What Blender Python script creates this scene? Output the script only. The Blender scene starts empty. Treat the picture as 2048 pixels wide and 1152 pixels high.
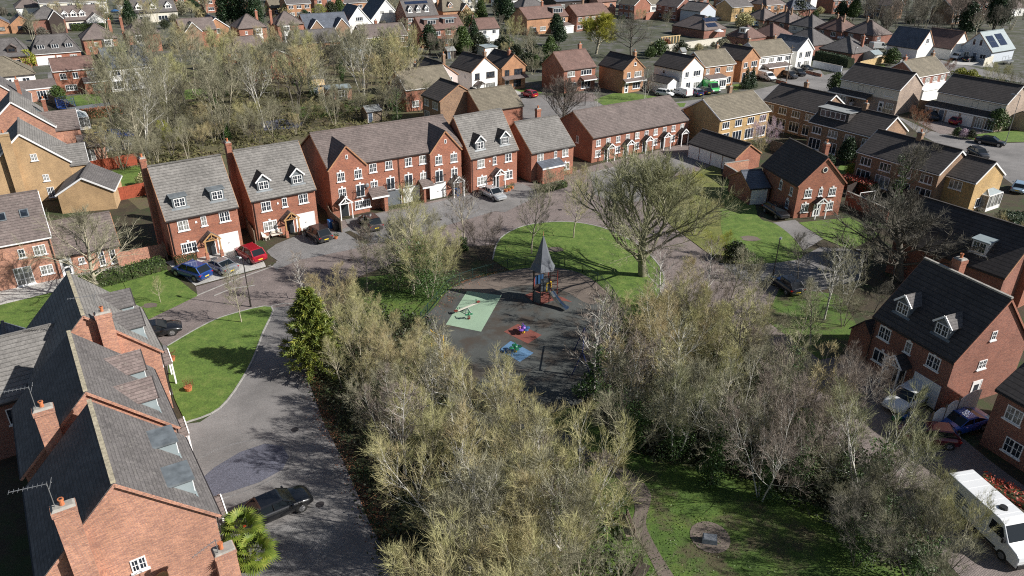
import bpy, math, random
import numpy as np
from mathutils import Vector, Matrix
from mathutils.geometry import tessellate_polygon
R = math.radians
S = bpy.context.scene
C = S.collection
# ---------------------------------------------------------------- camera
CAM_H, PITCH, ROLL, FPX = 35.14, 27.02, 0.488, 1472.6
cd = bpy.data.cameras.new('camera'); cam = bpy.data.objects.new('camera', cd); C.objects.link(cam)
cd.sensor_width = 36; cd.lens = FPX / 2048 * 36; cd.clip_end = 3000; cd.clip_start = 0.5
cam.matrix_world = Matrix.Translation((0, 0, CAM_H)) @ Matrix.Rotation(R(90 - PITCH), 4, 'X') @ Matrix.Rotation(R(ROLL), 4, 'Z')
S.camera = cam
# ---------------------------------------------------------------- sky, sun, exposure
SUN_EL, SUN_AZ = 34.0, -13.0            # azimuth: angle of the sun from +X, counter-clockwise
W = bpy.data.worlds.new('World'); S.world = W; W.use_nodes = True
nt = W.node_tree; nt.nodes.clear()
sky = nt.nodes.new('ShaderNodeTexSky'); sky.sky_type = 'NISHITA'; sky.sun_disc = False
sky.sun_elevation = R(SUN_EL); sky.sun_rotation = R(90 - SUN_AZ)
bg = nt.nodes.new('ShaderNodeBackground'); bg.inputs[1].default_value = 0.05
wo = nt.nodes.new('ShaderNodeOutputWorld'); nt.links.new(sky.outputs[0], bg.inputs[0]); nt.links.new(bg.outputs[0], wo.inputs[0])
sl = bpy.data.lights.new('sun', 'SUN'); sl.energy = 5.0; sl.angle = R(0.5); sl.color = (1, 0.965, 0.905)
so = bpy.data.objects.new('sun', sl); C.objects.link(so)
sd = Vector((math.cos(R(SUN_AZ)) * math.cos(R(SUN_EL)), math.sin(R(SUN_AZ)) * math.cos(R(SUN_EL)), math.sin(R(SUN_EL))))
so.rotation_euler = sd.to_track_quat('Z', 'Y').to_euler()
S.view_settings.view_transform = 'Standard'; S.view_settings.look = 'None'
S.view_settings.exposure = 0.42; S.view_settings.gamma = 1
S.render.resolution_x = 1024; S.render.resolution_y = 576
try:
    S.cycles.max_bounces = 5; S.cycles.filter_width = 1.1; S.cycles.use_denoising = False; S.cycles.transparent_max_bounces = 8
except Exception: pass

# ---------------------------------------------------------------- survey helper: a spot of the plan seen at pixel (u,v) of the 2048 px photo, at height z
_c, _s = math.cos(R(PITCH)), math.sin(R(PITCH)); _cr, _sr = math.cos(R(ROLL)), math.sin(R(ROLL))
def G(u, v, z=0.0):
    X = u - 1024; Y = v - 576
    X, Y = X * _cr + Y * _sr, -X * _sr + Y * _cr
    d = (X / FPX, _c - Y / FPX * _s, -_s - Y / FPX * _c)
    t = (z - CAM_H) / d[2]
    return (d[0] * t, d[1] * t)

# ---------------------------------------------------------------- tags
def tag(o, label=None, cat=None, group=None, kind=None):
    if label: o['label'] = label
    if cat: o['category'] = cat
    if group: o['group'] = group
    if kind: o['kind'] = kind
    return o
def empty(name, loc, rz=0.0, parent=None):
    o = bpy.data.objects.new(name, None); C.objects.link(o); o.empty_display_size = .3
    o.location = loc if len(loc) == 3 else (loc[0], loc[1], 0); o.rotation_euler = (0, 0, rz)
    if parent: o.parent = parent
    return o
def link(name, me, parent=None, loc=(0, 0, 0), rz=0.0, mat=None):
    o = bpy.data.objects.new(name, me); C.objects.link(o); o.location = loc; o.rotation_euler = (0, 0, rz)
    if parent: o.parent = parent
    if mat:
        if not me.materials: me.materials.append(mat)
        o.material_slots[0].link = 'OBJECT'; o.material_slots[0].material = mat
    return o
def copy_tree(o, parent=None):
    c = o.copy(); C.objects.link(c); c.parent = parent
    for ch in list(o.children): copy_tree(ch, c)
    return c

# ---------------------------------------------------------------- mesh builder, UVs in metres
class MB:
    def __init__(s): s.v = []; s.f = []; s.m = []
    def quad(s, *p, m=0):
        i = len(s.v); s.v += [tuple(q) for q in p]; s.f.append(tuple(range(i, i + len(p)))); s.m.append(m); return s
    def hexa(s, P, m=0):                       # 8 points: bottom 0-3 ccw, top 4-7
        i = len(s.v); s.v += [tuple(q) for q in P]
        for f in ((3, 2, 1, 0), (4, 5, 6, 7), (0, 1, 5, 4), (1, 2, 6, 5), (2, 3, 7, 6), (3, 0, 4, 7)):
            s.f.append(tuple(i + k for k in f)); s.m.append(m)
        return s
    def box(s, x0, y0, z0, x1, y1, z1, m=0, tx=0, ty=0):   # tx,ty: inset of the top
        return s.hexa([(x0, y0, z0), (x1, y0, z0), (x1, y1, z0), (x0, y1, z0), (x0 + tx, y0 + ty, z1), (x1 - tx, y0 + ty, z1), (x1 - tx, y1 - ty, z1), (x0 + tx, y1 - ty, z1)], m)
    def bar(s, a, b, w=.05, h=None, m=0):      # square bar between two points
        a = Vector(a); b = Vector(b); h = h or w; d = (b - a).normalized()
        u = d.cross(Vector((0, 0, 1)));
        if u.length < 1e-3: u = Vector((1, 0, 0))
        u.normalize(); n = u.cross(d).normalized(); u *= w / 2; n *= h / 2
        return s.hexa([a - u - n, a + u - n, a + u + n, a - u + n, b - u - n, b + u - n, b + u + n, b - u + n], m)
    def cyl(s, a, b, r0, r1=None, n=8, m=0, cap=True):
        a = Vector(a); b = Vector(b); r1 = r0 if r1 is None else r1; d = (b - a).normalized()
        u = d.cross(Vector((0, 0, 1)));
        if u.length < 1e-3: u = Vector((1, 0, 0))
        u.normalize(); n2 = d.cross(u); i = len(s.v)
        for k in range(n):
            t = 2 * math.pi * k / n; e = u * math.cos(t) + n2 * math.sin(t); s.v += [tuple(a + e * r0), tuple(b + e * r1)]
        for k in range(n):
            j = (k + 1) % n; s.f.append((i + 2 * k, i + 2 * j, i + 2 * j + 1, i + 2 * k + 1)); s.m.append(m)
        if cap:
            s.f.append(tuple(i + 2 * k + 1 for k in range(n))); s.m.append(m); s.f.append(tuple(i + 2 * k for k in reversed(range(n)))); s.m.append(m)
        return s
    def ball(s, c, r, sx=1, sy=1, sz=1, n=8, k=5, m=0):
        i = len(s.v)
        for a in range(k + 1):
            th = math.pi * a / k
            for b in range(n):
                ph = 2 * math.pi * b / n
                s.v.append((c[0] + r * sx * math.sin(th) * math.cos(ph), c[1] + r * sy * math.sin(th) * math.sin(ph), c[2] + r * sz * math.cos(th)))
        for a in range(k):
            for b in range(n):
                j = (b + 1) % n; s.f.append((i + a * n + b, i + (a + 1) * n + b, i + (a + 1) * n + j, i + a * n + j)); s.m.append(m)
        return s
    def mesh(s, name, mats, smooth=False):
        me = bpy.data.meshes.new(name); me.from_pydata(s.v, [], s.f); me.update()
        uv = me.uv_layers.new(name='UVMap'); co = me.vertices
        for p in me.polygons:
            n = p.normal; p.material_index = s.m[p.index]; p.use_smooth = smooth
            if abs(n.z) > .95: u = Vector((1, 0, 0)); w = Vector((0, 1, 0))
            else:
                u = Vector((-n.y, n.x, 0)).normalized(); w = n.cross(u)
            for li in p.loop_indices:
                c = co[me.loops[li].vertex_index].co; uv.data[li].uv = (c.dot(u), c.dot(w))
        for m in (mats if isinstance(mats, (list, tuple)) else [mats]): me.materials.append(m)
        return me
    def build(s, name, mats, parent=None, loc=(0, 0, 0), rz=0.0, smooth=False):
        return link(name, s.mesh(name, mats, smooth), parent, loc, rz)

# ---------------------------------------------------------------- materials
def newmat(name):
    m = bpy.data.materials.new(name); m.use_nodes = True; t = m.node_tree
    return m, t, t.nodes['Principled BSDF']
def nd(t, typ, **kw):
    n = t.nodes.new(typ)
    for k, v in kw.items():
        if k in n.inputs: n.inputs[k].default_value = v
        else: setattr(n, k, v)
    return n
def col(c): return (c[0], c[1], c[2], 1)
def ramp(t, fac, stops):
    r = t.nodes.new('ShaderNodeValToRGB'); e = r.color_ramp.elements
    while len(e) < len(stops): e.new(.5)
    for k, (p, c) in enumerate(stops): e[k].position = p; e[k].color = col(c)
    t.links.new(fac, r.inputs[0]); return r.outputs[0]
def mixc(t, fac, a, b, mode='MIX'):
    n = t.nodes.new('ShaderNodeMix'); n.data_type = 'RGBA'; n.blend_type = mode
    for i, x in ((0, fac), (6, a), (7, b)):
        if hasattr(x, 'links') or hasattr(x, 'is_output'): t.links.new(x, n.inputs[i])
        else: n.inputs[i].default_value = x if i == 0 else col(x)
    return n.outputs[2]
def noise(t, scale, detail=4, coord='Object', vec=None, rough=.6):
    tc = t.nodes.new('ShaderNodeTexCoord'); n = nd(t, 'ShaderNodeTexNoise'); n.inputs['Scale'].default_value = scale
    n.inputs['Detail'].default_value = detail; n.inputs['Roughness'].default_value = rough
    t.links.new(vec if vec else tc.outputs[coord], n.inputs['Vector']); return n.outputs['Fac']
def bump(t, b, h, dist=.02, st=1.0):
    n = nd(t, 'ShaderNodeBump'); n.inputs['Distance'].default_value = dist; n.inputs['Strength'].default_value = st
    t.links.new(h, n.inputs['Height']); t.links.new(n.outputs[0], b.inputs['Normal'])
def plain(name, c, rough=.6, metal=0.0, var=.12, sc=3.0, coat=0):
    m, t, b = newmat(name); b.inputs['Roughness'].default_value = rough; b.inputs['Metallic'].default_value = metal
    if coat: b.inputs['Coat Weight'].default_value = coat; b.inputs['Coat Roughness'].default_value = .06
    if var:
        f = noise(t, sc, 3); o = ramp(t, f, [(.3, [x * (1 - var) for x in c]), (.7, [min(1, x * (1 + var)) for x in c])]); t.links.new(o, b.inputs['Base Color'])
    else: b.inputs['Base Color'].default_value = col(c)
    m.diffuse_color = col(c); return m
def patterned(name, c1, c2, mortar, bw, bh, ms, big=.25, lichen=None, rough=.85, bd=.01, off=.5):
    m, t, b = newmat(name); b.inputs['Roughness'].default_value = rough
    tc = t.nodes.new('ShaderNodeTexCoord')
    br = nd(t, 'ShaderNodeTexBrick'); br.offset = off
    br.inputs['Scale'].default_value = 1; br.inputs['Brick Width'].default_value = bw; br.inputs['Row Height'].default_value = bh
    br.inputs['Mortar Size'].default_value = ms; br.inputs['Mortar Smooth'].default_value = .3; br.inputs['Bias'].default_value = -.1
    br.inputs['Color1'].default_value = col(c1); br.inputs['Color2'].default_value = col(c2); br.inputs['Mortar'].default_value = col(mortar)
    t.links.new(tc.outputs['UV'], br.inputs['Vector'])
    f = noise(t, .45, 5); g = ramp(t, f, [(.3, [1 - big] * 3), (.7, [1 + big * .6] * 3)])
    o = mixc(t, 1.0, br.outputs['Color'], g, 'MULTIPLY')
    f3 = noise(t, 9, 3); g3 = ramp(t, f3, [(.3, [.82] * 3), (.7, [1.15] * 3)]); o = mixc(t, 1.0, o, g3, 'MULTIPLY')
    if lichen:
        f2 = noise(t, 2.2, 8, rough=.75); k = ramp(t, f2, [(.56, (0, 0, 0)), (.7, (1, 1, 1))]); o = mixc(t, k, o, lichen)
    t.links.new(o, b.inputs['Base Color'])
    inv = nd(t, 'ShaderNodeMath', operation='SUBTRACT'); inv.inputs[0].default_value = 1; t.links.new(br.outputs['Fac'], inv.inputs[1])
    bump(t, b, inv.outputs[0], bd); m.diffuse_color = col(c1); return m
def brick(name, c, k=.2, mortar=(.36, .30, .25)):
    c1 = [x * (1 + k) for x in c]; c2 = [c[0] * (1 - k), c[1] * (1 - k * 1.1), c[2] * (1 - k * .6)]
    return patterned(name, c1, c2, mortar, .225, .075, .008)
def tiles(name, c, k=.13, lichen=None, rh=.32, dark=.5):
    m, t, b = newmat(name); b.inputs['Roughness'].default_value = .85; tc = t.nodes.new('ShaderNodeTexCoord')
    br = nd(t, 'ShaderNodeTexBrick'); br.offset = .5
    for q, v in (('Scale', 1), ('Brick Width', .3), ('Row Height', rh), ('Mortar Size', .006), ('Mortar Smooth', .2), ('Bias', 0)): br.inputs[q].default_value = v
    br.inputs['Color1'].default_value = col([x * (1 + k) for x in c]); br.inputs['Color2'].default_value = col([x * (1 - k) for x in c]); br.inputs['Mortar'].default_value = col([x * .7 for x in c])
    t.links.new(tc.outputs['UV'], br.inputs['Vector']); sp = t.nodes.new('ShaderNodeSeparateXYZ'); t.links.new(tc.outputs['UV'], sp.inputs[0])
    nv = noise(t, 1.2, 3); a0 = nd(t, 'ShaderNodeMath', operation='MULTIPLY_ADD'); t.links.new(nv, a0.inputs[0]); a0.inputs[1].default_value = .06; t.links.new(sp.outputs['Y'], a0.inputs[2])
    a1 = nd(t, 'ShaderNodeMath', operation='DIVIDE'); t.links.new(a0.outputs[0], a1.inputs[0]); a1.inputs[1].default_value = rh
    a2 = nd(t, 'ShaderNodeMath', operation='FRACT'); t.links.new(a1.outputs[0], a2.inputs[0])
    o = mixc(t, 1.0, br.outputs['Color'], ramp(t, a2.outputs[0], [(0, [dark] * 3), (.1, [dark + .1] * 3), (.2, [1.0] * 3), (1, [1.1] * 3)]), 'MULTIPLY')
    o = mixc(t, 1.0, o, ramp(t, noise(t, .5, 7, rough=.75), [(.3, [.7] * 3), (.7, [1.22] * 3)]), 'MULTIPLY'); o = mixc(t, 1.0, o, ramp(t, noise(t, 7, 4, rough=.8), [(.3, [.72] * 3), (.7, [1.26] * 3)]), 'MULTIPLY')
    if lichen: o = mixc(t, ramp(t, noise(t, 3.5, 9, rough=.8), [(.55, (0, 0, 0)), (.66, (.9, .9, .9))]), o, lichen)
    t.links.new(o, b.inputs['Base Color']); iv = nd(t, 'ShaderNodeMath', operation='SUBTRACT'); iv.inputs[0].default_value = 1; t.links.new(a2.outputs[0], iv.inputs[1]); bump(t, b, iv.outputs[0], .035, .8)
    m.diffuse_color = col(c); return m
M = dict(
    red=brick('red_brick', (.35, .125, .07)), red2=brick('red_brown_brick', (.27, .10, .065)), orange=brick('orange_brick', (.46, .225, .105)),
    near=brick('salmon_brick', (.48, .235, .15), .26, (.50, .38, .31)), buff=brick('buff_brick', (.50, .33, .17), .1, (.5, .38, .25)), tan=brick('tan_brown_brick', (.29, .175, .10), .28),
    yellow=brick('yellow_brick', (.56, .37, .15), .12), pale=brick('pale_mottled_brick', (.40, .31, .24), .2),
    white=plain('white_render', (.78, .77, .74), .8, var=.05), cream=plain('cream_render', (.68, .64, .55), .8, var=.06), pinkr=plain('pale_pink_render', (.62, .53, .50), .8, var=.06), blueg=plain('grey_blue_render', (.50, .54, .60), .8, var=.05),
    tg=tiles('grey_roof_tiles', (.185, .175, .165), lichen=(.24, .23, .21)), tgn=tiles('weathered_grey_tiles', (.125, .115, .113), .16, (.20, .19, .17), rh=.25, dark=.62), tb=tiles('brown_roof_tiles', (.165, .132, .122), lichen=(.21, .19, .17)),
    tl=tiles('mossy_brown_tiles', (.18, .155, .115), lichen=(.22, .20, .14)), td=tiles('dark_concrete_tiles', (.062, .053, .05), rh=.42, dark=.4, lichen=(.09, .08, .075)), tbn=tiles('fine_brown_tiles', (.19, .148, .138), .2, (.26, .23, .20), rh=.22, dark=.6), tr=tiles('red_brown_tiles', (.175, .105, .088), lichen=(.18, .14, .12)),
    slate=tiles('blue_grey_slates', (.11, .125, .155), rh=.3), lead=plain('grey_lead_sheet', (.15, .17, .185), .5, .0, .3, 1.5), leadl=plain('pale_grey_lead', (.27, .32, .335), .5, 0, .1, 1.5), felt=plain('grey_felt_roof', (.25, .26, .26), .9, var=.25, sc=.8),
    upvc=plain('white_frame_plastic', (.84, .84, .84), .35, var=0), stone=plain('pale_stone', (.66, .62, .54), .8), oak=plain('oak_timber', (.42, .24, .10), .7), dwood=plain('dark_stained_wood', (.05, .035, .03), .7),
    pot=plain('terracotta', (.50, .17, .07), .8), cap=plain('cement_cap', (.32, .30, .27), .9, var=.25), lich=plain('lichen_ridge_tile', (.38, .335, .24), .95, var=.35, sc=6), black=plain('black_plastic', (.02, .02, .022), .5, var=0), metal=plain('grey_metal', (.35, .36, .37), .4, .6),
    gutter=plain('dark_gutter', (.035, .03, .03), .5, var=0), whiteg=plain('white_painted_door', (.82, .82, .80), .45, var=.03), greyg=plain('dark_grey_garage_door', (.13, .145, .16), .5, var=.05),
    doord=plain('dark_door_paint', (.025, .03, .035), .4, var=0), doorb=plain('blue_grey_door_paint', (.09, .12, .17), .4, var=0), solar=plain('solar_panel', (.02, .03, .06), .12, var=.1, sc=5), curtain=plain('pale_net_curtain', (.55, .55, .50), .8, var=.2, sc=8),
    fredw=plain('red_stained_fence', (.30, .065, .03), .8, var=.25, sc=4), fwood=plain('grey_brown_fence', (.20, .155, .115), .85, var=.3, sc=4), fnew=plain('new_pale_timber', (.58, .42, .22), .8, var=.2, sc=4),
)
def glassmat(name, c=(.015, .02, .028), rough=.08):
    m, t, b = newmat(name); b.inputs['Roughness'].default_value = rough; b.inputs['IOR'].default_value = 1.5
    f = noise(t, 1.6, 1); o = ramp(t, f, [(.42, c), (.62, [x * 2.2 + .01 for x in c])]); t.links.new(o, b.inputs['Base Color']); return m
M['glass'] = glassmat('window_glass'); M['glassl'] = glassmat('curtained_glass', (.16, .16, .15), .15)
# ---------------------------------------------------------------- windows and doors (frames shared between houses)
_wc = {}
def win_mesh(w, h, nx, ny, key, dark):
    k = (round(w, 2), round(h, 2), nx, ny, key, dark)
    if k in _wc: return _wc[k]
    fr = MB(); a = .07
    fr.box(-w / 2, -.05, 0, -w / 2 + a, .02, h); fr.box(w / 2 - a, -.05, 0, w / 2, .02, h)
    fr.box(-w / 2 + a, -.05, 0, w / 2 - a, .02, a); fr.box(-w / 2 + a, -.05, h - a, w / 2 - a, .02, h)
    for i in range(1, nx):
        x = -w / 2 + w * i / nx; fr.box(x - .045, -.045, a, x + .045, .02, h - a)
    for j in range(1, ny):
        z = h * j / ny; fr.box(-w / 2 + a, -.04, z - .018, w / 2 - a, .018, z + .018)
    if ny > 1:
        for i in range(nx):
            x = -w / 2 + w * (i + .5) / nx; fr.box(x - .016, -.038, a, x + .016, .016, h - a)
    if key != 'n': fr.box(-w / 2 - .1, -.13, -.1, w / 2 + .1, .02, -.004)
    if key == 'k':
        fr.box(-.1, -.07, h + .06, .1, .02, h + .3, tx=-.04); fr.box(-w / 2, -.035, h + .003, w / 2, .02, h + .07)
    fm = fr.mesh('window', [M['upvc'] if not dark else M['dwood']])
    pm = MB().quad((-w / 2 + .03, -.022, .03), (w / 2 - .03, -.022, .03), (w / 2 - .03, -.022, h - .03), (-w / 2 + .03, -.022, h - .03)).mesh('pane', [M['glass']])
    _wc[k] = (fm, pm); return _wc[k]
def window(par, loc, rz, w, h, nx=2, ny=1, key='s', dark=False, name='window', rng=random):
    fm, pm = win_mesh(w, h, nx, ny, key, dark); o = link(name, fm, par, loc, rz)
    p = link('pane', pm, o)
    if rng.random() < .3:
        p.material_slots[0].link = 'OBJECT'; p.material_slots[0].material = M['glassl']
    return o
_dc = {}
def door(par, loc, rz, w=.95, h=2.05, mat='doord', glazed=False, frame=True):
    k = (w, h, mat, glazed)
    if k not in _dc:
        m = MB(); a = .07
        m.box(-w / 2 - a, -.05, 0, -w / 2, .02, h + a); m.box(w / 2, -.05, 0, w / 2 + a, .02, h + a); m.box(-w / 2, -.05, h, w / 2, .02, h + a)
        m.box(-w / 2 + .003, -.03, .02, w / 2 - .003, .015, h - .003, m=1); m.box(-w * .3, -.036, h * .55, w * .3, -.02, h * .85, m=2 if glazed else 1)
        m.box(-w * .3, -.036, h * .12, w * .3, -.02, h * .45, m=2 if glazed else 1)
        _dc[k] = (m.mesh('door', [M['upvc'], M[mat], M['glass']]), MB().box(w * .34, -.075, .98, w * .42, -.03, 1.1).mesh('handle', [M['metal']]))
    o = link('door', _dc[k][0], par, loc, rz); link('handle', _dc[k][1], o); return o
_gc = {}
def garage_door(par, loc, rz, w=2.3, h=2.1, mat='whiteg'):
    k = (w, h, mat)
    if k not in _gc:
        m = MB(); a = .08
        m.box(-w / 2 - a, -.05, 0, -w / 2, .02, h + a); m.box(w / 2, -.05, 0, w / 2 + a, .02, h + a); m.box(-w / 2, -.05, h, w / 2, .02, h + a)
        n = 5
        for i in range(n):
            z0 = .02 + (h - .03) * i / n; z1 = .02 + (h - .03) * (i + 1) / n - .02; m.box(-w / 2 + .003, -.03, z0, w / 2 - .003, .012, z1, m=1)
        m.box(-w / 2 + .003, -.02, .01, w / 2 - .003, .01, h - .01, m=1); m.box(-.08, -.06, h * .45, .08, -.03, h * .5, m=2)
        _gc[k] = m.mesh('garage_door', [M['upvc'], M[mat], M['metal']])
    return link('garage_door', _gc[k], par, loc, rz)

def face_at(face, s, z, w, d):
    return {'F': ((s, 0, z), 0), 'R': ((w, s, z), math.pi / 2), 'B': ((w - s, d, z), math.pi), 'L': ((0, d - s, z), -math.pi / 2)}[face]

def roof_mesh(w, d, eh, rise, ov=.25, gov=.12, typ='gable', y0=0):
    """gable or hip roof over the box w x d, ridge along x"""
    k = rise / (d / 2); m = MB(); t = .16; e = ov
    z0 = eh - k * e
    if typ == 'gable':
        x0, x1 = -gov, w + gov; zr = eh + rise; yr = d / 2
        for (ya, yb) in ((-e, yr), (d + e, yr)):
            P = [(x0, ya, z0), (x1, ya, z0), (x1, yb, zr), (x0, yb, zr)]
            if ya > yb: P = [P[1], P[0], P[3], P[2]]
            Q = [(p[0], p[1], p[2] + t) for p in P]; m.hexa(P + Q)
    else:
        hx = min(w / 2, d / 2) if typ == 'hip' else d / 4
        if typ == 'pyr': hx = w / 2
        A = [(-e, -e, z0 + t), (w + e, -e, z0 + t), (w + e, d + e, z0 + t), (-e, d + e, z0 + t)]
        r0 = (hx, d / 2, eh + rise + t); r1 = (w - hx, d / 2, eh + rise + t)
        if typ == 'hipR': r0 = (-gov, d / 2, eh + rise + t)
        if abs(r0[0] - r1[0]) < .02:
            m.quad(A[0], A[1], r0).quad(A[1], A[2], r0).quad(A[2], A[3], r0).quad(A[3], A[0], r0)
        else:
            m.quad(A[0], A[1], r1, r0).quad(A[1], A[2], r1).quad(A[2], A[3], r0, r1).quad(A[3], A[0], r0)
        B = [(p[0], p[1], p[2] - t) for p in A]
        for i in range(4): j = (i + 1) % 4; m.quad(B[i], B[j], A[j], A[i])
        m.quad(*B[::-1])
    return m
def ridge_mesh(w, d, eh, rise, gov, typ, ov=.25):
    m = MB(); t = .16; r = .11
    def seg(a, b):
        m.bar((a[0], a[1], a[2] + .03), (b[0], b[1], b[2] + .03), .24, .14)
    zr = eh + rise + t; k = rise / (d / 2); ze = eh - k * ov + t
    if typ == 'gable': seg((-gov, d / 2, zr), (w + gov, d / 2, zr))
    else:
        hx = w / 2 if typ == 'pyr' else min(w / 2, d / 2) if typ == 'hip' else d / 4
        a, b = (hx, d / 2, zr), (w - hx, d / 2, zr)
        if (b[0] - a[0]) > .1: seg(a, b)
        for (x, y, q) in ((-ov, -ov, a), (w + ov, -ov, b), (w + ov, d + ov, b), (-ov, d + ov, a)): seg((x, y, ze), q)
    return m

def chimney(par, x, y, z0, z1, a=.7, b=.55, mat='red', pots=1, capz=.12):
    m = MB(); m.box(x - a / 2, y - b / 2, z0, x + a / 2, y + b / 2, z1 - .3)
    m.box(x - a / 2 - .05, y - b / 2 - .05, z1 - .3, x + a / 2 + .05, y + b / 2 + .05, z1); m.box(x - a / 2 - .02, y - b / 2 - .02, z1 + .002, x + a / 2 + .02, y + b / 2 + .02, z1 + capz, m=1, tx=.1, ty=.1)
    o = m.build('chimney', [M[mat], M['cap']], par)
    for i in range(pots):
        px = x + (i - (pots - 1) / 2) * .35
        p = MB(); p.cyl((px, y, z1 + capz - .01), (px, y, z1 + capz + .3), .12, .1, 10); p.cyl((px, y, z1 + capz + .28), (px, y, z1 + capz + .36), .14, .14, 10)
        p.cyl((px, y, z1 + capz + .361), (px, y, z1 + capz + .363), .08, .08, 8, m=1); p.build('chimney_pot', [M['pot'], M['black']], o)
    return o

def dormer(par, x, eh, k, y0, wd=1.5, hd=1.15, typ='gable', rg=.7, rmat='td', wmat='lead', wwin=1.1, hwin=.95, ny=1, side='F', w=0, d=0, nx=2, dark=False, bb='upvc'):
    """dormer on the front slope (z = eh + k*y); side 'B' puts it on the back slope"""
    zb = eh + k * y0 + .12; z1 = zb + hd; y1 = (z1 - eh) / k - .05; m = MB(); h = wd / 2
    fl = y0 - .015
    m.quad((x - h, fl, zb - .35), (x + h, fl, zb - .35), (x + h, fl, z1), (x - h, fl, z1))
    m.quad((x - h, fl, zb - .35), (x - h, fl, z1), (x - h, y1, z1)).quad((x + h, fl, z1), (x + h, fl, zb - .35), (x + h, y1, z1))
    m.quad((x - h - .2, y0 - .35, zb - .06 - k * .35 + .02), (x + h + .2, y0 - .35, zb - .06 - k * .35 + .02), (x + h + .2, y0 - .02, zb + .06), (x - h - .2, y0 - .02, zb + .06))
    if typ == 'gable':
        z2 = z1 + rg; y2 = (z2 - eh) / k - .05
        m.quad((x - h, fl, z1), (x + h, fl, z1), (x, fl, z2 - .02))
    o = m.build('dormer', [M[wmat]], par)
    r = MB(); e = .18; f = .15
    if typ == 'gable':
        s = rg / h
        for sg in (-1, 1):
            P = [(x + sg * (h + e), y0 - f, z1 - s * e), (x, y0 - f, z2), (x, y2, z2), (x + sg * (h + e), y1 - (s * e) / k, z1 - s * e)]
            Q = [(p[0], p[1], p[2] + .1) for p in P]
            if sg > 0: P, Q = [P[0], P[3], P[2], P[1]], [Q[0], Q[3], Q[2], Q[1]]
            r.hexa(P + Q)
        b = MB()
        for sg in (-1, 1): b.bar((x + sg * (h + e), y0 - f - .03, z1 - s * e + .02), (x, y0 - f - .03, z2 + .02), .06, .16)
        b.build('bargeboard', [M[bb] if not dark else M['dwood']], o)
    elif typ == 'hip':
        z2 = z1 + rg; y2 = (z2 - eh) / k - .05; ym = y0 + h * .8
        A = (x - h - e, y0 - f, z1 - .02); B = (x + h + e, y0 - f, z1 - .02); D = (x - h - e, y1, z1 - .02); E_ = (x + h + e, y1, z1 - .02); r1 = (x, ym, z2); r2 = (x, max(y2, ym + .1), z2)
        r.quad(A, B, r1).quad(B, E_, r2, r1).quad(D, A, r1, r2).quad(A, D, E_, B)
    else:
        zz = z1 + .02 + rg
        r.hexa([(x - h - e, y0 - f, z1 - .01), (x + h + e, y0 - f, z1 - .01), (x + h + e, y1 + rg / k, z1 + rg * .2), (x - h - e, y1 + rg / k, z1 + rg * .2), (x - h - e, y0 - f, z1 + .09), (x + h + e, y0 - f, z1 + .09), (x + h + e, y1 + rg / k, z1 + .1 + rg * .6), (x - h - e, y1 + rg / k, z1 + .1 + rg * .6)])
    r.build('dormer_roof', [M[rmat]], o)
    fm, pm = win_mesh(wwin, hwin, nx, ny, 'n', dark); zw = zb + (hd - hwin) / 2 + .02
    link('window_frame', fm, o, (x, y0 - .02, zw)); link('pane', pm, o, (x, y0 - .02, zw))
    if side == 'B':
        o.location = (w, d, 0); o.rotation_euler = (0, 0, math.pi)
    return o

def porch(par, x, w=1.9, pr=1.1, zh=2.25, rise=.75, posts='upvc', roof='td', brickbase=False, face='F', HW=0, HD=0):
    m = MB(); h = w / 2
    for sg in (-1, 1): m.bar((x + sg * (h + .1), -pr - .03, zh), (x, -pr - .03, zh + rise + .09), .07, .15)
    m.bar((x - h, -pr, zh + .03), (x + h, -pr, zh + .03), .1, .1); m.bar((x, -pr, zh), (x, -pr, zh + rise), .08)
    m.bar((x - h * .5, -pr, zh), (x, -pr, zh + rise * .5), .06); m.bar((x + h * .5, -pr, zh), (x, -pr, zh + rise * .5), .06)
    o = m.build('porch', [M[posts]], par)
    r = MB()
    for sg in (-1, 1):
        P = [(x + sg * (h + .15), -pr, zh - .1), (x, -pr, zh + rise), (x, -.004, zh + rise), (x + sg * (h + .15), -.004, zh - .1)]; Q = [(p[0], p[1], p[2] + .1) for p in P]
        if sg > 0: P, Q = [P[0], P[3], P[2], P[1]], [Q[0], Q[3], Q[2], Q[1]]
        r.hexa(P + Q)
    r.build('porch_roof', [M[roof]], o)
    for sg in (-1, 1):
        p = MB(); xx = x + sg * (h - .08)
        if brickbase: p.box(xx - .17, -pr - .12, 0, xx + .17, -pr + .22, .85, m=1); p.box(xx - .08, -pr - .05, .85, xx + .08, -pr + .11, zh)
        else: p.box(xx - .06, -pr - .03, 0, xx + .06, -pr + .09, zh)
        p.build('post', [M[posts], M['red']], o)
    return o
def leanto(par, x0, x1, pr, zt, zb, roof='tb', wall=None, wh=None, name='lean_to_roof', fascia=True, wall_x=None):
    """mono-pitch roof along the front, with walls below if wall is given"""
    m = MB(); t = .12
    P = [(x0 - .1, -pr - .1, zb), (x1 + .1, -pr - .1, zb), (x1 + .1, -.01, zt), (x0 - .1, -.01, zt)]
    m.hexa(P + [(p[0], p[1], p[2] + t) for p in P]); o = m.build(name, [M[roof]], par)
    if fascia: MB().box(x0 - .1, -pr - .14, zb - .12, x1 + .1, -pr - .102, zb + .1).build('fascia', [M['upvc']], o)
    if wall:
        a, b = wall_x or (x0, x1)
        g = MB(); g.box(a, -pr, 0, b, -.012, zb + .02)
        g.quad((a, -pr, zb), (a, -.012, zt - .02), (a, -.012, zb)).quad((b, -pr, zb), (b, -.012, zb), (b, -.012, zt - .02))
        g.build('lean_to_wall', [M[wall]], o)
    return o

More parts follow.
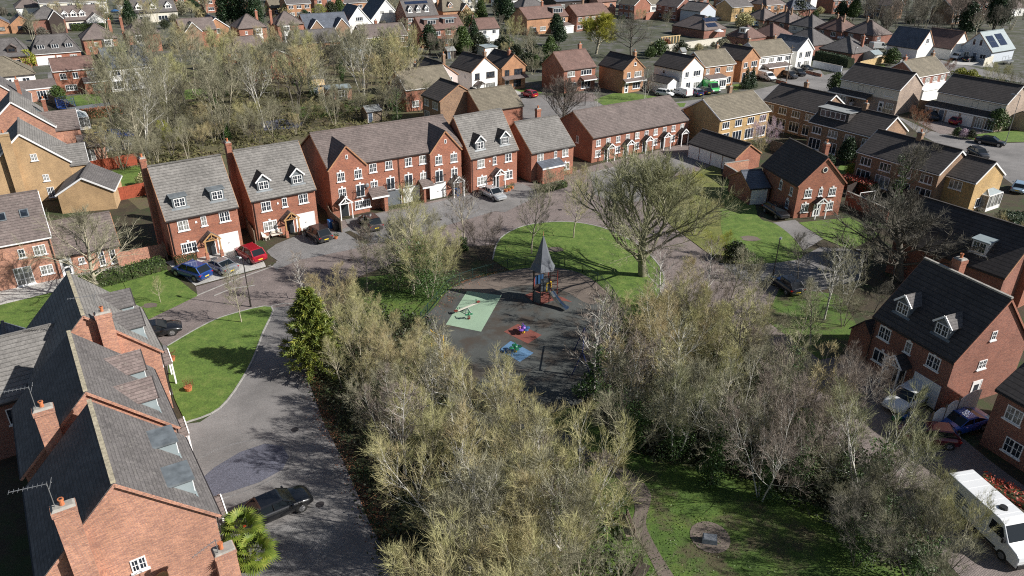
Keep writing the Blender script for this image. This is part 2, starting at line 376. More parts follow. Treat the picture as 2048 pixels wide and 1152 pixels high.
HOUSES = {}
def house(key, label, O=None, rot=None, w=8, d=8, eh=5.2, rise=3.0, L=None, Rr=None, gab=None, wall='red', roof='tb', typ='gable', wins=(), doors=(), garages=(), chims=(), dorms=(), fascia=False,
          name='detached_house', cat='house', group=None, ov=.25, gov=.12, ridge=None, pipes=(), rooflights=(), solar=None, wings=(), gabtrim=False, back=0, kz=None, verge=None):
    if O is None:
        if gab:                       # gable end corners seen left and right at eave height
            a = Vector(G(*gab[0], eh)); b = Vector(G(*gab[1], eh)); v = a - b; dd = v.length
            if not d: d = dd
            r = math.atan2(v.y, v.x) - math.pi / 2
            if rot is not None: r = R(rot)
            O = b
        else:
            a = Vector(G(*L, eh)); b = Vector(G(*Rr, eh)); v = b - a; r = math.atan2(v.y, v.x)
            if not w: w = v.length
            if rot is not None: r = R(rot)
            O = a
    else: r = R(rot)
    rng = random.Random(key)
    h = empty(name, (O[0], O[1], 0), r); tag(h, label, cat, group); HOUSES[key] = (h, w, d, eh, rise, r, (O[0], O[1]))
    k = rise / (d / 2); m = MB()
    m.quad((0, 0, -.3), (w, 0, -.3), (w, 0, eh), (0, 0, eh)); m.quad((w, d, -.3), (0, d, -.3), (0, d, eh), (w, d, eh))
    if typ == 'gable':
        m.quad((w, 0, -.3), (w, d, -.3), (w, d, eh), (w, d / 2, eh + rise), (w, 0, eh)); m.quad((0, d, -.3), (0, 0, -.3), (0, 0, eh), (0, d / 2, eh + rise), (0, d, eh))
    else:
        m.quad((w, 0, -.3), (w, d, -.3), (w, d, eh), (w, 0, eh)); m.quad((0, d, -.3), (0, 0, -.3), (0, 0, eh), (0, d, eh))
    m.build('wall', [M[wall]], h)
    rf = roof_mesh(w, d, eh, rise, ov, gov, typ).build('roof', [M[roof]], h)
    ridge_mesh(w, d, eh, rise, gov, typ, ov).build('ridge_tiles', [M[ridge or roof]], rf)
    zf = eh - k * ov
    for (ya, yb) in ((-ov - .08, -ov - .002), (d + ov + .002, d + ov + .08)): MB().box(-gov, ya, zf - .06, w + gov, yb, zf + .06).build('gutter', [M['upvc'] if fascia else M['gutter']], rf)
    if typ == 'gable':
        g = gov + .02
        for x in (-g, w + g):
            b = MB()
            for y in (-ov, d + ov): b.bar((x, y, zf + .02), (x, d / 2 + (.02 if y < 0 else -.02), eh + rise + .03), .06 if not fascia else .09, .15 if not fascia else .2)
            b.build('bargeboard', [M[verge] if verge else (M['upvc'] if fascia else M['orange'])], rf)
    for q in wins:                    # face, s, z, w, h, nx, ny, key
        f, s, z, ww, hh = q[:5]; nx, ny, kk = (list(q[5:]) + [2, 1, 's'][len(q) - 5:])[:3]
        loc, rz = face_at(f, s, z, w, d); window(h, loc, rz, ww, hh, nx, ny, kk.replace('d', '') or 's', 'd' in kk, rng=rng)
    for q in doors:
        f, s = q[:2]; loc, rz = face_at(f, s, 0.02, w, d); door(h, loc, rz, **(q[2] if len(q) > 2 else {}))
    for q in garages:
        f, s = q[:2]; loc, rz = face_at(f, s, 0.02, w, d); garage_door(h, loc, rz, **(q[2] if len(q) > 2 else {}))
    for q in chims: chimney(h, **q)
    for q in dorms: dormer(h, eh=eh, k=k, w=w, d=d, **q)
    for x in pipes: MB().cyl((x, -.09, 0), (x, -.09, eh - .25), .045, n=6).build('drainpipe', [M['gutter']], h)
    for (x, y, ww, hh) in rooflights:
        z = eh + k * y + .19; n = Vector((0, -k, 1)).normalized(); u = Vector((0, 1, k)).normalized()
        p = MB(); c = Vector((x, y, z))
        def fr(a, b, aa, bb, off, mm): p.hexa([c + Vector((a, 0, 0)) + u * b, c + Vector((aa, 0, 0)) + u * b, c + Vector((aa, 0, 0)) + u * bb, c + Vector((a, 0, 0)) + u * bb] + [c + Vector((a, 0, 0)) + u * b + n * off, c + Vector((aa, 0, 0)) + u * b + n * off, c + Vector((aa, 0, 0)) + u * bb + n * off, c + Vector((a, 0, 0)) + u * bb + n * off], mm)
        fr(-ww / 2, 0, ww / 2, hh, .06, 1); fr(-ww / 2 + .1, .1, ww / 2 - .1, hh - .1, .075, 0)
        p.build('roof_window', [M['glass'], M['lead']], rf)
    if solar:
        for (x, y, nx, ny, pw, ph, side) in solar:
            n = Vector((0, -k, 1)).normalized(); u = Vector((0, 1, k)).normalized()
            for i in range(nx):
                for j in range(ny):
                    c = Vector((x + i * (pw + .06), y, eh + k * y + .22)) + u * (j * (ph + .06)); a = Vector((pw, 0, 0)); b = u * ph
                    if side == 'R':    # right hip / end slope
                        pass
                    MB().hexa([c, c + a, c + a + b, c + b, c + n * .05, c + a + n * .05, c + a + b + n * .05, c + b + n * .05]).build('solar_panel', [M['solar']], rf)
    for q in wings: wing(h, w, d, **q)
    return h
def wing(par, W_, D_, face='F', s=0, pr=1.5, w=3, eh=2.4, rise=1.2, wall='red', roof='tb', ridge='out', wins=(), doors=(), garages=(), fascia=True, typ='gable', gov=.1, ov=.2, solid=True, z0=-.3):
    """extension on a face; ridge 'out' = gable faces outwards, 'along' = ridge parallel to the wall"""
    loc, rz = face_at(face, s, 0, W_, D_); x0 = -w / 2; m = MB(); yo = -pr
    ex = empty('extension', loc, rz, par) if False else None
    if ridge == 'out':
        m.quad((x0, yo, z0), (-x0, yo, z0), (-x0, yo, eh), (0, yo, eh + rise), (x0, yo, eh)).quad((x0, 0, z0), (x0, yo, z0), (x0, yo, eh), (x0, 0, eh)).quad((-x0, yo, z0), (-x0, 0, z0), (-x0, 0, eh), (-x0, yo, eh))
        if z0 > 0: m.quad((x0, 0, z0), (-x0, 0, z0), (-x0, yo, z0), (x0, yo, z0))
    else:
        m.quad((x0, yo, z0), (-x0, yo, z0), (-x0, yo, eh), (x0, yo, eh)).quad((x0, 0, z0), (x0, yo, z0), (x0, yo, eh), (x0, yo / 2, eh + rise), (x0, 0, eh)).quad((-x0, yo, z0), (-x0, 0, z0), (-x0, 0, eh), (-x0, yo / 2, eh + rise), (-x0, yo, eh))
    o = m.build('extension', [M[wall]], par, loc, rz); r = MB(); t = .12
    if typ == 'flat':
        r.box(x0 - .15, yo - .15, eh, -x0 + .15, 0.0, eh + .15)
    elif ridge == 'out':
        k = rise / (w / 2)
        back = 0.0 if solid is True else solid
        for sg in (-1, 1):
            P = [(sg * (w / 2 + ov), yo - gov, eh - k * ov), (0, yo - gov, eh + rise), (0, back, eh + rise), (sg * (w / 2 + ov), back if solid is True else 0, eh - k * ov)]
            Q = [(p[0], p[1], p[2] + t) for p in P]
            if sg > 0: P, Q = [P[0], P[3], P[2], P[1]], [Q[0], Q[3], Q[2], Q[1]]
            r.hexa(P + Q)
    else:
        k = rise / (pr / 2)
        for (ya, yb) in ((yo - ov, yo / 2), (0, yo / 2)):
            za = eh - k * ov if ya < yo else eh
            P = [(x0 - gov, ya, za), (-x0 + gov, ya, za), (-x0 + gov, yb, eh + rise), (x0 - gov, yb, eh + rise)]
            if ya > yb: P = [P[1], P[0], P[3], P[2]]
            r.hexa(P + [(p[0], p[1], p[2] + t) for p in P])
    r.build('extension_roof', [M[roof]], o)
    if fascia and typ == 'gable' and ridge == 'out':
        b = MB(); k = rise / (w / 2)
        for sg in (-1, 1): b.bar((sg * (w / 2 + ov), yo - gov - .03, eh - k * ov + .03), (0, yo - gov - .03, eh + rise + .03), .05, .17)
        b.build('bargeboard', [M['upvc'] if fascia != 'brick' else M['orange']], o)
    f0 = {'F': ((0, yo), 0), 'R': ((-x0, yo), math.pi / 2), 'L': ((x0, 0), -math.pi / 2)}
    def at(f, s2, z):
        if f == 'F': return (x0 + s2, yo, z), 0
        if f == 'R': return (-x0, yo + s2, z), math.pi / 2
        return (x0, -s2, z), -math.pi / 2
    for q in wins:
        f, s2, z, ww, hh = q[:5]; nx, ny, kk = (list(q[5:]) + [2, 1, 's'][len(q) - 5:])[:3]
        l2, rz2 = at(f, s2, z); fm, pm = win_mesh(ww, hh, nx, ny, kk, False)
        me = fm; ob = link('window', fm, o, l2, rz2)
        p = link('pane', pm, o, l2, rz2)
    for q in doors: l2, rz2 = at(q[0], q[1], .02); dd = door(o, l2, rz2, **(q[2] if len(q) > 2 else {})); [bpy.data.objects.remove(c) for c in list(dd.children)]
    for q in garages: l2, rz2 = at(q[0], q[1], .02); garage_door(o, l2, rz2, **(q[2] if len(q) > 2 else {}))
    return o
def bay(par, loc, rz, w=2.2, pr=.6, z0=0, h=4.8, mat='white', base=.6):
    """two-storey splayed bay with glazing bands"""
    m = MB(); a = w / 2; c = w / 2 - pr * .7
    P = [(-a, 0), (-c, -pr), (c, -pr), (a, 0)]
    for (p, q) in zip(P[:-1], P[1:]): m.quad((p[0], p[1], z0), (q[0], q[1], z0), (q[0], q[1], h), (p[0], p[1], h))
    m.quad((P[0][0], P[0][1], h), (P[1][0], P[1][1], h), (P[2][0], P[2][1], h), (P[3][0], P[3][1], h))
    o = m.build('bay', [M[mat]], par, loc, rz)
    for z in (z0 + base, z0 + base + 2.6):
        for (p, q) in zip(P[:-1], P[1:]):
            L_ = math.hypot(q[0] - p[0], q[1] - p[1]); r_ = math.atan2(q[1] - p[1], q[0] - p[0]); cc = ((p[0] + q[0]) / 2, (p[1] + q[1]) / 2, z)
            fm, pm = win_mesh(round(L_ - .08, 2), 1.25, 2 if L_ > 1 else 1, 2, 'n', False); link('window_frame', fm, o, cc, r_); link('pane', pm, o, cc, r_)
    return o
# ---------------------------------------------------------------- the houses round the play area
def onface(o, face, w, d):
    (x, y, _), rz = {'F': ((0, 0, 0), 0), 'R': ((w, 0, 0), math.pi / 2), 'B': ((w, d, 0), math.pi), 'L': ((0, d, 0), -math.pi / 2)}[face]
    o.location = (x, y, 0); o.rotation_euler = (0, 0, rz); return o
def town(key, label, O, rot, w, d, eh, rise, dtyp, pmat, extra=None, low=None, **kw):
    """three bays: window / narrow window / window above, window / porch / garage below, two dormers"""
    s1, s2, s3 = w * .21, w * .5, w * .8
    wins = [('F', s1, eh - 1.75, 1.15, 1.15, 2, 2, 'k'), ('F', s2, eh - 1.7, .6, 1.1, 1, 2, 'k'), ('F', s3, eh - 1.7, 1.15, 1.15, 2, 2, 'k'), ('F', s1 + .15, .95, 1.65, 1.15, 3, 2, 'k')]
    gar = []
    if low == 'win': wins.append(('F', s3, .95, 1.5, 1.15, 3, 2, 'k'))
    else: gar = [('F', s3 - .05, dict(w=2.25, h=2.15))]
    wins += [('L', d * .35, 1.2, .5, .9, 1, 1), ('L', d * .35, 3.6, .5, .9, 1, 1)]
    dd = []
    if dtyp: dd = [dict(x=w * .235, y0=.45, wd=1.5, hd=1.25, typ=dtyp, rg=.75 if dtyp == 'gable' else .12, rmat='td' if dtyp == 'gable' else 'lead', wwin=1.15, hwin=.95, ny=2),
                   dict(x=w * .765, y0=.45, wd=1.5, hd=1.25, typ=dtyp, rg=.75 if dtyp == 'gable' else .12, rmat='td' if dtyp == 'gable' else 'lead', wwin=1.15, hwin=.95, ny=2)]
    h = house(key, label, O=O, rot=rot, w=w, d=d, eh=eh, rise=rise, wall='red', roof='tg', wins=wins, doors=[('F', w * .53, dict(mat='doord'))], garages=gar, dorms=dd, pipes=(.2,), group=None, **kw)
    porch(h, w * .53, 1.75, 1.15, 2.2, .78, pmat, 'tb', pmat == 'oak')
    m = MB(); m.box(s2 - .95, -.06, eh - 1.2, s2 - .7, -.002, eh - .95, tx=.06); m.build('alarm_box', [M['upvc']], h)
    return h
ch = lambda x, y, z0, z1, **k: dict(x=x, y=y, z0=z0, z1=z1, **k)
town('H1', 'red brick town house with flat lead dormers and oak porch behind the three-car drive', (-37.52, 74.2), 36.0, 7.6, 7.2, 5.37, 4.72, 'flat', 'oak', chims=[ch(-.3, 4.6, 0, 11.0, a=.6, b=.9)])
town('H2', 'red brick town house with pointed dormers and oak porch, second from the left', (-30.44, 80.78), 35.0, 7.7, 8.3, 5.2, 4.62, 'gable', 'oak', chims=[ch(-.3, 5.2, 0, 10.8, a=.6, b=.9)])
town('H4', 'red brick town house with two pointed dormers and white porch, silver saloon parked in front', (-5.8, 97.94), 36.6, 7.93, 8.0, 5.22, 4.65, 'gable', 'upvc', low='win')
# long four-bay block with two gables
w3, d3, e3, r3 = 18.9, 10.6, 6.65, 2.95
wn = []
for s in (1.45, 3.75): wn.append(('F', s, 4.75, 1.0, 1.15, 2, 2, 'k'))
for s in (6.0, 8.2, 11.0, 13.1): wn.append(('F', s, 5.05, 1.0, 1.15, 2, 2, 's'))
for s in (15.2, 17.5): wn.append(('F', s, 4.75, 1.0, 1.15, 2, 2, 'k'))
for s in (1.45, 6.0, 13.1, 17.5): wn.append(('F', s, 2.65, 1.0, 1.15, 2, 2, 'k'))
for s in (3.85, 8.3, 10.9, 15.2): wn.append(('F', s, 2.3, 1.15, 1.6, 2, 1, 'k'))
wn.append(('F', 4.0, .7, 2.1, 1.05, 4, 2, 'k'))
h3 = house('H3', 'long red brick block of town houses with two front gables and small balconies', O=(-23.18, 88.5), rot=32.2, w=w3, d=d3, eh=e3, rise=r3, wall='red', roof='tb', wins=[q for q in wn if not (q[1] < 4.6 or q[1] > 14.4)], name='terraced_house', pipes=(9.6,), garages=[('F', 8.5, dict(mat='greyg')), ('F', 11.2, dict())])
for (s, ww) in ((2.45, 5.0), (16.3, 4.7)):
    wing(h3, w3, d3, 'F', s, .55, ww, e3 - .25, 2.75, wall='red', roof='tb', fascia='brick', solid=4.4, ov=.12,
         wins=[('F', q[1] - (s - ww / 2), q[2], *q[3:]) for q in wn if abs(q[1] - s) < ww / 2] + [('F', ww / 2, e3 + .85, .3, .55, 1, 1, 'n')],
         garages=[('F', .95, dict())] if s > 10 else (), doors=[('F', 1.6, {})] if s < 10 else [('F', 3.7, {})])
for s, zz, y in ((3.85, 2.3, .55), (8.3, 2.3, 0), (10.9, 2.3, 0), (15.2, 2.3, .55)):
    b = MB(); b.bar((s - .85, -y - .3, zz + .95), (s + .85, -y - .3, zz + .95), .05); b.bar((s - .85, -y - .3, zz + .02), (s + .85, -y - .3, zz + .02), .05)
    for i in range(10): b.bar((s - .85 + i * .19, -y - .3, zz), (s - .85 + i * .19, -y - .3, zz + .95), .025)
    b.bar((s - .85, -y - .3, zz + .95), (s - .85, -y, zz + .95), .04); b.bar((s + .85, -y - .3, zz + .95), (s + .85, -y, zz + .95), .04); b.build('balcony_rail', [M['black']], h3)
for s, pm in ((1.35, 0), (17.55, 0)):
    porch(h3, s, 1.7, 1.75, 2.15, .75, 'upvc', 'td')
leanto(h3, 5.0, 7.2, 1.6, 2.9, 2.15, 'tb', wall='red', wall_x=(6.6, 7.1)); leanto(h3, 12.4, 14.0, 1.2, 2.8, 2.1, 'tb', wall='red', wall_x=(12.5, 12.8))
m = MB(); m.ball((4.75, -.75, 3.7), .3, sy=.35); m.build('satellite_dish', [M['metal']], h3)
# H5 with hipped bay roof
h = house('H5', 'red brick house with plain grey roof and slate-roofed bay beside the long terrace', O=(2.63, 102.9), rot=33.8, w=7.65, d=8.75, eh=4.5, rise=3.3, wall='red', roof='tg',
      wins=[('F', 1.6, 2.95, 1.1, 1.1, 2, 2, 'k'), ('F', 4.3, 3.0, .55, 1.0, 1, 2, 'k'), ('F', 6.1, 2.95, 1.1, 1.1, 2, 2, 'k'), ('F', 6.2, .9, 1.5, 1.05, 3, 2, 'k')], chims=[ch(5.0, 5.6, 5, 9.0)])
leanto(h, 1.0, 4.9, 1.5, 2.9, 2.25, 'slate', wall='red', wh=2.2)
# terrace
wt, dt = 21.1, 10.2
wins = [('F', 1.2 + i * 2.05, 2.55, .85, 1.0, 2, 2, 's') for i in range(10)] + [('F', 1.2 + i * 4.1, .8, 1.1, 1.1, 2, 2, 's') for i in range(5)] + [('L', 6.5, 2.4, .6, 1.1, 1, 1)]
h = house('T', 'long two-storey red brick terrace with plain brown-grey roof behind the big spreading tree', O=(12.35, 112.6), rot=34.3, w=wt, d=dt, eh=4.1, rise=2.9, wall='red', roof='tb', wins=wins, doors=[('F', 3.1 + i * 4.1, {}) for i in range(5)], name='terraced_house', pipes=(8.8,))
for i in range(5): porch(h, 3.1 + i * 4.1, 1.7, 1.1, 2.1, .7, 'upvc', 'td')
# H6: gable-fronted house on the right
h = house('H6', 'red brick gable-fronted house with round attic window and white porch', O=(34.44, 97.93), rot=-76.8, w=8.68, d=6.6, eh=4.56, rise=3.3, wall='red', roof='td', verge='red',
      wins=[('R', 1.5, 2.75, 1.0, 1.05, 2, 2, 'k'), ('R', 3.3, 2.85, .55, .95, 1, 2, 'k'), ('R', 5.0, 2.75, 1.0, 1.05, 2, 2, 'k'), ('R', 1.4, .8, 1.05, 1.1, 2, 2, 'k'), ('R', 5.0, .8, 1.05, 1.1, 2, 2, 'k'), ('F', 4.8, 2.7, .6, 1.1, 1, 2, 'k'), ('F', 7.3, 2.7, .6, 1.1, 1, 2), ('F', 6.9, .8, .7, 1.1, 1, 2, 'k')],
      doors=[('R', 3.25, dict(mat='upvc', glazed=True))], chims=[ch(6.2, 4.6, 5.5, 9.0)])
onface(porch(h, 3.3, 1.6, .9, 2.1, .65, 'upvc', 'td'), 'R', 8.68, 6.6)
m = MB(); m.cyl((8.68 - .02, 3.3, 6.35), (8.76, 3.3, 6.35), .38, .38, 16); m.cyl((8.761, 3.3, 6.35), (8.77, 3.3, 6.35), .27, .27, 16, m=1); m.build('round_window', [M['stone'], M['glass']], h)
h = house('H6g', 'small brick garage with slate roof and pale door tucked against the gable-fronted house', O=(31.9, 94.2), rot=13, w=2.9, d=5.8, eh=2.3, rise=1.5, wall='red2', roof='slate', garages=[('F', 1.4, dict(w=2.2, h=2.05))], name='garage', cat='garage', ov=.1)
# H7: three-storey house on the right
h = house('H7', 'dark-roofed red brick house with two pale pointed dormers beside the white curved fence panels', O=(31.0, 54.78), rot=-67.1, w=7.6, d=8.1, eh=4.95, rise=4.4, wall='red2', roof='td', ridge='cap', verge='red',
      wins=[('F', 1.2, 3.2, 1.15, 1.1, 2, 2, 'k'), ('F', 3.6, 3.25, .6, 1.0, 1, 2, 'k'), ('F', 6.0, 3.2, 1.15, 1.1, 2, 2, 'k'), ('F', 1.5, .95, 1.7, 1.1, 3, 1, 'k'), ('R', 3.6, 5.9, .55, .8, 1, 2), ('R', 3.4, 3.3, .9, .8, 2, 2)],
      doors=[('F', 3.5, {}), ('R', 3.6, dict(mat='upvc', glazed=True))], garages=[('F', 6.0, dict(w=2.3, h=2.1))], dorms=[dict(x=1.75, y0=.6, wd=1.35, hd=1.15, rg=.65, rmat='tgn', ny=2, wwin=1.1), dict(x=5.5, y0=.6, wd=1.35, hd=1.15, rg=.65, rmat='tgn', ny=2, wwin=1.1)],
      chims=[ch(2.3, 5.0, 6, 10.3, a=.75, b=.75)], pipes=(.15,))
porch(h, 3.5, 1.6, 1.2, 2.3, .8, 'upvc', 'td'); wing(h, 7.6, 8.1, 'L', 5.5, 2.4, 4.5, 2.3, 1.3, wall='red2', roof='td', ridge='along')
p = G(2000, 777, 5)
house('R10', 'red brick house cut by the right edge of the photo, above the red-leaved hedge', O=p, rot=-66, w=8.0, d=8.0, eh=5.0, rise=2.9, wall='red2', roof='td', wins=[('F', 1.5, 3.1, 1.2, 1.15, 2, 2, 's'), ('F', 4.6, 3.1, 1.1, 1.15, 2, 2), ('F', 2.2, .7, 1.3, 1.2, 2, 2, 's'), ('F', 5.2, .7, 1.5, 1.2, 3, 2)], chims=[ch(.35, 3, 0, 9.8, a=.6, b=1.0)])
# A B C: the three near houses on the left
for key, lab, O, rot, dr, ch_y, rm in (
    ('HA', 'nearest salmon brick house at the bottom left, one small window in its gable', (-16.33, 30.55), 124.6, 'lead', 6.45, 'tgn'),
    ('HB', 'second salmon brick house from the bottom left, with two brown-tiled dormers', (-21.74, 38.31), 124.4, 'tb', 6.45, 'tgn'),
    ('HC', 'grey-roofed house with two pale tiled dormers and red chimney beside the black sports car', (-26.70, 47.49), 124.8, 'tgn', 3.0, 'tg')):
    w_, d_, eh_, ri_ = 8.05, 8.36, 5.4, 4.23
    fl = dr == 'lead'; dl = [dict(x=x, y0=.6, wd=1.5 if fl else 1.85, hd=1.15 if fl else 1.25, typ='flat' if fl else 'gable', rg=.1 if fl else .85, rmat=dr if dr != 'tb' else 'tbn', wmat='leadl', wwin=1.15, hwin=.95, ny=2, bb='gutter') for x in (2.0, 5.9)]
    h = house(key, lab, O=O, rot=rot, w=w_, d=d_, eh=eh_, rise=ri_, wall='near', roof=rm, ridge='lich', dorms=dl, verge='near',
          wins=([('L', 4.2, 3.65, .75, .85, 2, 2, 's')] if key == 'HA' else []) + [('F', 1.5, .9, 1.4, 1.15, 2, 2, 'k'), ('F', 6.5, .9, 1.4, 1.15, 2, 2, 'k'), ('F', 1.5, 3.4, 1.1, 1.15, 2, 2, 'k'), ('F', 6.5, 3.4, 1.1, 1.15, 2, 2, 'k'), ('B', 1.8, 3.3, 1.2, 1.1, 2, 2, 'k'), ('B', 6, 3.3, 1.2, 1.1, 2, 2, 'k'), ('B', 4, .5, 2.2, 2.0, 3, 1)],
          doors=[('F', 4.2, {})], rooflights=(), pipes=(.1,), chims=[ch(-.32, ch_y, 0, 9.6 if key != 'HC' else 9.7, a=.6, b=1.0, mat='near')])
    porch(h, 4.2, 1.8, 1.0, 2.2, .7, 'upvc', 'tb')
    MB().box(-.63, ch_y - .85, 0, -.004, ch_y + .75, 4.6 if key != 'HC' else 6.2).build('chimney_breast', [M['near']], h)
    # television aerial on the chimney
    a = MB(); cx, cy, cz = -.32, ch_y + .3, 9.7
    a.cyl((cx, cy, cz), (cx, cy, cz + 1.5), .022, n=6); a.bar((cx, cy, cz + 1.45), (cx + .25, cy + 1.5, cz + 1.5), .025)
    for i in range(9): t = i / 8; q = (cx + .25 * t, cy + 1.5 * t, cz + 1.46 + .04 * t); a.bar((q[0] - .16, q[1] + .03, q[2]), (q[0] + .16, q[1] - .03, q[2]), .014)
    a.bar((cx - .2, cy - .2, cz + 1.6), (cx + .2, cy - .1, cz + 1.25), .02); a.bar((cx + .2, cy - .25, cz + 1.6), (cx - .2, cy - .05, cz + 1.25), .02)
    a.build('television_aerial', [M['metal']], h)
hA = HOUSES['HA'][0]
m = MB(); m.ball((0, 0, 0), .33, sx=1, sy=.3, sz=1, n=14, k=8); m.bar((0, .05, 0), (0, .35, -.1), .05); d_ = m.build('satellite_dish', [M['oak']], hA, loc=(-.45, 3.3, 3.0), rz=-math.pi / 2)
# ground-floor extension at the foot of the nearest gable with its own chimney
h = house('HA2', 'low outbuilding with a square chimney at the bottom edge beside the palm', O=G(540, 1225, 2.0), rot=124.6, w=3.0, d=2.6, eh=1.6, rise=1.2, wall='near', roof='tgn', name='outbuilding', cat='outbuilding')
c0 = G(447, 1098, 6.2)
cm = MB(); cm.box(-.36, -.5, 0, .36, .5, 6.0); cm.box(-.4, -.54, 6.0, .4, .54, 6.2); cm.box(-.37, -.51, 6.202, .37, .51, 6.3, m=1, tx=.05, ty=.05)
cc = cm.build('chimney_stack', [M['near'], M['cap']], None, (c0[0], c0[1], 0), R(124.6)); tag(cc, 'free chimney stack with one terracotta pot beside the palm at the bottom edge', 'chimney')
p = MB(); p.cyl((0, .1, 6.29), (0, .1, 6.62), .12, .1, 10); p.cyl((0, .1, 6.6), (0, .1, 6.68), .14, .14, 10); p.build('chimney_pot', [M['pot']], cc)
a = MB(); a.cyl((-.2, .3, 6.3), (-.2, .3, 7.2), .02, n=6); a.bar((-.2, .3, 7.15), (-.75, 1.5, 7.2), .025)
for i in range(8): t = i / 7; q = (-.2 - .55 * t, .3 + 1.2 * t, 7.16); a.bar((q[0] - .13, q[1] - .06, q[2]), (q[0] + .13, q[1] + .06, q[2]), .014)
a.build('television_aerial', [M['metal']], cc)
# rear roofs seen left of A-B-C
house('D', 'grey-tiled rear house with dark window wall on the left edge, behind the second near house', O=(-37.2, 40.6), rot=34.6, w=9.5, d=6.6, eh=4.7, rise=3.0, wall='red2', roof='tg', wins=[('F', 6.8, 2.6, 1.6, 1.3, 2, 1), ('F', 3, 2.6, 1.6, 1.3, 2, 1)])
house('D2', 'small dark-roofed outbuilding by the lawn at the left edge', O=G(80, 700, 3), rot=124.6, w=4.5, d=4.2, eh=2.4, rise=1.6, wall='near', roof='slate', ridge='tgn', name='outbuilding', cat='outbuilding')

# ---------------------------------------------------------------- left: brown-roofed house with french windows and its low wing
house('LW', 'brown-roofed brick house with white french windows at the left edge, striped with tree shadow', O=(-58.6, 63.1), rot=34, w=12.8, d=8.6, eh=5.0, rise=3.4, wall='near', roof='tb',
      wins=[('F', 10.0, 3.15, .6, .95, 1, 2), ('F', 12.0 - .9, 3.1 + .05, 1.1, 1.1, 2, 2), ('F', 11.6, .8, 1.25, 1.0, 2, 2), ('F', 7.0, 3.1, 1.1, 1.1, 2, 2)][:1] + [('F', 11.6, 3.1, 1.1, 1.05, 2, 2), ('F', 11.7, .85, 1.15, 1.0, 2, 2), ('F', 9.6, .15, 1.6, 2.0, 2, 3)],
      fascia=True, pipes=(12.65,), rooflights=[(9.2, 1.9, .8, 1.0), (11.2, 1.9, .8, 1.0)])
house('LW2', 'low brick wing with arched white door, joined to the brown-roofed house at the left', O=(-48.3, 70.4), rot=34, w=6.2, d=5.6, eh=2.55, rise=2.6, wall='near', roof='tb', wins=[('F', 2.4, 1.1, .6, .7, 2, 2), ('F', 4.3, .4, .6, 1.7, 1, 3), ('F', 5.4, .4, .6, 1.7, 1, 3)], doors=[('F', .9, dict(mat='upvc', glazed=True))], name='low_wing', cat='house wing')
# buff gabled houses above it
g = dict(wall='buff', roof='tg', fascia=True)
a = G(137.7, 321.4, 5)
house('P1', 'buff brick house with white-edged gable and tall chimney above the red-fenced garden', O=a, rot=121, w=9.0, d=9.4, eh=5, rise=4.2, **g, wins=[('L', 5.6, 5.6, .75, .9, 2, 2), ('L', 6.3, 2.7, .7, .9, 2, 2), ('L', 6.4, .4, .8, 1.4, 2, 2)], chims=[ch(-.35, 6.3, 0, 9.6, a=.65, b=1.1, mat='buff')], wings=[dict(face='F', s=2.2, pr=2.2, w=4.2, eh=4.4, rise=2.2, wall='buff', roof='tg', solid=2.0)])
a = G(108, 252, 5)
house('P2', 'second of the white-edged gabled houses on the left, brick gable end', O=a, rot=121, w=9.0, d=9.4, eh=5, rise=4.2, wall='near', roof='tg', fascia=True, wings=[dict(face='F', s=3.0, pr=3.4, w=4.6, eh=4.2, rise=2.4, wall='near', roof='tb', solid=2.2)], rooflights=[(4.5, 1.2, .7, 1.0)], chims=[ch(4.5, .6, 5, 8.3)])
a = G(60, 204, 5)
house('P3', 'third white-edged gabled house at the left edge, nearest the hedge of the far gardens', O=a, rot=121, w=8.0, d=9.4, eh=5, rise=4.2, wall='near', roof='tgn', fascia=True, chims=[ch(2.2, 1.2, 5, 8.6)])
a = G(225, 380, 2.6)
house('sm', 'buff brick garage with white-trimmed gable behind the bare tree on the left', O=a, rot=108, w=6.2, d=6.4, eh=2.6, rise=1.9, wall='buff', roof='tgn', fascia=True, name='garage', cat='garage')
house('sr', 'small brick garden room with glazed door beside the blue-covered trampoline net', O=G(160, 295, 2.5), rot=34, w=3.4, d=3.4, eh=2.5, rise=1.2, wall='near', roof='tb', wins=[('F', 1.2, .2, 1.2, 1.9, 2, 1)], name='garden_room', cat='garden room')
# ---------------------------------------------------------------- streets behind
def semi(w, n=4, eh=5.0, lowz=.8, big=True, face='F', m=2):
    out = []
    for i in range(n):
        s = w * (i + .5) / n; out.append((face, s, eh - 1.75, min(1.7, w / n * .6), 1.15, 3 if w / n > 2.4 else 2, 1))
        out.append((face, s, .5 if big else lowz, min(2.3, w / n * .72), 1.75 if big else 1.2, 3, 1))
    return out
def far(key, label, L=None, Rr=None, gab=None, **k):
    return house(key, label, L=L, Rr=Rr, gab=gab, **k)
A34 = 34
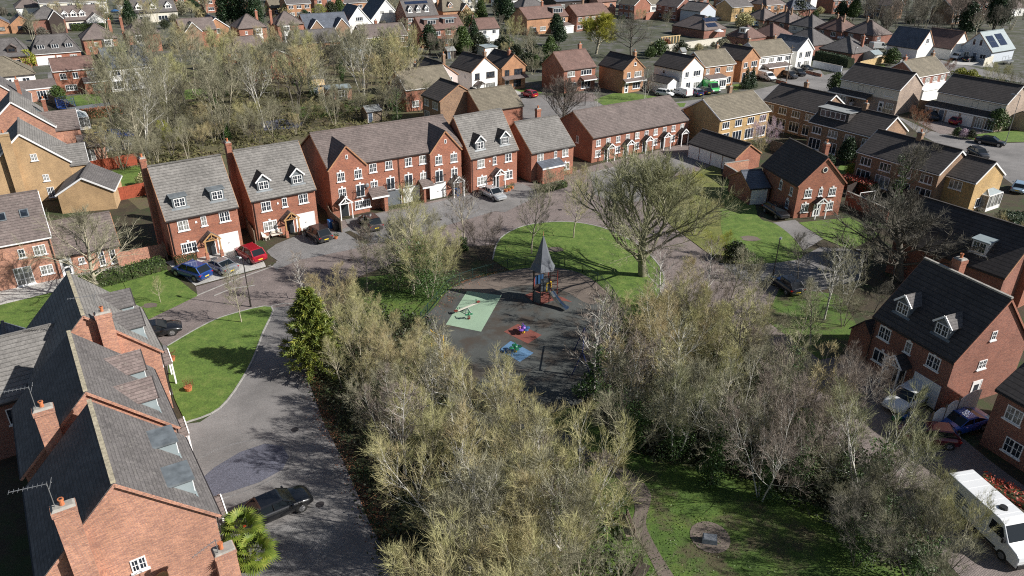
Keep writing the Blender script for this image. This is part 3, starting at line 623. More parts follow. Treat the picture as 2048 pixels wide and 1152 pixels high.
# right of centre: brown semis
far('R4', 'orange brick semi with mottled brown roof and central chimney, behind the garage block', (1440.6, 239), (1539.4, 220), w=0, d=8.4, eh=4.8, rise=2.5, wall='yellow', roof='tl', fascia=True, wins=semi(12.5, 4, 4.8), chims=[ch(7.2, 4.9, 6, 8.6, mat='tan')], name='semi_detached_house')
h = far('R5', 'dark-roofed brown semi with orange gable end, right of the mottled-roof semi', (1529.5, 199.5), (1618, 222), rot=-57, w=11.5, d=8.0, eh=4.8, rise=2.5, wall='tan', roof='td', fascia=True, wins=semi(11.5, 4, 4.8), chims=[ch(5.2, 4.2, 6, 8.4, mat='tan')], name='semi_detached_house')
h = far('R6', 'brown brick semi with a long white box dormer and pale-edged gable', (1621, 242), (1757.5, 275), w=0, rot=-56, d=8.0, eh=4.8, rise=2.6, wall='tan', roof='td', fascia=True, wins=semi(12, 4, 4.8), chims=[ch(6.6, 4.0, 6, 8.5, mat='tan')], dorms=[dict(x=3.2, y0=1.0, wd=5.6, hd=1.5, typ='flat', rg=.05, rmat='felt', wmat='td', wwin=4.6, hwin=1.1, nx=5, ny=1)], name='semi_detached_house')
h = far('R7', 'brown brick semi with dark roof and orange gable, behind the ivy-clad tree', (1848, 335), (1922.5, 358), O=(50.1, 104.4), rot=-58, w=12.2, d=7.8, eh=4.7, rise=2.5, wall='tan', roof='td', fascia=True, wins=semi(12.2, 4, 4.7), chims=[ch(6.2, 3.9, 6, 8.3, mat='tan')], name='semi_detached_house')
h = far('R8', 'narrow yellow gabled house end with white conservatory, right of the ivy-clad tree', O=(57.5, 96.2), rot=-58, w=5.2, d=6.8, eh=4.3, rise=2.1, wall='yellow', roof='td', fascia=True, wins=[('F', 2.8, 2.7, 1.7, 1.15, 3, 1), ('R', 2, .6, 1.2, 1.2)])
p = G(1822, 372, 7.6)
h = far('R9', 'dark-roofed house with one white dormer and a broad sloping brick chimney gable', O=G(1790, 470, 4.4), rot=-57, w=11.5, d=8.0, eh=4.2, rise=3.6, wall='red2', roof='td', dorms=[dict(x=8.1, y0=.9, wd=1.5, hd=1.3, typ='flat', rg=.1, rmat='leadl', wmat='white', wwin=1.3, hwin=1.1, nx=2, ny=2)], wins=[('F', 4, .8, 1.2, 1.1), ('F', 7, .8, 1.2, 1.1)], chims=[ch(11.85, 4.2, 0, 8.9, a=.7, b=1.5)])
hh = far('R2', 'white-banded dark-roofed semi with pale brick gable and long porch roof', (1684, 157), (1798, 178.8), rot=-56, w=12.8, d=8.0, eh=5.0, rise=2.7, wall='pale', roof='td', fascia=True, wins=[('F', 1.5, 3.3, 2.0, 1.1, 3, 1), ('F', 4.6, 3.3, 1.1, 1.1), ('F', 7.2, 3.3, 1.1, 1.1), ('F', 10.8, 3.3, 2.0, 1.1, 3, 1), ('F', 11.4, 1.0, 1.6, 1.1, 3, 1)], doors=[('F', 9.6, dict(mat='upvc', glazed=True))], name='semi_detached_house')
m = MB(); m.box(.003, -.05, 2.75, 12.79, -.004, 4.6); m.build('render_band', [M['cream']], hh)
leanto(hh, -1.2, 7.4, 2.0, 3.0, 2.35, 'td', wall='pale', wall_x=(-1.1, 3.5))
for x in (.2, 2.3): window(hh, (x - .2, -2.01, .7), 0, 1.9, 1.4, 3, 1)
hh = far('R3', 'dark-roofed semi with white garage doors behind the small red car', (1878, 182), (2010, 207), rot=-56, w=12.6, d=8.0, eh=5.0, rise=2.7, wall='pale', roof='td', fascia=True, wins=[('F', 1.5, 3.3, 2.0, 1.1, 3, 1), ('F', 4.8, 3.3, 1.1, 1.1), ('F', 7.2, 3.3, 1.1, 1.1), ('F', 10.6, 3.3, 2.0, 1.1, 3, 1)], name='semi_detached_house')
m = MB(); m.box(.003, -.05, 2.75, 12.59, -.004, 4.6); m.build('render_band', [M['cream']], hh)
o = leanto(hh, -.8, 12.4, 1.9, 3.0, 2.3, 'td', wall='pale')
window(hh, (.6, -1.92, .9), 0, 1.5, 1.1, 2, 1); door(hh, (2.5, -1.92, .02), 0, mat='doorb'); garage_door(hh, (4.6, -1.92, .02), 0, 2.1, 2.0); garage_door(hh, (7.3, -1.92, .02), 0, 2.1, 2.0); window(hh, (9.6, -1.92, .2), 0, 1.4, 1.8, 3, 1); window(hh, (11.5, -1.92, .2), 0, 1.6, 1.8, 3, 1)
wing(hh, 12.6, 8.0, 'R', 5, 3, 3.2, 2.5, 1.0, wall='pale', roof='td', ridge='along', wins=[('F', 1.6, .9, 1.2, 1.1)])
hh = far('R1', 'brown-roofed semi with red gable and white lower storey, behind the white-banded semi', (1834, 153.6), (1895, 142.7), rot=33, w=11.8, d=7.5, eh=5.0, rise=2.6, wall='red2', roof='tl', fascia=True, wins=semi(11.8, 4), chims=[ch(.8, 3.9, 6, 8.4), ch(11.2, 3.9, 6, 8.4, mat='tan')], name='semi_detached_house')
leanto(hh, .2, 11.4, 2.0, 2.9, 2.4, 'white', wall='white')
g = far('GB', 'low brick garage block with dark tiled roof and four white doors beside the blossoming bush', (1378, 286), (1469.6, 317), rot=-57, w=9.8, d=5.6, eh=2.3, rise=1.7, wall='red', roof='td', garages=[('F', 1.25 + i * 2.42, dict(w=2.1, h=2.0)) for i in range(4)], name='garage_block', cat='garages', ov=.15)
# white, orange and cream gables of the middle street
far('T5g', 'orange brick gable-fronted house with dark roof behind the two thin birches', gab=((1248, 140), (1289, 135)), rot=124, w=8.2, d=6.0, eh=5, rise=2.4, wall='orange', roof='td', wins=[('L', 1.5, 3.2, 1.0, 1.2), ('L', 4.2, 3.2, 2.0, 1.2, 3, 1), ('L', 3.2, 6.0 - .3, .6, .7, 1, 1), ('L', 4.0, .7, 2.2, 1.4, 3, 1), ('F', 6, 3.3, .6, .8, 1, 1)], doors=[('L', 1.1, dict(mat='upvc', glazed=True))], chims=[ch(.9, 2.4, 6, 8.4, mat='orange')])
onface(leanto(HOUSES['T5g'][0], 0, 6, .9, 3.0, 2.5, 'tb'), 'L', 8.2, 6.0)
hh = far('T5h', 'white rendered gable-fronted house with side garage, beside the line of parked cars and vans', gab=((1370, 143), (1408, 134)), rot=126, w=8.4, d=6.8, eh=5, rise=2.4, wall='white', roof='td', wins=[('L', 1.5, 3.3, 1.1, 1.2), ('L', 4.7, 3.3, 2.2, 1.2, 3, 1), ('L', 2.2, .4, 1.4, 1.8), ('L', 5, .7, 1.9, 1.3, 3, 1), ('B', 3, 3.4, .7, .8, 1, 1)])
wing(hh, 8.4, 6.8, 'B', 4.6, 3.4, 6.0, 2.3, 1.0, wall='white', roof='td', ridge='along')
hh = far('T6a', 'brown brick semi with mottled roof and glazed porch, behind the bright green van', (1410, 133), (1471, 126.5), rot=31, w=9.3, d=7.6, eh=5, rise=2.5, wall='orange', roof='tl', fascia=True, wins=[('F', 1.0, 3.3, 1.0, 1.1), ('F', 4, 3.3, 1.5, 1.1, 3, 1), ('F', 7.8, 3.3, 2.0, 1.1, 3, 1), ('F', 7.5, .6, 2.2, 1.5, 3, 1)], chims=[ch(7.3, 4.2, 6, 8.5, mat='tan')], name='semi_detached_house')
leanto(hh, 0, 5.3, 2.0, 2.9, 2.4, 'tb', wall='white'); window(hh, (1.5, -2.02, .6), 0, 2.2, 1.5, 3, 1); window(hh, (4.0, -2.02, .6), 0, 2.0, 1.5, 3, 1)
far('T6b', 'tan brick gable-fronted house between the mottled-roof semi and the white-fronted semi', gab=((1488, 124), (1520, 115.7)), rot=126, w=8.2, d=6.4, eh=5, rise=2.4, wall='orange', roof='td', fascia=False, wins=[('L', 1.4, 3.2, 1.3, 1.2), ('L', 4.5, 3.2, 2.1, 1.3, 3, 1), ('L', 4.4, .6, 2.2, 1.5, 3, 1)], doors=[('L', 1.2, {})])
hh = far('T6c', 'white-fronted semi with brown roof behind the white camper van', (1519.5, 113), (1584, 105), rot=32, w=11.6, d=8.0, eh=5, rise=2.6, wall='white', roof='tl', fascia=True, wins=semi(11.6, 4), chims=[ch(.5, 4.4, 6, 8.5, mat='tan'), ch(9.4, 4.2, 6, 8.5, mat='tan')], garages=[('F', 9.6, dict(mat='greyg', w=2.6))], name='semi_detached_house')
leanto(hh, 1.5, 9.6, 2.0, 2.9, 2.4, 'tb', wall='orange', wall_x=(3.4, 7.4))
hh = far('T6d', 'tall narrow white gable-fronted house at the end of the middle street', gab=((1597.6, 102.4), (1627.5, 97.4)), rot=124, w=8.2, d=6.4, eh=5, rise=2.7, wall='white', roof='slate', fascia=True, wins=[('L', 1.5, 3.1, 1.1, 1.5), ('L', 4.4, 3.1, 2.1, 1.5, 3, 1), ('L', 1.5, .4, 1.2, 1.9), ('L', 4.4, .4, 2.1, 1.9, 3, 1)])
hh = far('T5f', 'red-brown roofed house with wide white window behind the bare street tree', (1128, 140), (1190, 132), rot=34, w=8.8, d=8.0, eh=5, rise=3.0, wall='red', roof='tr', wins=[('F', 2, 3.4, 2, 1.1, 3, 1), ('F', 6.2, 3.4, 3.0, 1.1, 4, 1), ('F', 2.5, .5, 2, 1.6), ('F', 6.2, .5, 2.6, 1.6, 3, 1)], chims=[ch(7.6, 4.4, 6, 9.2)])
leanto(hh, 4.6, 8.6, 1.4, 3.0, 2.5, 'tr')
hh = far('T4j', 'white gable-fronted house with dark roof and three wheelie bins at its corner', gab=((947, 144), (995, 136.5)), rot=128, w=8.0, d=6.8, eh=5, rise=2.6, wall='white', roof='td', wins=[('L', 1.4, 3.2, 1.2, 1.3, 2, 1, 'd'), ('L', 4.9, 3.3, 2.2, 1.2, 3, 1, 'd'), ('L', 4.9, .5, 2.3, 1.6, 3, 1, 'd'), ('B', 5.5, 3.3, .6, .7, 1, 1)], doors=[('L', 2.6, dict(mat='upvc'))], chims=[ch(.9, 2.8, 6, 8.6, mat='tan')])
m = MB(); m.box(.0, 0, 0, .04, 6.8, 1.0); hh2 = m.build('brick_plinth', [M['red']], hh, loc=(-.045, 0, 0)); onface(porch(hh, 1.6, 2.0, 1.2, 2.3, .6, 'dwood', 'tb'), 'L', 8, 6.8)
hh = far('T4k', 'orange brick gable-fronted house with canopy, right of the white gable-fronted house', gab=((1007.5, 133), (1051, 130)), rot=124, w=8.0, d=6.2, eh=5, rise=2.5, wall='orange', roof='td', wins=[('L', 1.3, 3.1, 1.2, 1.3, 2, 1, 'd'), ('L', 4.3, 3.1, 2.2, 1.3, 3, 1, 'd'), ('L', 4.0, .6, 2.0, 1.5, 3, 1, 'd')], doors=[('L', 1.3, {})], chims=[ch(1.4, 3.5, 6, 8.3, mat='red')])
onface(leanto(hh, 0, 6.2, 1.2, 3.0, 2.5, 'tb', fascia=False), 'L', 8, 6.2)
far('T4g', 'dark-fronted brick house with orange gable end rising behind the long four-gabled block', O=(-16.9, 137.6), rot=-54, w=6.4, d=8.0, eh=5, rise=2.4, wall='tan', roof='td', fascia=False, wins=[('F', 1.5, 3.3, 1.6, 1.2, 3, 1), ('F', 4.6, 3.2, 1.8, 1.3, 3, 1), ('F', 1.5, .5, 1.8, 1.8)])
far('T4h', 'small dark-roofed wing between the orange-gabled house and the brown-roofed house', O=G(907, 199, 3.6), rot=-54, w=3.2, d=8.0, eh=3.4, rise=1.8, wall='tan', roof='td', wins=[('F', 1.6, 1.8, 1.2, 1.2)], name='house_wing', cat='house wing')
far('T4i', 'low brown-roofed house just behind the dormered house with the silver saloon', O=(-6.0, 131.8), rot=33, w=9.2, d=8.2, eh=3.4, rise=2.8, wall='red', roof='tl', wins=[('L', 2, .9, 1.4, 1.2), ('L', 5.5, .9, 1.6, 1.2)])
far('T4f', 'brown-roofed house with red brick front left of the dark-fronted brick house', O=(-21.0, 144.7), rot=34, w=10.5, d=8.0, eh=4.4, rise=2.9, wall='red', roof='tl', fascia=True, wins=[('F', 6.0, 2.6, 1.5, 1.2, 2, 1), ('F', 2, .8, 1.5, 1.2)], chims=[ch(4.5, 4.4, 6, 8.2, mat='black', a=.35, b=.35)])
far('T4e', 'pale pink gabled house with dark roof peeping over the brown-roofed house', gab=((876, 143), (915, 148)), O=G(915, 148, 5), rot=124, w=9.0, d=6.8, eh=5, rise=2.4, wall='pinkr', roof='td', wins=[('L', 4.6, 3.0, 1.8, 1.6, 2, 2)], chims=[ch(1.5, 2.4, 6, 9.0, mat='tan')])
far('T4f2', 'small brown-roofed house behind the red brick front, left of the pale pink gable', O=G(812, 150, 4.5), rot=34, w=7.0, d=6.5, eh=4.5, rise=2.4, wall='red', roof='tl')
# next street back
far('T3e', 'orange brick semi with brown roof behind the grassy bank, left of the leaning bare tree', (725, 76), (813, 70), rot=31, w=13.0, d=8.0, eh=5, rise=2.6, wall='orange', roof='tb', fascia=True, wins=semi(13, 4), chims=[ch(5.6, 4.2, 6, 8.6)], name='semi_detached_house')
leanto(HOUSES['T3e'][0], 2.5, 12, 2.2, 2.9, 2.3, 'tr', wall='orange', wall_x=(3, 11.8))
far('T3f', 'tiny orange gabled garage in front of the orange brick semi', gab=((735, 107), (752, 105.5)), rot=124, w=4.5, d=3.4, eh=2.2, rise=1.1, wall='orange', roof='td', name='garage', cat='garage', garages=[('L', 1.7, dict(w=1.9, h=1.8))])
far('T3d', 'large white steep gable with two small windows at the top, left of the three-dormered roof', gab=((745, 40), (804.7, 36)), rot=124, w=11, d=11.5, eh=3, rise=6.0, wall='white', roof='slate', fascia=True, wins=[('L', 4.2, 4.6, 1.3, 1.2, 3, 1), ('L', 7.4, 4.6, 1.3, 1.2, 3, 1), ('L', 8, .8, 2.4, 1.3, 3, 1)], rooflights=())
far('T3c', 'smaller white steep gable with a strip of four windows, left of the large white gable', gab=((703, 51), (745, 46)), rot=124, w=9, d=9.0, eh=3, rise=5.2, wall='white', roof='slate', fascia=True, wins=[('L', 4.6, 3.9, 2.4, 1.2, 4, 1)])
far('T3b', 'slate-roofed bungalow with two pointed gables left of the white steep gables', (612, 58), (690, 56), rot=32, w=14, d=9, eh=3, rise=3.6, wall='red2', roof='slate', wings=[dict(face='F', s=3.0, pr=1.6, w=4.4, eh=3, rise=2.6, wall='tan', roof='slate', solid=2.5), dict(face='F', s=11.0, pr=1.6, w=4.4, eh=3, rise=2.6, wall='tan', roof='slate', solid=2.5)])
bk = dict(w=8.0, d=7.6, eh=5, rise=3.1, typ='hip', wall='red', roof='tb')
def baywin(key, s, z0=0): h, w, d, *_ = HOUSES[key]; bay(h, (s, 0, 0), 0, 2.6, .7, 0, 4.7)
far('T1b', 'hip-roofed red brick house with two-storey white bay, right of the bungalow with three hipped dormers', (165.5, 79), (223, 75), rot=34, chims=[ch(7.6, 5.2, 3, 8.8)], wins=[('F', 1.4, 2.0, .6, 1.1, 1, 1), ('F', 2.8, 3.2, .7, .9, 1, 1)], **bk); baywin('T1b', 5.6)
far('T2a', 'hip-roofed house with white bay, top just clear of the bare wood on the left', (256, 68.5), (306, 64), rot=36, chims=[ch(-.2, 5.2, 3, 8.8)], **bk); baywin('T2a', 2.4)
far('T2d', 'hip-roofed house with white bay left of the tall dark cypress group shadow', (477.4, 56.7), (525, 52.7), rot=36, chims=[ch(7.2, 5.2, 3, 8.8)], wins=[('F', 2, 3.2, .6, .9, 1, 1), ('F', .9, 2, .6, .9, 1, 1)], **bk); baywin('T2d', 5.4)
far('T3a', 'hip-roofed house with grey and white bay left of the slate bungalow', (554.7, 50), (602, 46), rot=36, chims=[ch(-.3, 4.0, 3, 8.8)], wins=[('F', 5.8, 3.1, .7, 1.0, 1, 1)], **bk); baywin('T3a', 2.4)
far('T2c', 'half-timbered orange gable house among the bare crowns', gab=((425, 55), (457, 53)), rot=124, w=9, d=6.6, eh=5, rise=2.5, wall='orange', roof='slate', fascia=True, wins=[('L', 3.2, 3.4, 1.7, 1.3, 2, 1)])
far('T2e', 'brown-roofed house half hidden by bare crowns, left of the half-timbered gable', (362, 62), (418, 57), rot=34, w=9.5, d=7, eh=5, rise=2.6, wall='red', roof='tb', wings=[dict(face='F', s=3, pr=1.2, w=4.4, eh=4.8, rise=2.4, wall='tan', roof='tgn', solid=2.2)])
far('T2f', 'red brick house with white windows seen through the wood', O=G(456, 104, 5), rot=34, w=8.8, d=7.5, eh=5, rise=2.6, wall='orange', roof='tb', wins=semi(8.8, 3))
far('T3g', 'orange brick bungalow with pale window frames behind the gnarled bare oak', (591, 87), (676, 80), rot=32, w=12.5, d=7.5, eh=3.2, rise=2.6, wall='orange', roof='tgn', fascia=True, wins=[('F', 2, .9, 2.2, 1.3, 3, 1), ('F', 6, .9, 2.2, 1.3, 3, 1), ('F', 10.5, .9, 2.0, 1.3, 3, 1)])
far('T3i', 'broad brown gable with pale verge behind the crowns of the wood', gab=((498, 126), (612, 122)), rot=124, w=9, d=13.5, eh=3.4, rise=3.2, wall='red', roof='tgn', fascia=True, wins=[('L', 4, .9, 2, 1.4, 3, 1), ('L', 9, .9, 2, 1.4, 3, 1)])
far('T3h', 'flat-roofed white rendered garage with a steep brown roof behind it', O=G(702, 104, 3.2), rot=33, w=4.6, d=6.5, eh=3.0, rise=.25, wall='white', roof='leadl', name='garage', cat='garage', ov=.05)
far('T1a', 'bungalow with three hipped dormers and a wide white garage door at the top left', (64.6, 108), (158, 101), rot=33, w=10.6, d=8.4, eh=2.9, rise=3.6, wall='red', roof='tgn', typ='hhip', fascia=True, garages=[('F', 2.6, dict(w=4.0, h=2.1))], wins=[('F', 8.8, .9, 1.6, 1.2, 3, 1)], doors=[('F', 5.6, dict(mat='upvc', glazed=True))],
    dorms=[dict(x=x, y0=.8, wd=1.9, hd=1.15, typ='hip', rg=.8, rmat='tgn', wmat='tgn', wwin=1.6, hwin=1.0, nx=3) for x in (2.2, 5.3, 8.4)])
far('T1e', 'red brick house with brown roof and projecting lounge beside the small lawn on the left', (105.5, 142.5), (207, 133.5), rot=34, w=10.0, d=6.6, eh=5, rise=1.9, wall='red', roof='tr', fascia=True, wins=[('F', 1.6, 3.2, 1.2, 1.2, 2, 2), ('F', 3.9, 3.2, 1.0, 1.2, 2, 1), ('F', 7.0, 3.2, 1.8, 1.2, 3, 2), ('F', 2.6, .8, 2.2, 1.2, 3, 2)])
leanto(HOUSES['T1e'][0], 5.0, 9.8, 2.2, 3.1, 2.45, 'tb', wall='red'); window(HOUSES['T1e'][0], (7.4, -2.22, .8), 0, 2.0, 1.2, 3, 2)
far('T1d', 'white-walled hip-roofed house at the left edge with a lower brown-roofed extension', O=(-107.0, 148.2), rot=36, w=10.5, d=8.5, eh=5, rise=3.0, wall='white', roof='tl', typ='hip', wins=[('F', 5.8, 3.2, 1.0, 1.1), ('F', 8.8, 3.2, 1.3, 1.1), ('F', 2, 3.2, 1.6, 1.1)])
leanto(HOUSES['T1d'][0], 4.0, 13.6, 3.6, 3.6, 2.5, 'tb', wall='near', wall_x=(4.5, 13.2)); [window(HOUSES['T1d'][0], (x, -3.62, .3), 0, 1.6, 1.8, 3, 1) for x in (7.2, 10.6, 12.2)]
far('T1f', 'white rendered house with blue slate roof seen through the left edge of the wood', (214, 137), (300, 128), rot=38, w=9.0, d=8.5, eh=5, rise=3.4, wall='white', roof='slate', wins=semi(9, 3))
far('T1c', 'dark-windowed dormer bungalow with grey roof at the left edge, below the orange gables', O=(-129.5, 181.5), rot=28, w=11.5, d=9, eh=3, rise=3.5, wall='orange', roof='tgn', typ='hhip', dorms=[dict(x=x, y0=.8, wd=2.0, hd=1.1, typ='gable', rg=.7, rmat='tb', wmat='dwood', wwin=1.4, hwin=.8, nx=2, dark=True) for x in (3.6, 8.2)], wins=[('F', 3, .8, 3, 1.3, 4, 1), ('F', 8.6, .8, 2, 1.3)])
far('T1g', 'small orange-gabled bungalow beside a round bush, second of two at the top left', gab=((33.6, 49), (66, 47)), rot=124, w=9, d=6.2, eh=2.6, rise=2.4, wall='orange', roof='tgn', wins=[('L', 3.1, .9, 2.6, 1.2, 2, 1, 'd')])
far('T1g2', 'orange-gabled bungalow touching the left edge at the top', gab=((-20, 52), (22, 49)), rot=124, w=9, d=7.6, eh=2.6, rise=2.8, wall='orange', roof='slate', wins=[('L', 4.3, .9, 2.8, 1.2, 2, 1, 'd')])
far('T1j', 'pale chalet bungalow with three white pointed dormers and a white glazed gable', (116, 42), (205, 36), rot=34, w=13, d=9, eh=3, rise=3.8, wall='cream', roof='tb', dorms=[dict(x=x, y0=1.0, wd=1.8, hd=1.0, typ='gable', rg=.9, rmat='tb', wmat='white', wwin=1.3, hwin=.9) for x in (2.4, 4.9, 7.4)], wings=[dict(face='F', s=10.6, pr=3.0, w=5.4, eh=2.9, rise=2.0, wall='white', roof='tb', solid=2.5, wins=[('F', 2.7, .3, 4.0, 1.9, 5, 1)])], wins=[('F', 5, .3, 4.6, 1.9, 4, 1)])
far('T1h', 'dark hip-roofed house in shade behind the two orange-gabled bungalows', O=G(62, 36, 5), rot=34, w=9, d=8, eh=4.6, rise=3, wall='red2', roof='tgn', typ='hip', wings=[dict(face='F', s=6.5, pr=1.2, w=4, eh=4.5, rise=2.4, wall='dwood', roof='tgn', solid=2.2)])
far('T2b', 'grey-roofed row with white dormers above the yellow hedge at the top left', (268, 26), (357, 20), rot=34, w=14, d=9, eh=3.4, rise=3.6, wall='cream', roof='tgn', dorms=[dict(x=x, y0=1.0, wd=2.0, hd=1.0, typ='gable', rg=1.0, rmat='tgn', wmat='white', wwin=1.4, hwin=.9) for x in (2.0, 6.5, 11.5)], wins=[('F', 3, .6, 3, 1.5, 3, 1), ('F', 9, .6, 3, 1.5, 3, 1)])
far('T3j', 'brick bungalow with grey roof behind the dark cypress group', O=G(541, 16, 3), rot=34, w=8, d=7, eh=3, rise=2.6, wall='orange', roof='tl', wins=[('F', 2, .9, 1.2, 1.2), ('F', 5.5, .9, 1.6, 1.2)])
hh = far('T4a', 'tile-roofed house with three white dormers and a solar panel strip at the top', (813, 33), (861, 31), rot=32, w=11.5, d=9, eh=4.6, rise=4.4, wall='red2', roof='tgn', dorms=[dict(x=x, y0=.9, wd=1.3, hd=1.2, typ='gable', rg=.8, rmat='tgn', wmat='white', wwin=1.0, hwin=1.0) for x in (1.8, 4.8, 7.8)], wins=semi(11.5, 4, 4.6), solar=[(1.2, 3.2, 5, 1, 1.6, 1.1, 'F')])
far('T4b', 'orange brick house with pale hip roof and two small gables right of the three-dormered house', O=G(886, 22, 5), rot=34, w=10.5, d=9, eh=5, rise=3.6, wall='orange', roof='tl', typ='hhip', dorms=[dict(x=3.4, y0=.9, wd=1.6, hd=.9, typ='gable', rg=.8, rmat='tl', wmat='orange', wwin=1.0, hwin=.9)], wings=[dict(face='F', s=8.6, pr=1.2, w=3.6, eh=5, rise=2.0, wall='orange', roof='tl', solid=2, wins=[('F', 1.8, 2.8, 1.6, 1.6, 2, 2), ('F', 1.8, .3, 1.6, 1.9, 2, 2)])], wins=[('F', 2, .7, 1.8, 1.4, 3, 1)], chims=[ch(.6, 4.6, 5, 9.8, mat='orange')])
hh = far('T4c', 'red brick semi with two box dormers behind the conifers', (843, 60), (933, 55), rot=31, w=13.6, d=8, eh=5, rise=2.9, wall='red', roof='tr', fascia=False, wins=semi(13.6, 4, 5, big=False), dorms=[dict(x=3.8, y0=1.2, wd=4.6, hd=1.5, typ='flat', rg=.05, rmat='leadl', wmat='tr', wwin=2.6, hwin=1.1, nx=3), dict(x=9.6, y0=1.2, wd=4.2, hd=1.5, typ='flat', rg=.05, rmat='leadl', wmat='tr', wwin=2.8, hwin=1.1, nx=3)], name='semi_detached_house')
far('T4d', 'small white cottage with brown roof right of the box-dormered semi', (958, 58), (996.5, 55.4), rot=31, w=7.0, d=6.5, eh=3.8, rise=2.5, wall='white', roof='tr', wins=[('F', 2, 2.2, 1.2, 1.1), ('F', 5.2, 2.2, 1.2, 1.1)], chims=[ch(-.3, 3.2, 3, 7.4, mat='tan')])
far('WG', 'flat-roofed white garage between the conifers and the orange brick gable-fronted house', O=G(970, 97, 2.4), rot=34, w=4.0, d=6, eh=2.5, rise=.2, wall='white', roof='leadl', name='garage', cat='garage', ov=.05)
hh = far('T5a', 'brown-roofed semi with one tiled box dormer and a blue trampoline on its patio', (1054, 38), (1134, 30), rot=36, w=17.0, d=8.4, eh=5, rise=2.9, wall='orange', roof='tr', wins=[('F', 2.5, 1.0, 2.4, 1.3, 3, 1), ('F', 6.5, 1.0, 2.4, 1.3, 3, 1), ('F', 11.5, 3.2, 1.8, 1.2, 3, 1), ('F', 15, 3.2, 1.4, 1.2, 2, 1)], chims=[ch(9.2, 4.2, 6, 9.4)], dorms=[dict(x=13.4, y0=1.0, wd=4.6, hd=1.7, typ='flat', rg=.05, rmat='felt', wmat='tr', wwin=3.8, hwin=1.3, nx=4)], name='semi_detached_house')
leanto(hh, 10, 16.6, 3.5, 2.9, 2.3, 'tb', wall='white')
far('T5b', 'red-brown brick semi with plain roof behind the yellow-green willow', (1154, 31.6), (1206, 22), rot=38, w=15, d=8.2, eh=5, rise=2.8, wall='red2', roof='tr', wins=semi(15, 5, big=False), chims=[ch(6.2, 4.2, 6, 9.4, mat='tan')], name='semi_detached_house')
far('T5c', 'hip-roofed house with pale roof window behind the box-dormered brown semi', O=G(1046, 17, 5), rot=34, w=10.5, d=9, eh=5, rise=3.2, wall='red2', roof='tgn', typ='hip', chims=[ch(6.5, 4.6, 6, 9.2, mat='tan')])
far('T5d', 'pink brick block at the top edge left of the big bare street tree', O=G(1196, 3, 5.5), rot=34, w=9, d=6, eh=5.4, rise=2.4, wall='near', roof='tr', wins=[('F', 2.4, 3.5, 1.2, 1.1), ('F', 6.5, 3.5, 1.2, 1.1)])
far('T5e', 'dark blue-black modern building at the top edge', O=G(1112, 7, 5), rot=30, w=16, d=10, eh=5.6, rise=1.2, wall='dwood', roof='slate', wins=[('F', 3, 3.2, 2, 1.4), ('F', 8, 3.2, 2, 1.4), ('F', 13, 3.2, 2, 1.4)], name='office_building', cat='building')
# bungalow estate, top right
hw = dict(eh=2.6, wall='red2', typ='hip')
def bw(w): return [('F', w * .25, .8, 1.8, 1.3, 3, 1), ('F', w * .7, .8, 1.8, 1.3, 3, 1)]
for key, lab, L, w, d, rise, rf, cz in (
    ('b1', 'hip-roofed bungalow with grey chimney left of the cream-fronted pair, far right street', (1487, 34), 9.5, 9, 3.2, 'tb', 1), ('b2', 'hip-roofed bungalow with two chimneys, second in the far right street', (1533, 39.5), 10, 9, 3.2, 'tb', 2),
    ('b3', 'cream-fronted hip-roofed bungalow with greenish roof, middle of the far right street', (1579, 48), 9.5, 9, 3.2, 'tgn', 1), ('b4', 'hip-roofed bungalow with pinkish roof and twin chimneys in the far right street', (1632, 55), 10, 9, 3.4, 'tr', 2),
    ('b5', 'hip-roofed bungalow with flat dormer at the right end of the far right street', (1688.5, 62), 10.5, 9, 3.4, 'tb', 1)):
    h = house(key, lab, L=L, Rr=(L[0] + 50, L[1]), rot=-60, w=w, d=d, rise=rise, roof=rf, wins=bw(w) + [('R', 3, .8, 1.6, 1.2, 3, 1)], chims=[ch(w * .45 + i * 2.6, d * .42, 3, 6.9, a=.5, b=.5, mat='tan') for i in range(cz)], name='bungalow', cat='bungalow', eh=2.6, typ='hip', wall='cream' if key == 'b3' else 'red2')
far('b6', 'near hip-roofed bungalow with one red chimney behind the camper van semi', O=G(1500, 66, 2.6), rot=-58, w=9, d=9, rise=3.0, roof='tr', name='bungalow', cat='bungalow', **hw)
far('b7', 'wide dark hip-roofed bungalow behind the tall narrow white house', O=G(1563, 80, 2.8), rot=-58, w=11, d=10, rise=3.6, roof='tgn', name='bungalow', cat='bungalow', eh=2.8, wall='red2', typ='hip')
far('b8', 'mottled hip-roofed bungalow with red chimney behind the trimmed hedge', O=G(1640, 96, 2.6), rot=-57, w=10, d=9.5, rise=3.2, roof='tgn', chims=[ch(8.4, 6, 3, 6.4)], name='bungalow', cat='bungalow', **hw)
wing(HOUSES['b8'][0], 10, 9.5, 'R', 7, 3.2, 3.6, 2.2, .8, wall='cream', roof='leadl', ridge='along')
hs = far('bs', 'hip-roofed bungalow with two rows of solar panels beside the white-tipped parasol', O=G(1345, 50, 2.6), rot=-56, w=14, d=10, rise=3.4, roof='tb', name='bungalow', cat='bungalow', **hw)
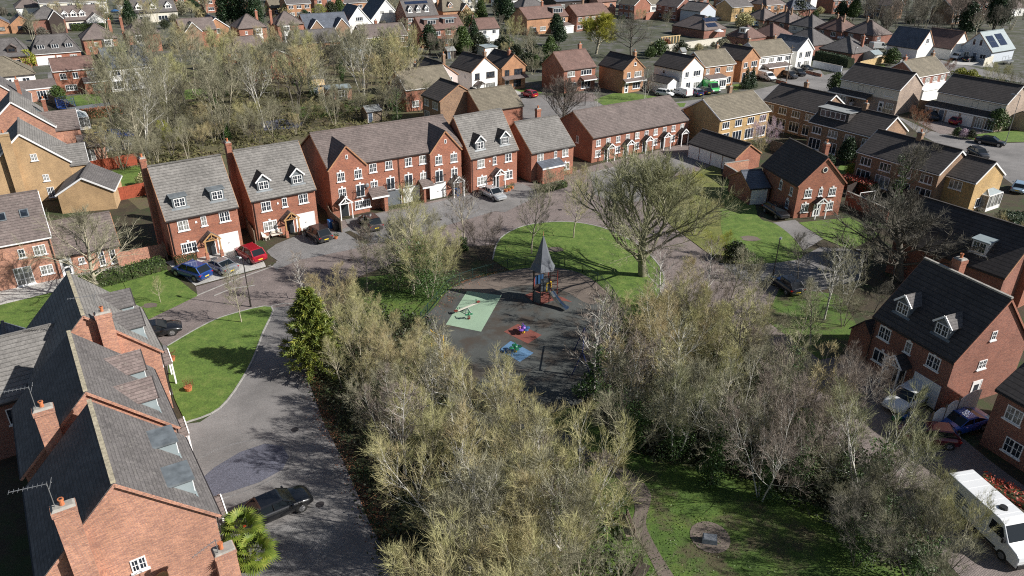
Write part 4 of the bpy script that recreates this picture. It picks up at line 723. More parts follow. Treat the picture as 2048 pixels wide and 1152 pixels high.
# panels lie on the right hip slope
kk = 3.4 / 5.0; n = Vector((kk, 0, 1)).normalized(); u = Vector((-1, 0, kk)).normalized()
for j in range(2):
    for i in range(5 if j else 4):
        c = Vector((14 - .6 - j * 2.0, 2.2 + i * 1.15 + (0 if j == 0 else -.2), 2.6 + kk * (.6 + j * 2.0) + .24)); a = Vector((0, 1.05, 0)); b = u * 1.7
        if j == 1: c = c + Vector((0, .8, 0))
        MB().hexa([c, c + a, c + a + b, c + b, c + n * .05, c + a + n * .05, c + a + b + n * .05, c + b + n * .05]).build('solar_panel', [M['solar']], hs)
far('by', 'yellow brick house with dark roof at the top right, left of the bungalow estate', (1465, 14.5), (1510, 12.5), rot=32, w=10.5, d=8, eh=5, rise=2.2, wall='yellow', roof='tgn', fascia=True, wins=[('F', 2.6, 1.4, .9, .9, 1, 1), ('F', 5.5, 3.3, 1, 1.1)])
far('bb', 'pale blue rendered gable house at the top, left of the yellow brick house', gab=((1398, 17), (1432, 20)), O=G(1432, 20, 4.4), rot=128, w=9, d=8.6, eh=4.4, rise=2.4, wall='blueg', roof='tgn')
far('bc', 'brown-roofed low house with white fascia behind the pale garden fence at the top', (1355, 10), (1396, 9), rot=33, w=9, d=7, eh=3, rise=2.4, wall='orange', roof='tr', fascia=True, wins=bw(9))
far('bd', 'low dormer bungalow with white dormer front behind the teal shed', O=G(1454, 70, 2.6), rot=-56, w=8, d=8, rise=3, roof='tr', name='bungalow', cat='bungalow', dorms=[dict(x=4.5, y0=1.3, wd=2.4, hd=1.3, typ='flat', rg=.1, rmat='felt', wmat='white', wwin=1.4, hwin=1.0)], **hw)
far('be', 'dark bungalow with white porch gable among trees at the top right', O=G(1582, 17, 3), rot=20, w=12, d=8, rise=3, roof='slate', name='bungalow', cat='bungalow', **hw)
hh = far('T8', 'pale blue-grey chalet house with four large solar panels at the far right', (1984, 104), (2034, 96), rot=33, w=12.0, d=8.8, eh=2.9, rise=4.4, wall='blueg', roof='leadl', wins=[('L', 2.4, .8, 1.4, 1.3), ('L', 6.8, .8, 1.6, 1.2), ('L', 3.6, 4.0, .8, 1.6, 1, 1), ('L', 5.4, 4.0, .8, 1.6, 1, 1)], doors=[('L', 4.6, dict(mat='doorb'))], solar=[(1.0, .7, 2, 2, 1.7, 1.8, 'F'), (5.8, .9, 2, 2, 1.7, 1.8, 'F')])
far('T8b', 'brown-roofed chalet with white gable among the bare trees at the right', gab=((1842, 92), (1900, 84)), O=G(1938, 92, 3), rot=124, w=9, d=9, eh=3, rise=4.0, wall='white', roof='tr')
far('T8c', 'white gable half hidden behind bare trees at the right', gab=((1835, 95), (1868, 92)), O=G(1868, 92, 3), rot=124, w=9, d=8, eh=3, rise=4.4, wall='white', roof='slate', wins=[('L', 4, 4, 1.4, 1.3, 2, 2)])
# back rows right up to the top edge: each its own house
rr = random.Random(5)
SP = [(40, 4, 'white'), (90, 0, 'cream'), (170, -3, 'white'), (250, 4, 'white'), (300, -6, 'cream'), (420, -8, 'red'), (480, -4, 'red'), (585, 2, 'orange'), (640, -8, 'red'), (700, 0, 'orange'), (862, -10, 'white'), (930, -10, 'cream'), (1015, -6, 'white'), (1070, -10, 'orange'),
      (1250, 0, 'red'), (1290, 4, 'white'), (1325, 2, 'red2'), (1385, -6, 'red'), (1440, -8, 'orange'), (1500, -4, 'red'), (1545, 4, 'orange'), (1590, -10, 'white'), (1680, -5, 'red'), (1745, 0, 'tan'), (1800, -8, 'red'), (1920, 14, 'tan'), (1965, 2, 'red2'), (2035, 12, 'white'), (1255, -18, 'tan'), (1000, -24, 'red'), (760, -24, 'white'), (560, -24, 'tan'), (360, -22, 'red'), (140, -22, 'orange'), (1180, -26, 'white'), (1480, -26, 'red'), (1860, -24, 'orange')]
TOPL = ['first far roof from the top left corner', 'second far roof from the top left corner', 'white far house above the three white chalet dormers', 'white far house above the grey-roofed row', 'cream far house above the grey-roofed row', 'red far house left of the dark cypress group', 'red far house just behind the dark cypress group', 'orange far house right of the dark cypress group', 'red far house above the slate bungalow', 'orange far house left of the large white steep gable',
        'white far house above the three-dormered roof', 'cream far house above the pale hip roof', 'white far house right of the tall green conifer', 'orange far house left of the dark blue building', 'red far house above the big bare street tree', 'white far house right of the big bare street tree top', 'brown far house above the terracotta wall', 'red far house above the pale blue gable', 'orange far house left of the yellow brick house top', 'red far house above the yellow brick house',
        'orange far house right of the yellow brick house', 'white far house above the dark bungalow among trees', 'red far house left of the telegraph pole top', 'tan far house behind the bare trees at top right', 'red far house behind the bare trees at top right', 'tan far house above the dark evergreen at the right', 'brown far house near the top right corner', 'white far house at the top right corner',
        'topmost tan roof above the big bare street tree', 'topmost red roof in the middle of the top edge', 'topmost white house above the large steep gable', 'topmost tan roof near the cypress group', 'topmost red roof left of centre', 'topmost orange roof near the left', 'topmost white house right of centre', 'topmost red roof right of centre', 'topmost orange roof at the right']
for i, ((u, v, wl), lb) in enumerate(zip(SP, TOPL)):
    ww = rr.uniform(8.5, 12); ty = rr.choice(['gable', 'gable', 'hip']); ro = rr.choice([34, 34, -56, 30])
    house('far%d' % i, lb, L=(u - 12, v + 6), Rr=(u + 12, v + 6), rot=ro, w=ww, d=8, eh=5 if i % 3 else 3, rise=3, wall=wl, roof=rr.choice(['tb', 'tgn', 'tr', 'tl']), typ=ty, fascia=True, wins=semi(ww, 3, 5, big=False) if i % 3 else bw(ww), chims=[ch(ww * .3, 4, 4, 8.8 if i % 3 else 6.8, mat='tan')])
# ---------------------------------------------------------------- ground sheets
def grassmat(name, a, b, c, soil=None, sc=.35):
    m, t, bs = newmat(name); bs.inputs['Roughness'].default_value = .9
    f = noise(t, sc, 8, rough=.7); o = ramp(t, f, [(.32, a), (.5, b), (.68, c)])
    f2 = noise(t, 6, 6, rough=.8); o = mixc(t, 1.0, o, ramp(t, f2, [(.3, [.6] * 3), (.7, [1.45] * 3)]), 'MULTIPLY')
    if soil:
        f3 = noise(t, .22, 7, rough=.7); o = mixc(t, ramp(t, f3, [(.5, (0, 0, 0)), (.6, (1, 1, 1))]), o, soil)
    t.links.new(o, bs.inputs['Base Color']); bump(t, bs, f2, .06, .8); return m
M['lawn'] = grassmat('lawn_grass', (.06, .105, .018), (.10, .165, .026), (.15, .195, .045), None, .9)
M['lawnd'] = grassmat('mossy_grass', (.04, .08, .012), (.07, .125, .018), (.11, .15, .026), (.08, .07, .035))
M['rough'] = grassmat('rough_olive_grass', (.09, .11, .025), (.15, .16, .04), (.20, .19, .06))
M['earth'] = grassmat('leaf_litter', (.03, .023, .014), (.055, .042, .024), (.04, .05, .016), (.035, .055, .014), .5)
M['garden'] = grassmat('garden_ground', (.045, .055, .025), (.07, .075, .045), (.10, .095, .08), (.125, .12, .115), .12); M['woodf'] = grassmat('wood_floor', (.07, .075, .03), (.11, .095, .05), (.10, .12, .03), (.12, .09, .055), .3); M['woodleaf'] = grassmat('wood_floor_leaves', (.06, .07, .02), (.11, .10, .04), (.14, .13, .05))
def asph(name, c, sp=.3, stain=.25, warm=None):
    m, t, b = newmat(name); b.inputs['Roughness'].default_value = .85
    f = noise(t, .18, 6, rough=.65); o = ramp(t, f, [(.3, [x * (1 - stain) for x in c]), (.7, [x * (1 + stain) for x in c])])
    f2 = noise(t, 14, 3, rough=.9); o = mixc(t, 1.0, o, ramp(t, f2, [(.3, [1 - sp] * 3), (.7, [1 + sp] * 3)]), 'MULTIPLY')
    if warm: f3 = noise(t, .35, 5); o = mixc(t, ramp(t, f3, [(.48, (0, 0, 0)), (.62, (1, 1, 1))]), o, warm)
    t.links.new(o, b.inputs['Base Color']); bump(t, b, f2, .01, .5); return m
M['asph'] = asph('tarmac', (.195, .185, .18), .35, .3); M['asphd'] = asph('dark_tarmac', (.085, .087, .09)); M['wet'] = asph('play_safety_surface', (.072, .076, .072), .3, .35, (.06, .048, .038))
M['slab'] = patterned('pale_paving_slabs', (.50, .49, .46), (.42, .41, .39), (.3, .29, .27), .6, .6, .015, .12)
M['pave'] = patterned('brown_block_paving', (.265, .215, .20), (.20, .165, .155), (.13, .11, .10), .2, .1, .012, .22)
M['paveg'] = patterned('grey_block_paving', (.27, .26, .255), (.20, .195, .195), (.13, .13, .13), .2, .1, .012, .25)
M['gravel'] = asph('blue_slate_gravel', (.105, .108, .138), .7, .2); M['pathm'] = asph('brown_path', (.15, .12, .10), .3); M['kerb'] = plain('kerb_stone', (.33, .32, .30), .9, var=.2)
def colmat(n, c): M[n] = asph(n, c, .2, .14)
colmat('mint_rubber_surface', (.28, .39, .28)); colmat('red_rubber_surface', (.19, .06, .045)); colmat('blue_rubber_surface', (.10, .20, .34))
def poly(name, pts, mat, z=.01, world=False, kind='structure', thick=0, label=None, cat=None):
    P = [Vector((*(p if world else G(*p)), 0)) for p in pts]
    tris = tessellate_polygon([P]); v = [(p.x, p.y, z) for p in P]; f = []
    for t in tris:
        a, b, c = (P[i] for i in t); f.append(tuple(t) if (b - a).cross(c - a).z > 0 else tuple(reversed(t)))
    if thick:
        n = len(v); v += [(p.x, p.y, z - thick) for p in P]
        area = sum(P[i].x * P[(i + 1) % n].y - P[(i + 1) % n].x * P[i].y for i in range(n))
        for i in range(n):
            j = (i + 1) % n; f.append((i, i + n, j + n, j) if area > 0 else (j, j + n, i + n, i))
    me = bpy.data.meshes.new(name); me.from_pydata(v, [], f); me.update(); uv = me.uv_layers.new(name='UVMap')
    for p in me.polygons:
        for li in p.loop_indices: c = me.vertices[me.loops[li].vertex_index].co; uv.data[li].uv = (c.x * .83 + c.y * .56, -c.x * .56 + c.y * .83)
    me.materials.append(M[mat]); o = link(name, me); tag(o, label, cat, None, kind); return o
def strip(name, pts, w, h, mat, world=False, z0=0, kind='structure', parent=None):
    P = [Vector((*(p if world else G(*p)), 0)) for p in pts]; m = MB()
    for a, b in zip(P[:-1], P[1:]):
        n = Vector((-(b - a).y, (b - a).x, 0)).normalized() * w / 2
        m.hexa([a - n + Vector((0, 0, z0)), b - n + Vector((0, 0, z0)), b + n + Vector((0, 0, z0)), a + n + Vector((0, 0, z0)), a - n + Vector((0, 0, h)), b - n + Vector((0, 0, h)), b + n + Vector((0, 0, h)), a + n + Vector((0, 0, h))])
    o = m.build(name, [M[mat]], parent); tag(o, kind=kind); return o
def smooth(pts, n=4):
    out = []
    for i in range(len(pts) - 1):
        p0 = pts[max(i - 1, 0)]; p1 = pts[i]; p2 = pts[i + 1]; p3 = pts[min(i + 2, len(pts) - 1)]
        for k in range(n):
            t = k / n; out.append(tuple(.5 * (2 * b + (c - a) * t + (2 * a - 5 * b + 4 * c - d) * t * t + (3 * b - a - 3 * c + d) * t ** 3) for a, b, c, d in zip(p0, p1, p2, p3)))
    return out + [pts[-1]]
poly('ground', [(-900, 5), (900, 5), (1100, 1500), (-1100, 1500)], 'garden', 0, True)
poly('ground', [(-120, 12), (120, 12), (120, 150), (-120, 150)], 'earth', .012, True)
poly('ground', [(190, 150), (560, 110), (880, 150), (1000, 260), (620, 330), (280, 420), (180, 330)], 'woodf', .02)
# main road and block-paved close
poly('pavement', [(292, 642), (395, 592), (392, 574), (545, 532), (560, 515), (640, 450), (760, 425), (920, 390), (1040, 360), (1090, 372), (1140, 345), (1190, 330), (1380, 285), (1480, 315), (1440, 340), (1360, 350), (1290, 370), (1290, 395), (1340, 450), (1440, 527), (1480, 550), (1450, 640), (1330, 600), (1262, 500), (1130, 470), (1000, 490), (870, 495), (780, 530), (700, 560), (640, 600), (597, 612), (540, 618), (456, 634), (332, 700)], 'pave', .024)
poly('road', [(540, 617), (597, 610), (592, 650), (598, 690), (616, 760), (645, 840), (690, 930), (745, 1060), (830, 1200), (300, 1200), (320, 1000), (360, 850), (400, 845), (445, 815), (495, 742), (526, 668)], 'asph', .034)
poly('road', [(545, 532), (560, 515), (640, 452), (655, 470), (760, 430), (870, 405), (960, 385), (1045, 368), (1080, 385), (1000, 420), (880, 455), (790, 478), (700, 500), (600, 520), (552, 540)], 'paveg', .034)
poly('road', [(1180, 345), (1400, 300), (1440, 318), (1350, 345), (1290, 372), (1290, 400), (1240, 410), (1190, 390)], 'asph', .034)
poly('road', [(1440, 527), (1490, 530), (1590, 520), (1640, 495), (1730, 500), (1720, 560), (1610, 590), (1560, 570), (1480, 560)], 'asph', .034)
poly('road', [(1455, 545), (1560, 565), (1640, 590), (1720, 720), (1880, 840), (1990, 930), (2100, 1010), (2100, 1200), (1960, 1200), (1830, 1050), (1720, 930), (1600, 830), (1530, 740), (1460, 640)], 'pave', .029)
poly('driveway', [(331, 524.6), (482, 490), (543, 531), (391, 572)], 'slab', .045)
poly('driveway', [(552, 444 + 45), (640, 452), (690, 490), (560, 525), (530, 505)], 'paveg', .045)
poly('driveway', [(1546, 446), (1590, 440), (1646, 478), (1608, 502), (1585, 476)], 'asph', .045)
poly('driveway', [(395, 965), (430, 935), (480, 905), (530, 888), (565, 893), (578, 915), (565, 940), (520, 965), (460, 985), (400, 1000)], 'gravel', .045)
strip('kerb', smooth([(395, 920), (440, 897), (500, 882), (545, 880), (580, 895), (585, 925), (560, 950), (500, 980), (430, 1003)]), .16, .05, 'paveg')
poly('driveway', [(470, 1100), (540, 1060), (600, 1035), (660, 1045), (690, 1090), (620, 1140), (520, 1152)], 'paveg', .045)
poly('path', [(325, 690), (350, 700), (362, 760), (385, 800), (345, 790)], 'paveg', .05)
# lawns
poly('lawn', [(240, 552), (331, 538), (396, 591), (292, 641), (258, 590)], 'lawn', .07, thick=.08)
LW2 = smooth([(335, 693), (400, 655), (456, 631), (543, 614), (526, 666), (495, 741), (440, 817), (372, 846)])
poly('lawn', LW2 + [(350, 800), (338, 760)], 'lawn', .07, thick=.08); strip('kerb', LW2, .14, .09, 'kerb')
poly('lawn', [(-40, 615), (110, 583), (240, 545), (258, 590), (200, 640), (60, 690), (-60, 720)], 'lawn', .03)
poly('patio', [(-20, 580), (120, 551), (225, 514), (300, 494), (335, 510), (240, 548), (110, 584), (-30, 618)], 'slab', .045)
isl = smooth([(985, 520), (1000, 478), (1050, 452), (1130, 444), (1205, 456), (1262, 482), (1300, 510), (1330, 560), (1300, 620)])
poly('lawn', isl + [(1250, 650), (1200, 620), (1120, 570), (1050, 560)], 'lawn', .07, thick=.08); strip('kerb', isl, .16, .09, 'kerb')
poly('lawn', smooth([(1452, 345), (1500, 352), (1515, 432), (1550, 448), (1585, 475), (1605, 505), (1590, 521), (1489, 528), (1455, 500), (1440, 430), (1452, 345)], 3), 'lawn', .07, thick=.08)
poly('lawn', [(1597, 446), (1700, 436), (1760, 470), (1700, 500), (1646, 478)], 'lawn', .07, thick=.08)
poly('grass_bank', [(1290, 385), (1440, 325), (1460, 500), (1489, 528), (1440, 525), (1340, 450)], 'rough', .06)
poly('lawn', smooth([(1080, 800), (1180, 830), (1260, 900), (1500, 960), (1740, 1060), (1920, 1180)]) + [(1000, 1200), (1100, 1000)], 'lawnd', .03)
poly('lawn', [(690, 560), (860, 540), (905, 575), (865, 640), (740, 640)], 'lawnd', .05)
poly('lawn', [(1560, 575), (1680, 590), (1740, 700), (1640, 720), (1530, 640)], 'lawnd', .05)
poly('soil_bed', [(511, 489), (520, 487), (553, 526), (533, 534)], 'earth', .06)
poly('soil_bed', [(690, 465), (700, 462), (742, 485), (730, 490)], 'earth', .06)
poly('driveway', [(690, 440), (770, 425), (800, 445), (745, 478), (705, 465)], 'asph', .05)
poly('driveway', [(950, 395), (1040, 368), (1082, 390), (1010, 425), (960, 420)], 'asph', .05)
# play area
poly('play_surface', smooth([(845, 640), (870, 615), (905, 576), (985, 550), (1080, 535), (1160, 547), (1215, 587), (1245, 640), (1235, 710), (1190, 790), (1100, 830)]) + [(1000, 820), (880, 720)], 'wet', .085)
poly('play_surface', [(934.5, 583.5), (1003.3, 592.5), (962.2, 665.1), (891.6, 650.8)], 'mint_rubber_surface', .097)
poly('play_surface', [(1035.8, 649.2), (1083.5, 671.8), (1055.8, 689), (1007.7, 665)], 'red_rubber_surface', .097)
poly('play_surface', [(1021.4, 683.6), (1067.3, 707.7), (1039.6, 725.6), (998.5, 701.4)], 'blue_rubber_surface', .097)
poly('play_surface', [(1048, 592), (1078, 582), (1125, 596), (1145, 606), (1112, 601), (1077, 612)], 'red_rubber_surface', .097)
# park path, soil ring and bench apron
poly('path', smooth([(1160, 905), (1222, 945), (1258, 985), (1270, 1020), (1262, 1060), (1290, 1100), (1320, 1160)]) + smooth([(1352, 1160), (1315, 1100), (1292, 1050), (1300, 1010), (1300, 985), (1270, 950), (1200, 905)])[0:], 'pathm', .05)
poly('path', smooth([(845, 660), (880, 740), (930, 800), (1000, 840), (1120, 860), (1200, 920)]) + smooth([(1175, 925), (1100, 880), (990, 860), (910, 815), (860, 750), (825, 670)]), 'asphd', .042)
cx, cy = G(1420, 1075)
poly('soil_bed', [(cx + 1.25 * math.cos(a * .35), cy + 1.35 * math.sin(a * .35)) for a in range(18)], 'pathm', .055, True)
# streets behind
poly('road', [(1000, 205), (1085, 190), (1200, 203), (1330, 207), (1470, 190), (1560, 168), (1650, 150), (1695, 140), (1710, 155), (1680, 175), (1610, 195), (1540, 215), (1400, 235), (1190, 262), (1090, 272), (1040, 245)], 'asph', .03)
poly('pavement', [(1560, 158), (1600, 145), (1640, 140), (1650, 152), (1590, 172)], 'asph', .035)
poly('driveway', [(1000, 183), (1045, 178), (1060, 192), (1010, 200)], 'slab', .04)
poly('driveway', [(1140, 188), (1185, 186), (1200, 203), (1120, 204)], 'pave', .04)
poly('lawn', [(1187, 200), (1225, 187), (1268, 187), (1335, 197), (1300, 210), (1215, 215)], 'lawn', .05)
poly('lawn', [(1030, 180), (1062, 176), (1085, 186), (1062, 192)], 'lawn', .05)
poly('lawn', [(1450, 172), (1478, 168), (1488, 176), (1470, 181)], 'lawn', .05)
poly('lawn', [(1345, 207), (1372, 206), (1368, 214), (1348, 214)], 'lawn', .05)
poly('road', [(1760, 112), (1830, 106), (1900, 125), (2100, 168), (2100, 200), (1960, 172), (1890, 150), (1820, 128)], 'asph', .03)
poly('driveway', [(1920, 112), (1990, 118), (1985, 135), (1900, 128)], 'slab', .04)
poly('road', [(1790, 230), (1860, 262), (1900, 270), (1975, 288), (2060, 285), (2100, 300), (2100, 420), (2040, 380), (2000, 350), (1900, 300), (1840, 270)], 'asph', .03)
poly('driveway', [(1835, 245), (1880, 236), (1988, 258), (1975, 268), (1880, 268)], 'pave', .04)
poly('driveway', [(1690, 190), (1790, 222), (1800, 236), (1740, 232), (1680, 205)], 'asph', .04)
poly('lawn', [(1935, 276), (1960, 268), (2060, 258), (2060, 284), (1970, 286)], 'lawn', .05)
poly('lawn', [(1905, 118 + 35), (1925, 150), (1935, 156), (1912, 160)], 'lawnd', .05)
poly('lawn', [(128, 194), (200, 186), (207, 208), (150, 216)], 'lawn', .05)
poly('lawn', [(205, 346), (285, 330), (292, 372), (228, 384)], 'lawn', .05)
poly('lawn', [(735, 122), (830, 112), (842, 126), (770, 136)], 'lawn', .05)
poly('lawn', [(600, 215), (740, 196), (752, 214), (640, 236), (570, 238)], 'lawnd', .05)
poly('lawn', [(370, 180), (420, 176), (430, 196), (365, 200)], 'lawn', .05)
poly('lawn', [(1680, 330), (1720, 338), (1740, 372), (1690, 378), (1670, 350)], 'lawn', .05)
poly('lawn', [(1700, 133), (1770, 128), (1770, 135), (1705, 140)], 'lawn', .05)
poly('pond', [(520, 245), (560, 238), (606, 244), (600, 256), (530, 262)], 'gravel', .05)
poly('road', [(95, 148), (110, 138), (158, 136), (110, 176), (100, 200)], 'asph', .04)
poly('road', [(-40, -20), (300, -36), (700, -44), (700, -47), (300, -40), (-40, -25)], 'asph', .04)

poly('play_surface', smooth([(905, 578), (985, 552), (1080, 538), (1160, 550), (1213, 588), (1180, 610), (1120, 580), (1040, 572), (960, 590), (905, 578)]), 'pathm', .092)

for pp in ([(393, 592), (470, 560), (546, 533)], [(543, 612), (570, 607), (598, 609)], [(428, 592), (462, 578), (510, 571)], [(1190, 345), (1290, 318), (1400, 300)], [(1440, 528), (1490, 532), (1590, 522)]): strip('kerb', pp, .14, .055, 'kerb')
for (u, v) in ((566, 690), (700, 520), (590, 860), (640, 1010), (480, 590), (880, 440), (1120, 420), (1340, 480), (1500, 545), (1720, 900)):
    a, b = G(u, v); poly('drain_cover', [(a + .3 * math.cos(t * .785), b + .3 * math.sin(t * .785)) for t in range(8)], 'gutter', .045, True)
for (u, v, w_) in ((560, 740, 1.5), (620, 950, 2.2), (700, 480, 1.6)):
    a, b = G(u, v); poly('road_patch', [(a - w_, b - .6), (a + w_, b - .4), (a + w_, b + .7), (a - w_, b + .5)], 'asphd' if u == 520 else 'paveg', .04, True)

for (u, v, w_) in ((1500, 478, 1.1), (1110, 500, .9), (300, 612, .7)):
    a, b = G(u, v); poly('soil_patch', [(a + w_ * (1 + .3 * math.sin(3 * t)) * math.cos(t * .524), b + w_ * .8 * math.sin(t * .524)) for t in range(12)], 'pathm', .082, True)
# ---------------------------------------------------------------- trees: tapered limbs grown level by level, fine twigs as thin blades
def barkmat(name, a, b, sc=3):
    m, t, bs = newmat(name); bs.inputs['Roughness'].default_value = .9
    f = noise(t, sc, 6, rough=.7); t.links.new(ramp(t, f, [(.35, a), (.62, b)]), bs.inputs['Base Color']); return m
M['bark'] = barkmat('grey_brown_bark', (.24, .21, .15), (.48, .44, .33)); M['barkd'] = barkmat('dark_bark', (.07, .06, .05), (.15, .135, .11)); M['barko'] = barkmat('mossy_bark', (.13, .125, .075), (.26, .25, .16)); M['birch'] = barkmat('pale_birch_bark', (.42, .40, .36), (.66, .64, .59), 5)
def twigmat(name, a, b, c=None):
    m, t, bs = newmat(name); bs.inputs['Roughness'].default_value = .85
    oi = t.nodes.new('ShaderNodeObjectInfo'); f = noise(t, .5, 4)
    s = nd(t, 'ShaderNodeMath', operation='MULTIPLY_ADD'); t.links.new(oi.outputs['Random'], s.inputs[0]); s.inputs[1].default_value = .35; t.links.new(f, s.inputs[2])
    st = [(.4, a), (.85, b)] if not c else [(.35, a), (.62, b), (.9, c)]
    t.links.new(ramp(t, s.outputs[0], st), bs.inputs['Base Color']); return m
M['twig'] = twigmat('straw_olive_twigs', (.27, .265, .11), (.43, .41, .20), (.42, .34, .19)); M['twigo'] = twigmat('mossy_olive_twigs', (.20, .205, .095), (.31, .31, .175)); M['twigg'] = twigmat('grey_straw_twigs', (.20, .19, .12), (.31, .295, .20)); M['twigd'] = twigmat('dark_grey_twigs', (.12, .11, .088), (.20, .185, .145))
M['twigp'] = twigmat('purple_grey_twigs', (.19, .155, .13), (.29, .24, .20)); M['willow'] = twigmat('willow_green_shoots', (.26, .28, .03), (.40, .38, .06)); M['red_twig'] = twigmat('rust_twigs', (.20, .09, .05), (.32, .15, .08)); M['blossom'] = twigmat('pale_pink_blossom', (.50, .38, .44), (.70, .58, .62)); M['blossomd'] = twigmat('pink_blossom', (.35, .16, .22), (.50, .27, .33))
def leafmat(name, a, b, c, tr=0):
    m, t, bs = newmat(name); bs.inputs['Roughness'].default_value = .55
    oi = t.nodes.new('ShaderNodeObjectInfo'); f = noise(t, 1.3, 5, rough=.8); t.links.new(ramp(t, f, [(.3, a), (.5, b), (.7, c)]), bs.inputs['Base Color'])
    return m
M['ivy'] = leafmat('ivy_leaves', (.025, .055, .015), (.055, .11, .025), (.10, .17, .04)); M['conif'] = leafmat('dark_conifer_needles', (.012, .03, .012), (.022, .05, .016), (.04, .075, .02)); M['coniy'] = leafmat('golden_conifer_needles', (.05, .09, .018), (.14, .18, .03), (.36, .33, .05))
M['hedge'] = leafmat('hedge_leaves', (.03, .06, .015), (.06, .10, .02), (.10, .15, .03)); M['lime'] = leafmat('yellow_green_leaves', (.12, .16, .02), (.26, .28, .03), (.42, .38, .04)); M['redleaf'] = leafmat('red_new_leaves', (.05, .07, .02), (.35, .05, .03), (.55, .08, .04))
M['beech'] = leafmat('rust_leaves', (.14, .05, .025), (.26, .10, .05), (.38, .17, .08)); M['bramble'] = leafmat('undergrowth_leaves', (.012, .02, .006), (.028, .042, .012), (.07, .06, .03)); M['yellowfl'] = leafmat('yellow_flowers', (.3, .25, .02), (.6, .45, .03), (.75, .6, .05))
def rv(rg): v = rg.normal(size=3); return v / np.linalg.norm(v)
def grow(rg, p, d, L, n, wob, up):
    """polyline of n+1 points"""
    P = [p]; s = L / n
    for i in range(n):
        d = d + rg.normal(size=3) * wob; d[2] += up; d = d / np.linalg.norm(d); P.append(P[-1] + d * s)
    return np.array(P), d
def tube(V, F, P, r0, r1, k):
    n = len(P); b = len(V)
    for i in range(n):
        d = P[min(i + 1, n - 1)] - P[max(i - 1, 0)]; d = d / (np.linalg.norm(d) + 1e-9)
        u = np.cross(d, (0.3, .2, 1.0)); u /= np.linalg.norm(u) + 1e-9; w = np.cross(d, u); r = r0 + (r1 - r0) * i / (n - 1)
        for j in range(k): a = 2 * math.pi * j / k; V.append(P[i] + (u * math.cos(a) + w * math.sin(a)) * r)
    for i in range(n - 1):
        for j in range(k): F.append((b + i * k + j, b + i * k + (j + 1) % k, b + (i + 1) * k + (j + 1) % k, b + (i + 1) * k + j))
def npmesh(name, V, F, mat, smooth=False):
    me = bpy.data.meshes.new(name); V = np.asarray(V, dtype=np.float32); F = np.asarray(F, dtype=np.int32); k = F.shape[1]
    me.vertices.add(len(V)); me.vertices.foreach_set('co', V.ravel()); me.loops.add(F.size); me.loops.foreach_set('vertex_index', F.ravel())
    me.polygons.add(len(F)); me.polygons.foreach_set('loop_start', np.arange(len(F), dtype=np.int32) * k)
    me.polygons.foreach_set('loop_total', np.full(len(F), k, dtype=np.int32))
    me.update(calc_edges=True); me.materials.append(mat)
    if smooth: me.polygons.foreach_set('use_smooth', np.ones(len(F), dtype=bool))
    return me
def twigs(rg, S_, D_, L, w, bend=.5, up=.15):
    D_ = np.array(D_)
    """thin two-quad blades from starts S_ along D_ with lengths L"""
    n = len(S_); D_ = D_ / np.linalg.norm(D_, axis=1, keepdims=True); B = rg.normal(size=(n, 3)) * bend; B[:, 2] += up
    D2 = D_ + B; D2 /= np.linalg.norm(D2, axis=1, keepdims=True); U = np.cross(D_, rg.normal(size=(n, 3))); U /= np.linalg.norm(U, axis=1, keepdims=True)
    L = L[:, None]; P1 = S_ + D_ * L * .5; P2 = P1 + D2 * L * .5; W_ = w[:, None] if hasattr(w, 'shape') else w
    V = np.stack([S_ - U * W_, S_ + U * W_, P1 + U * W_ * .75, P1 - U * W_ * .75, P2 + U * W_ * .3, P2 - U * W_ * .3], 1).reshape(-1, 3)
    b = (np.arange(n) * 6)[:, None]; F = np.concatenate([b + np.array([[0, 1, 2, 3]]), b + np.array([[3, 2, 4, 5]])], 0); return V, F
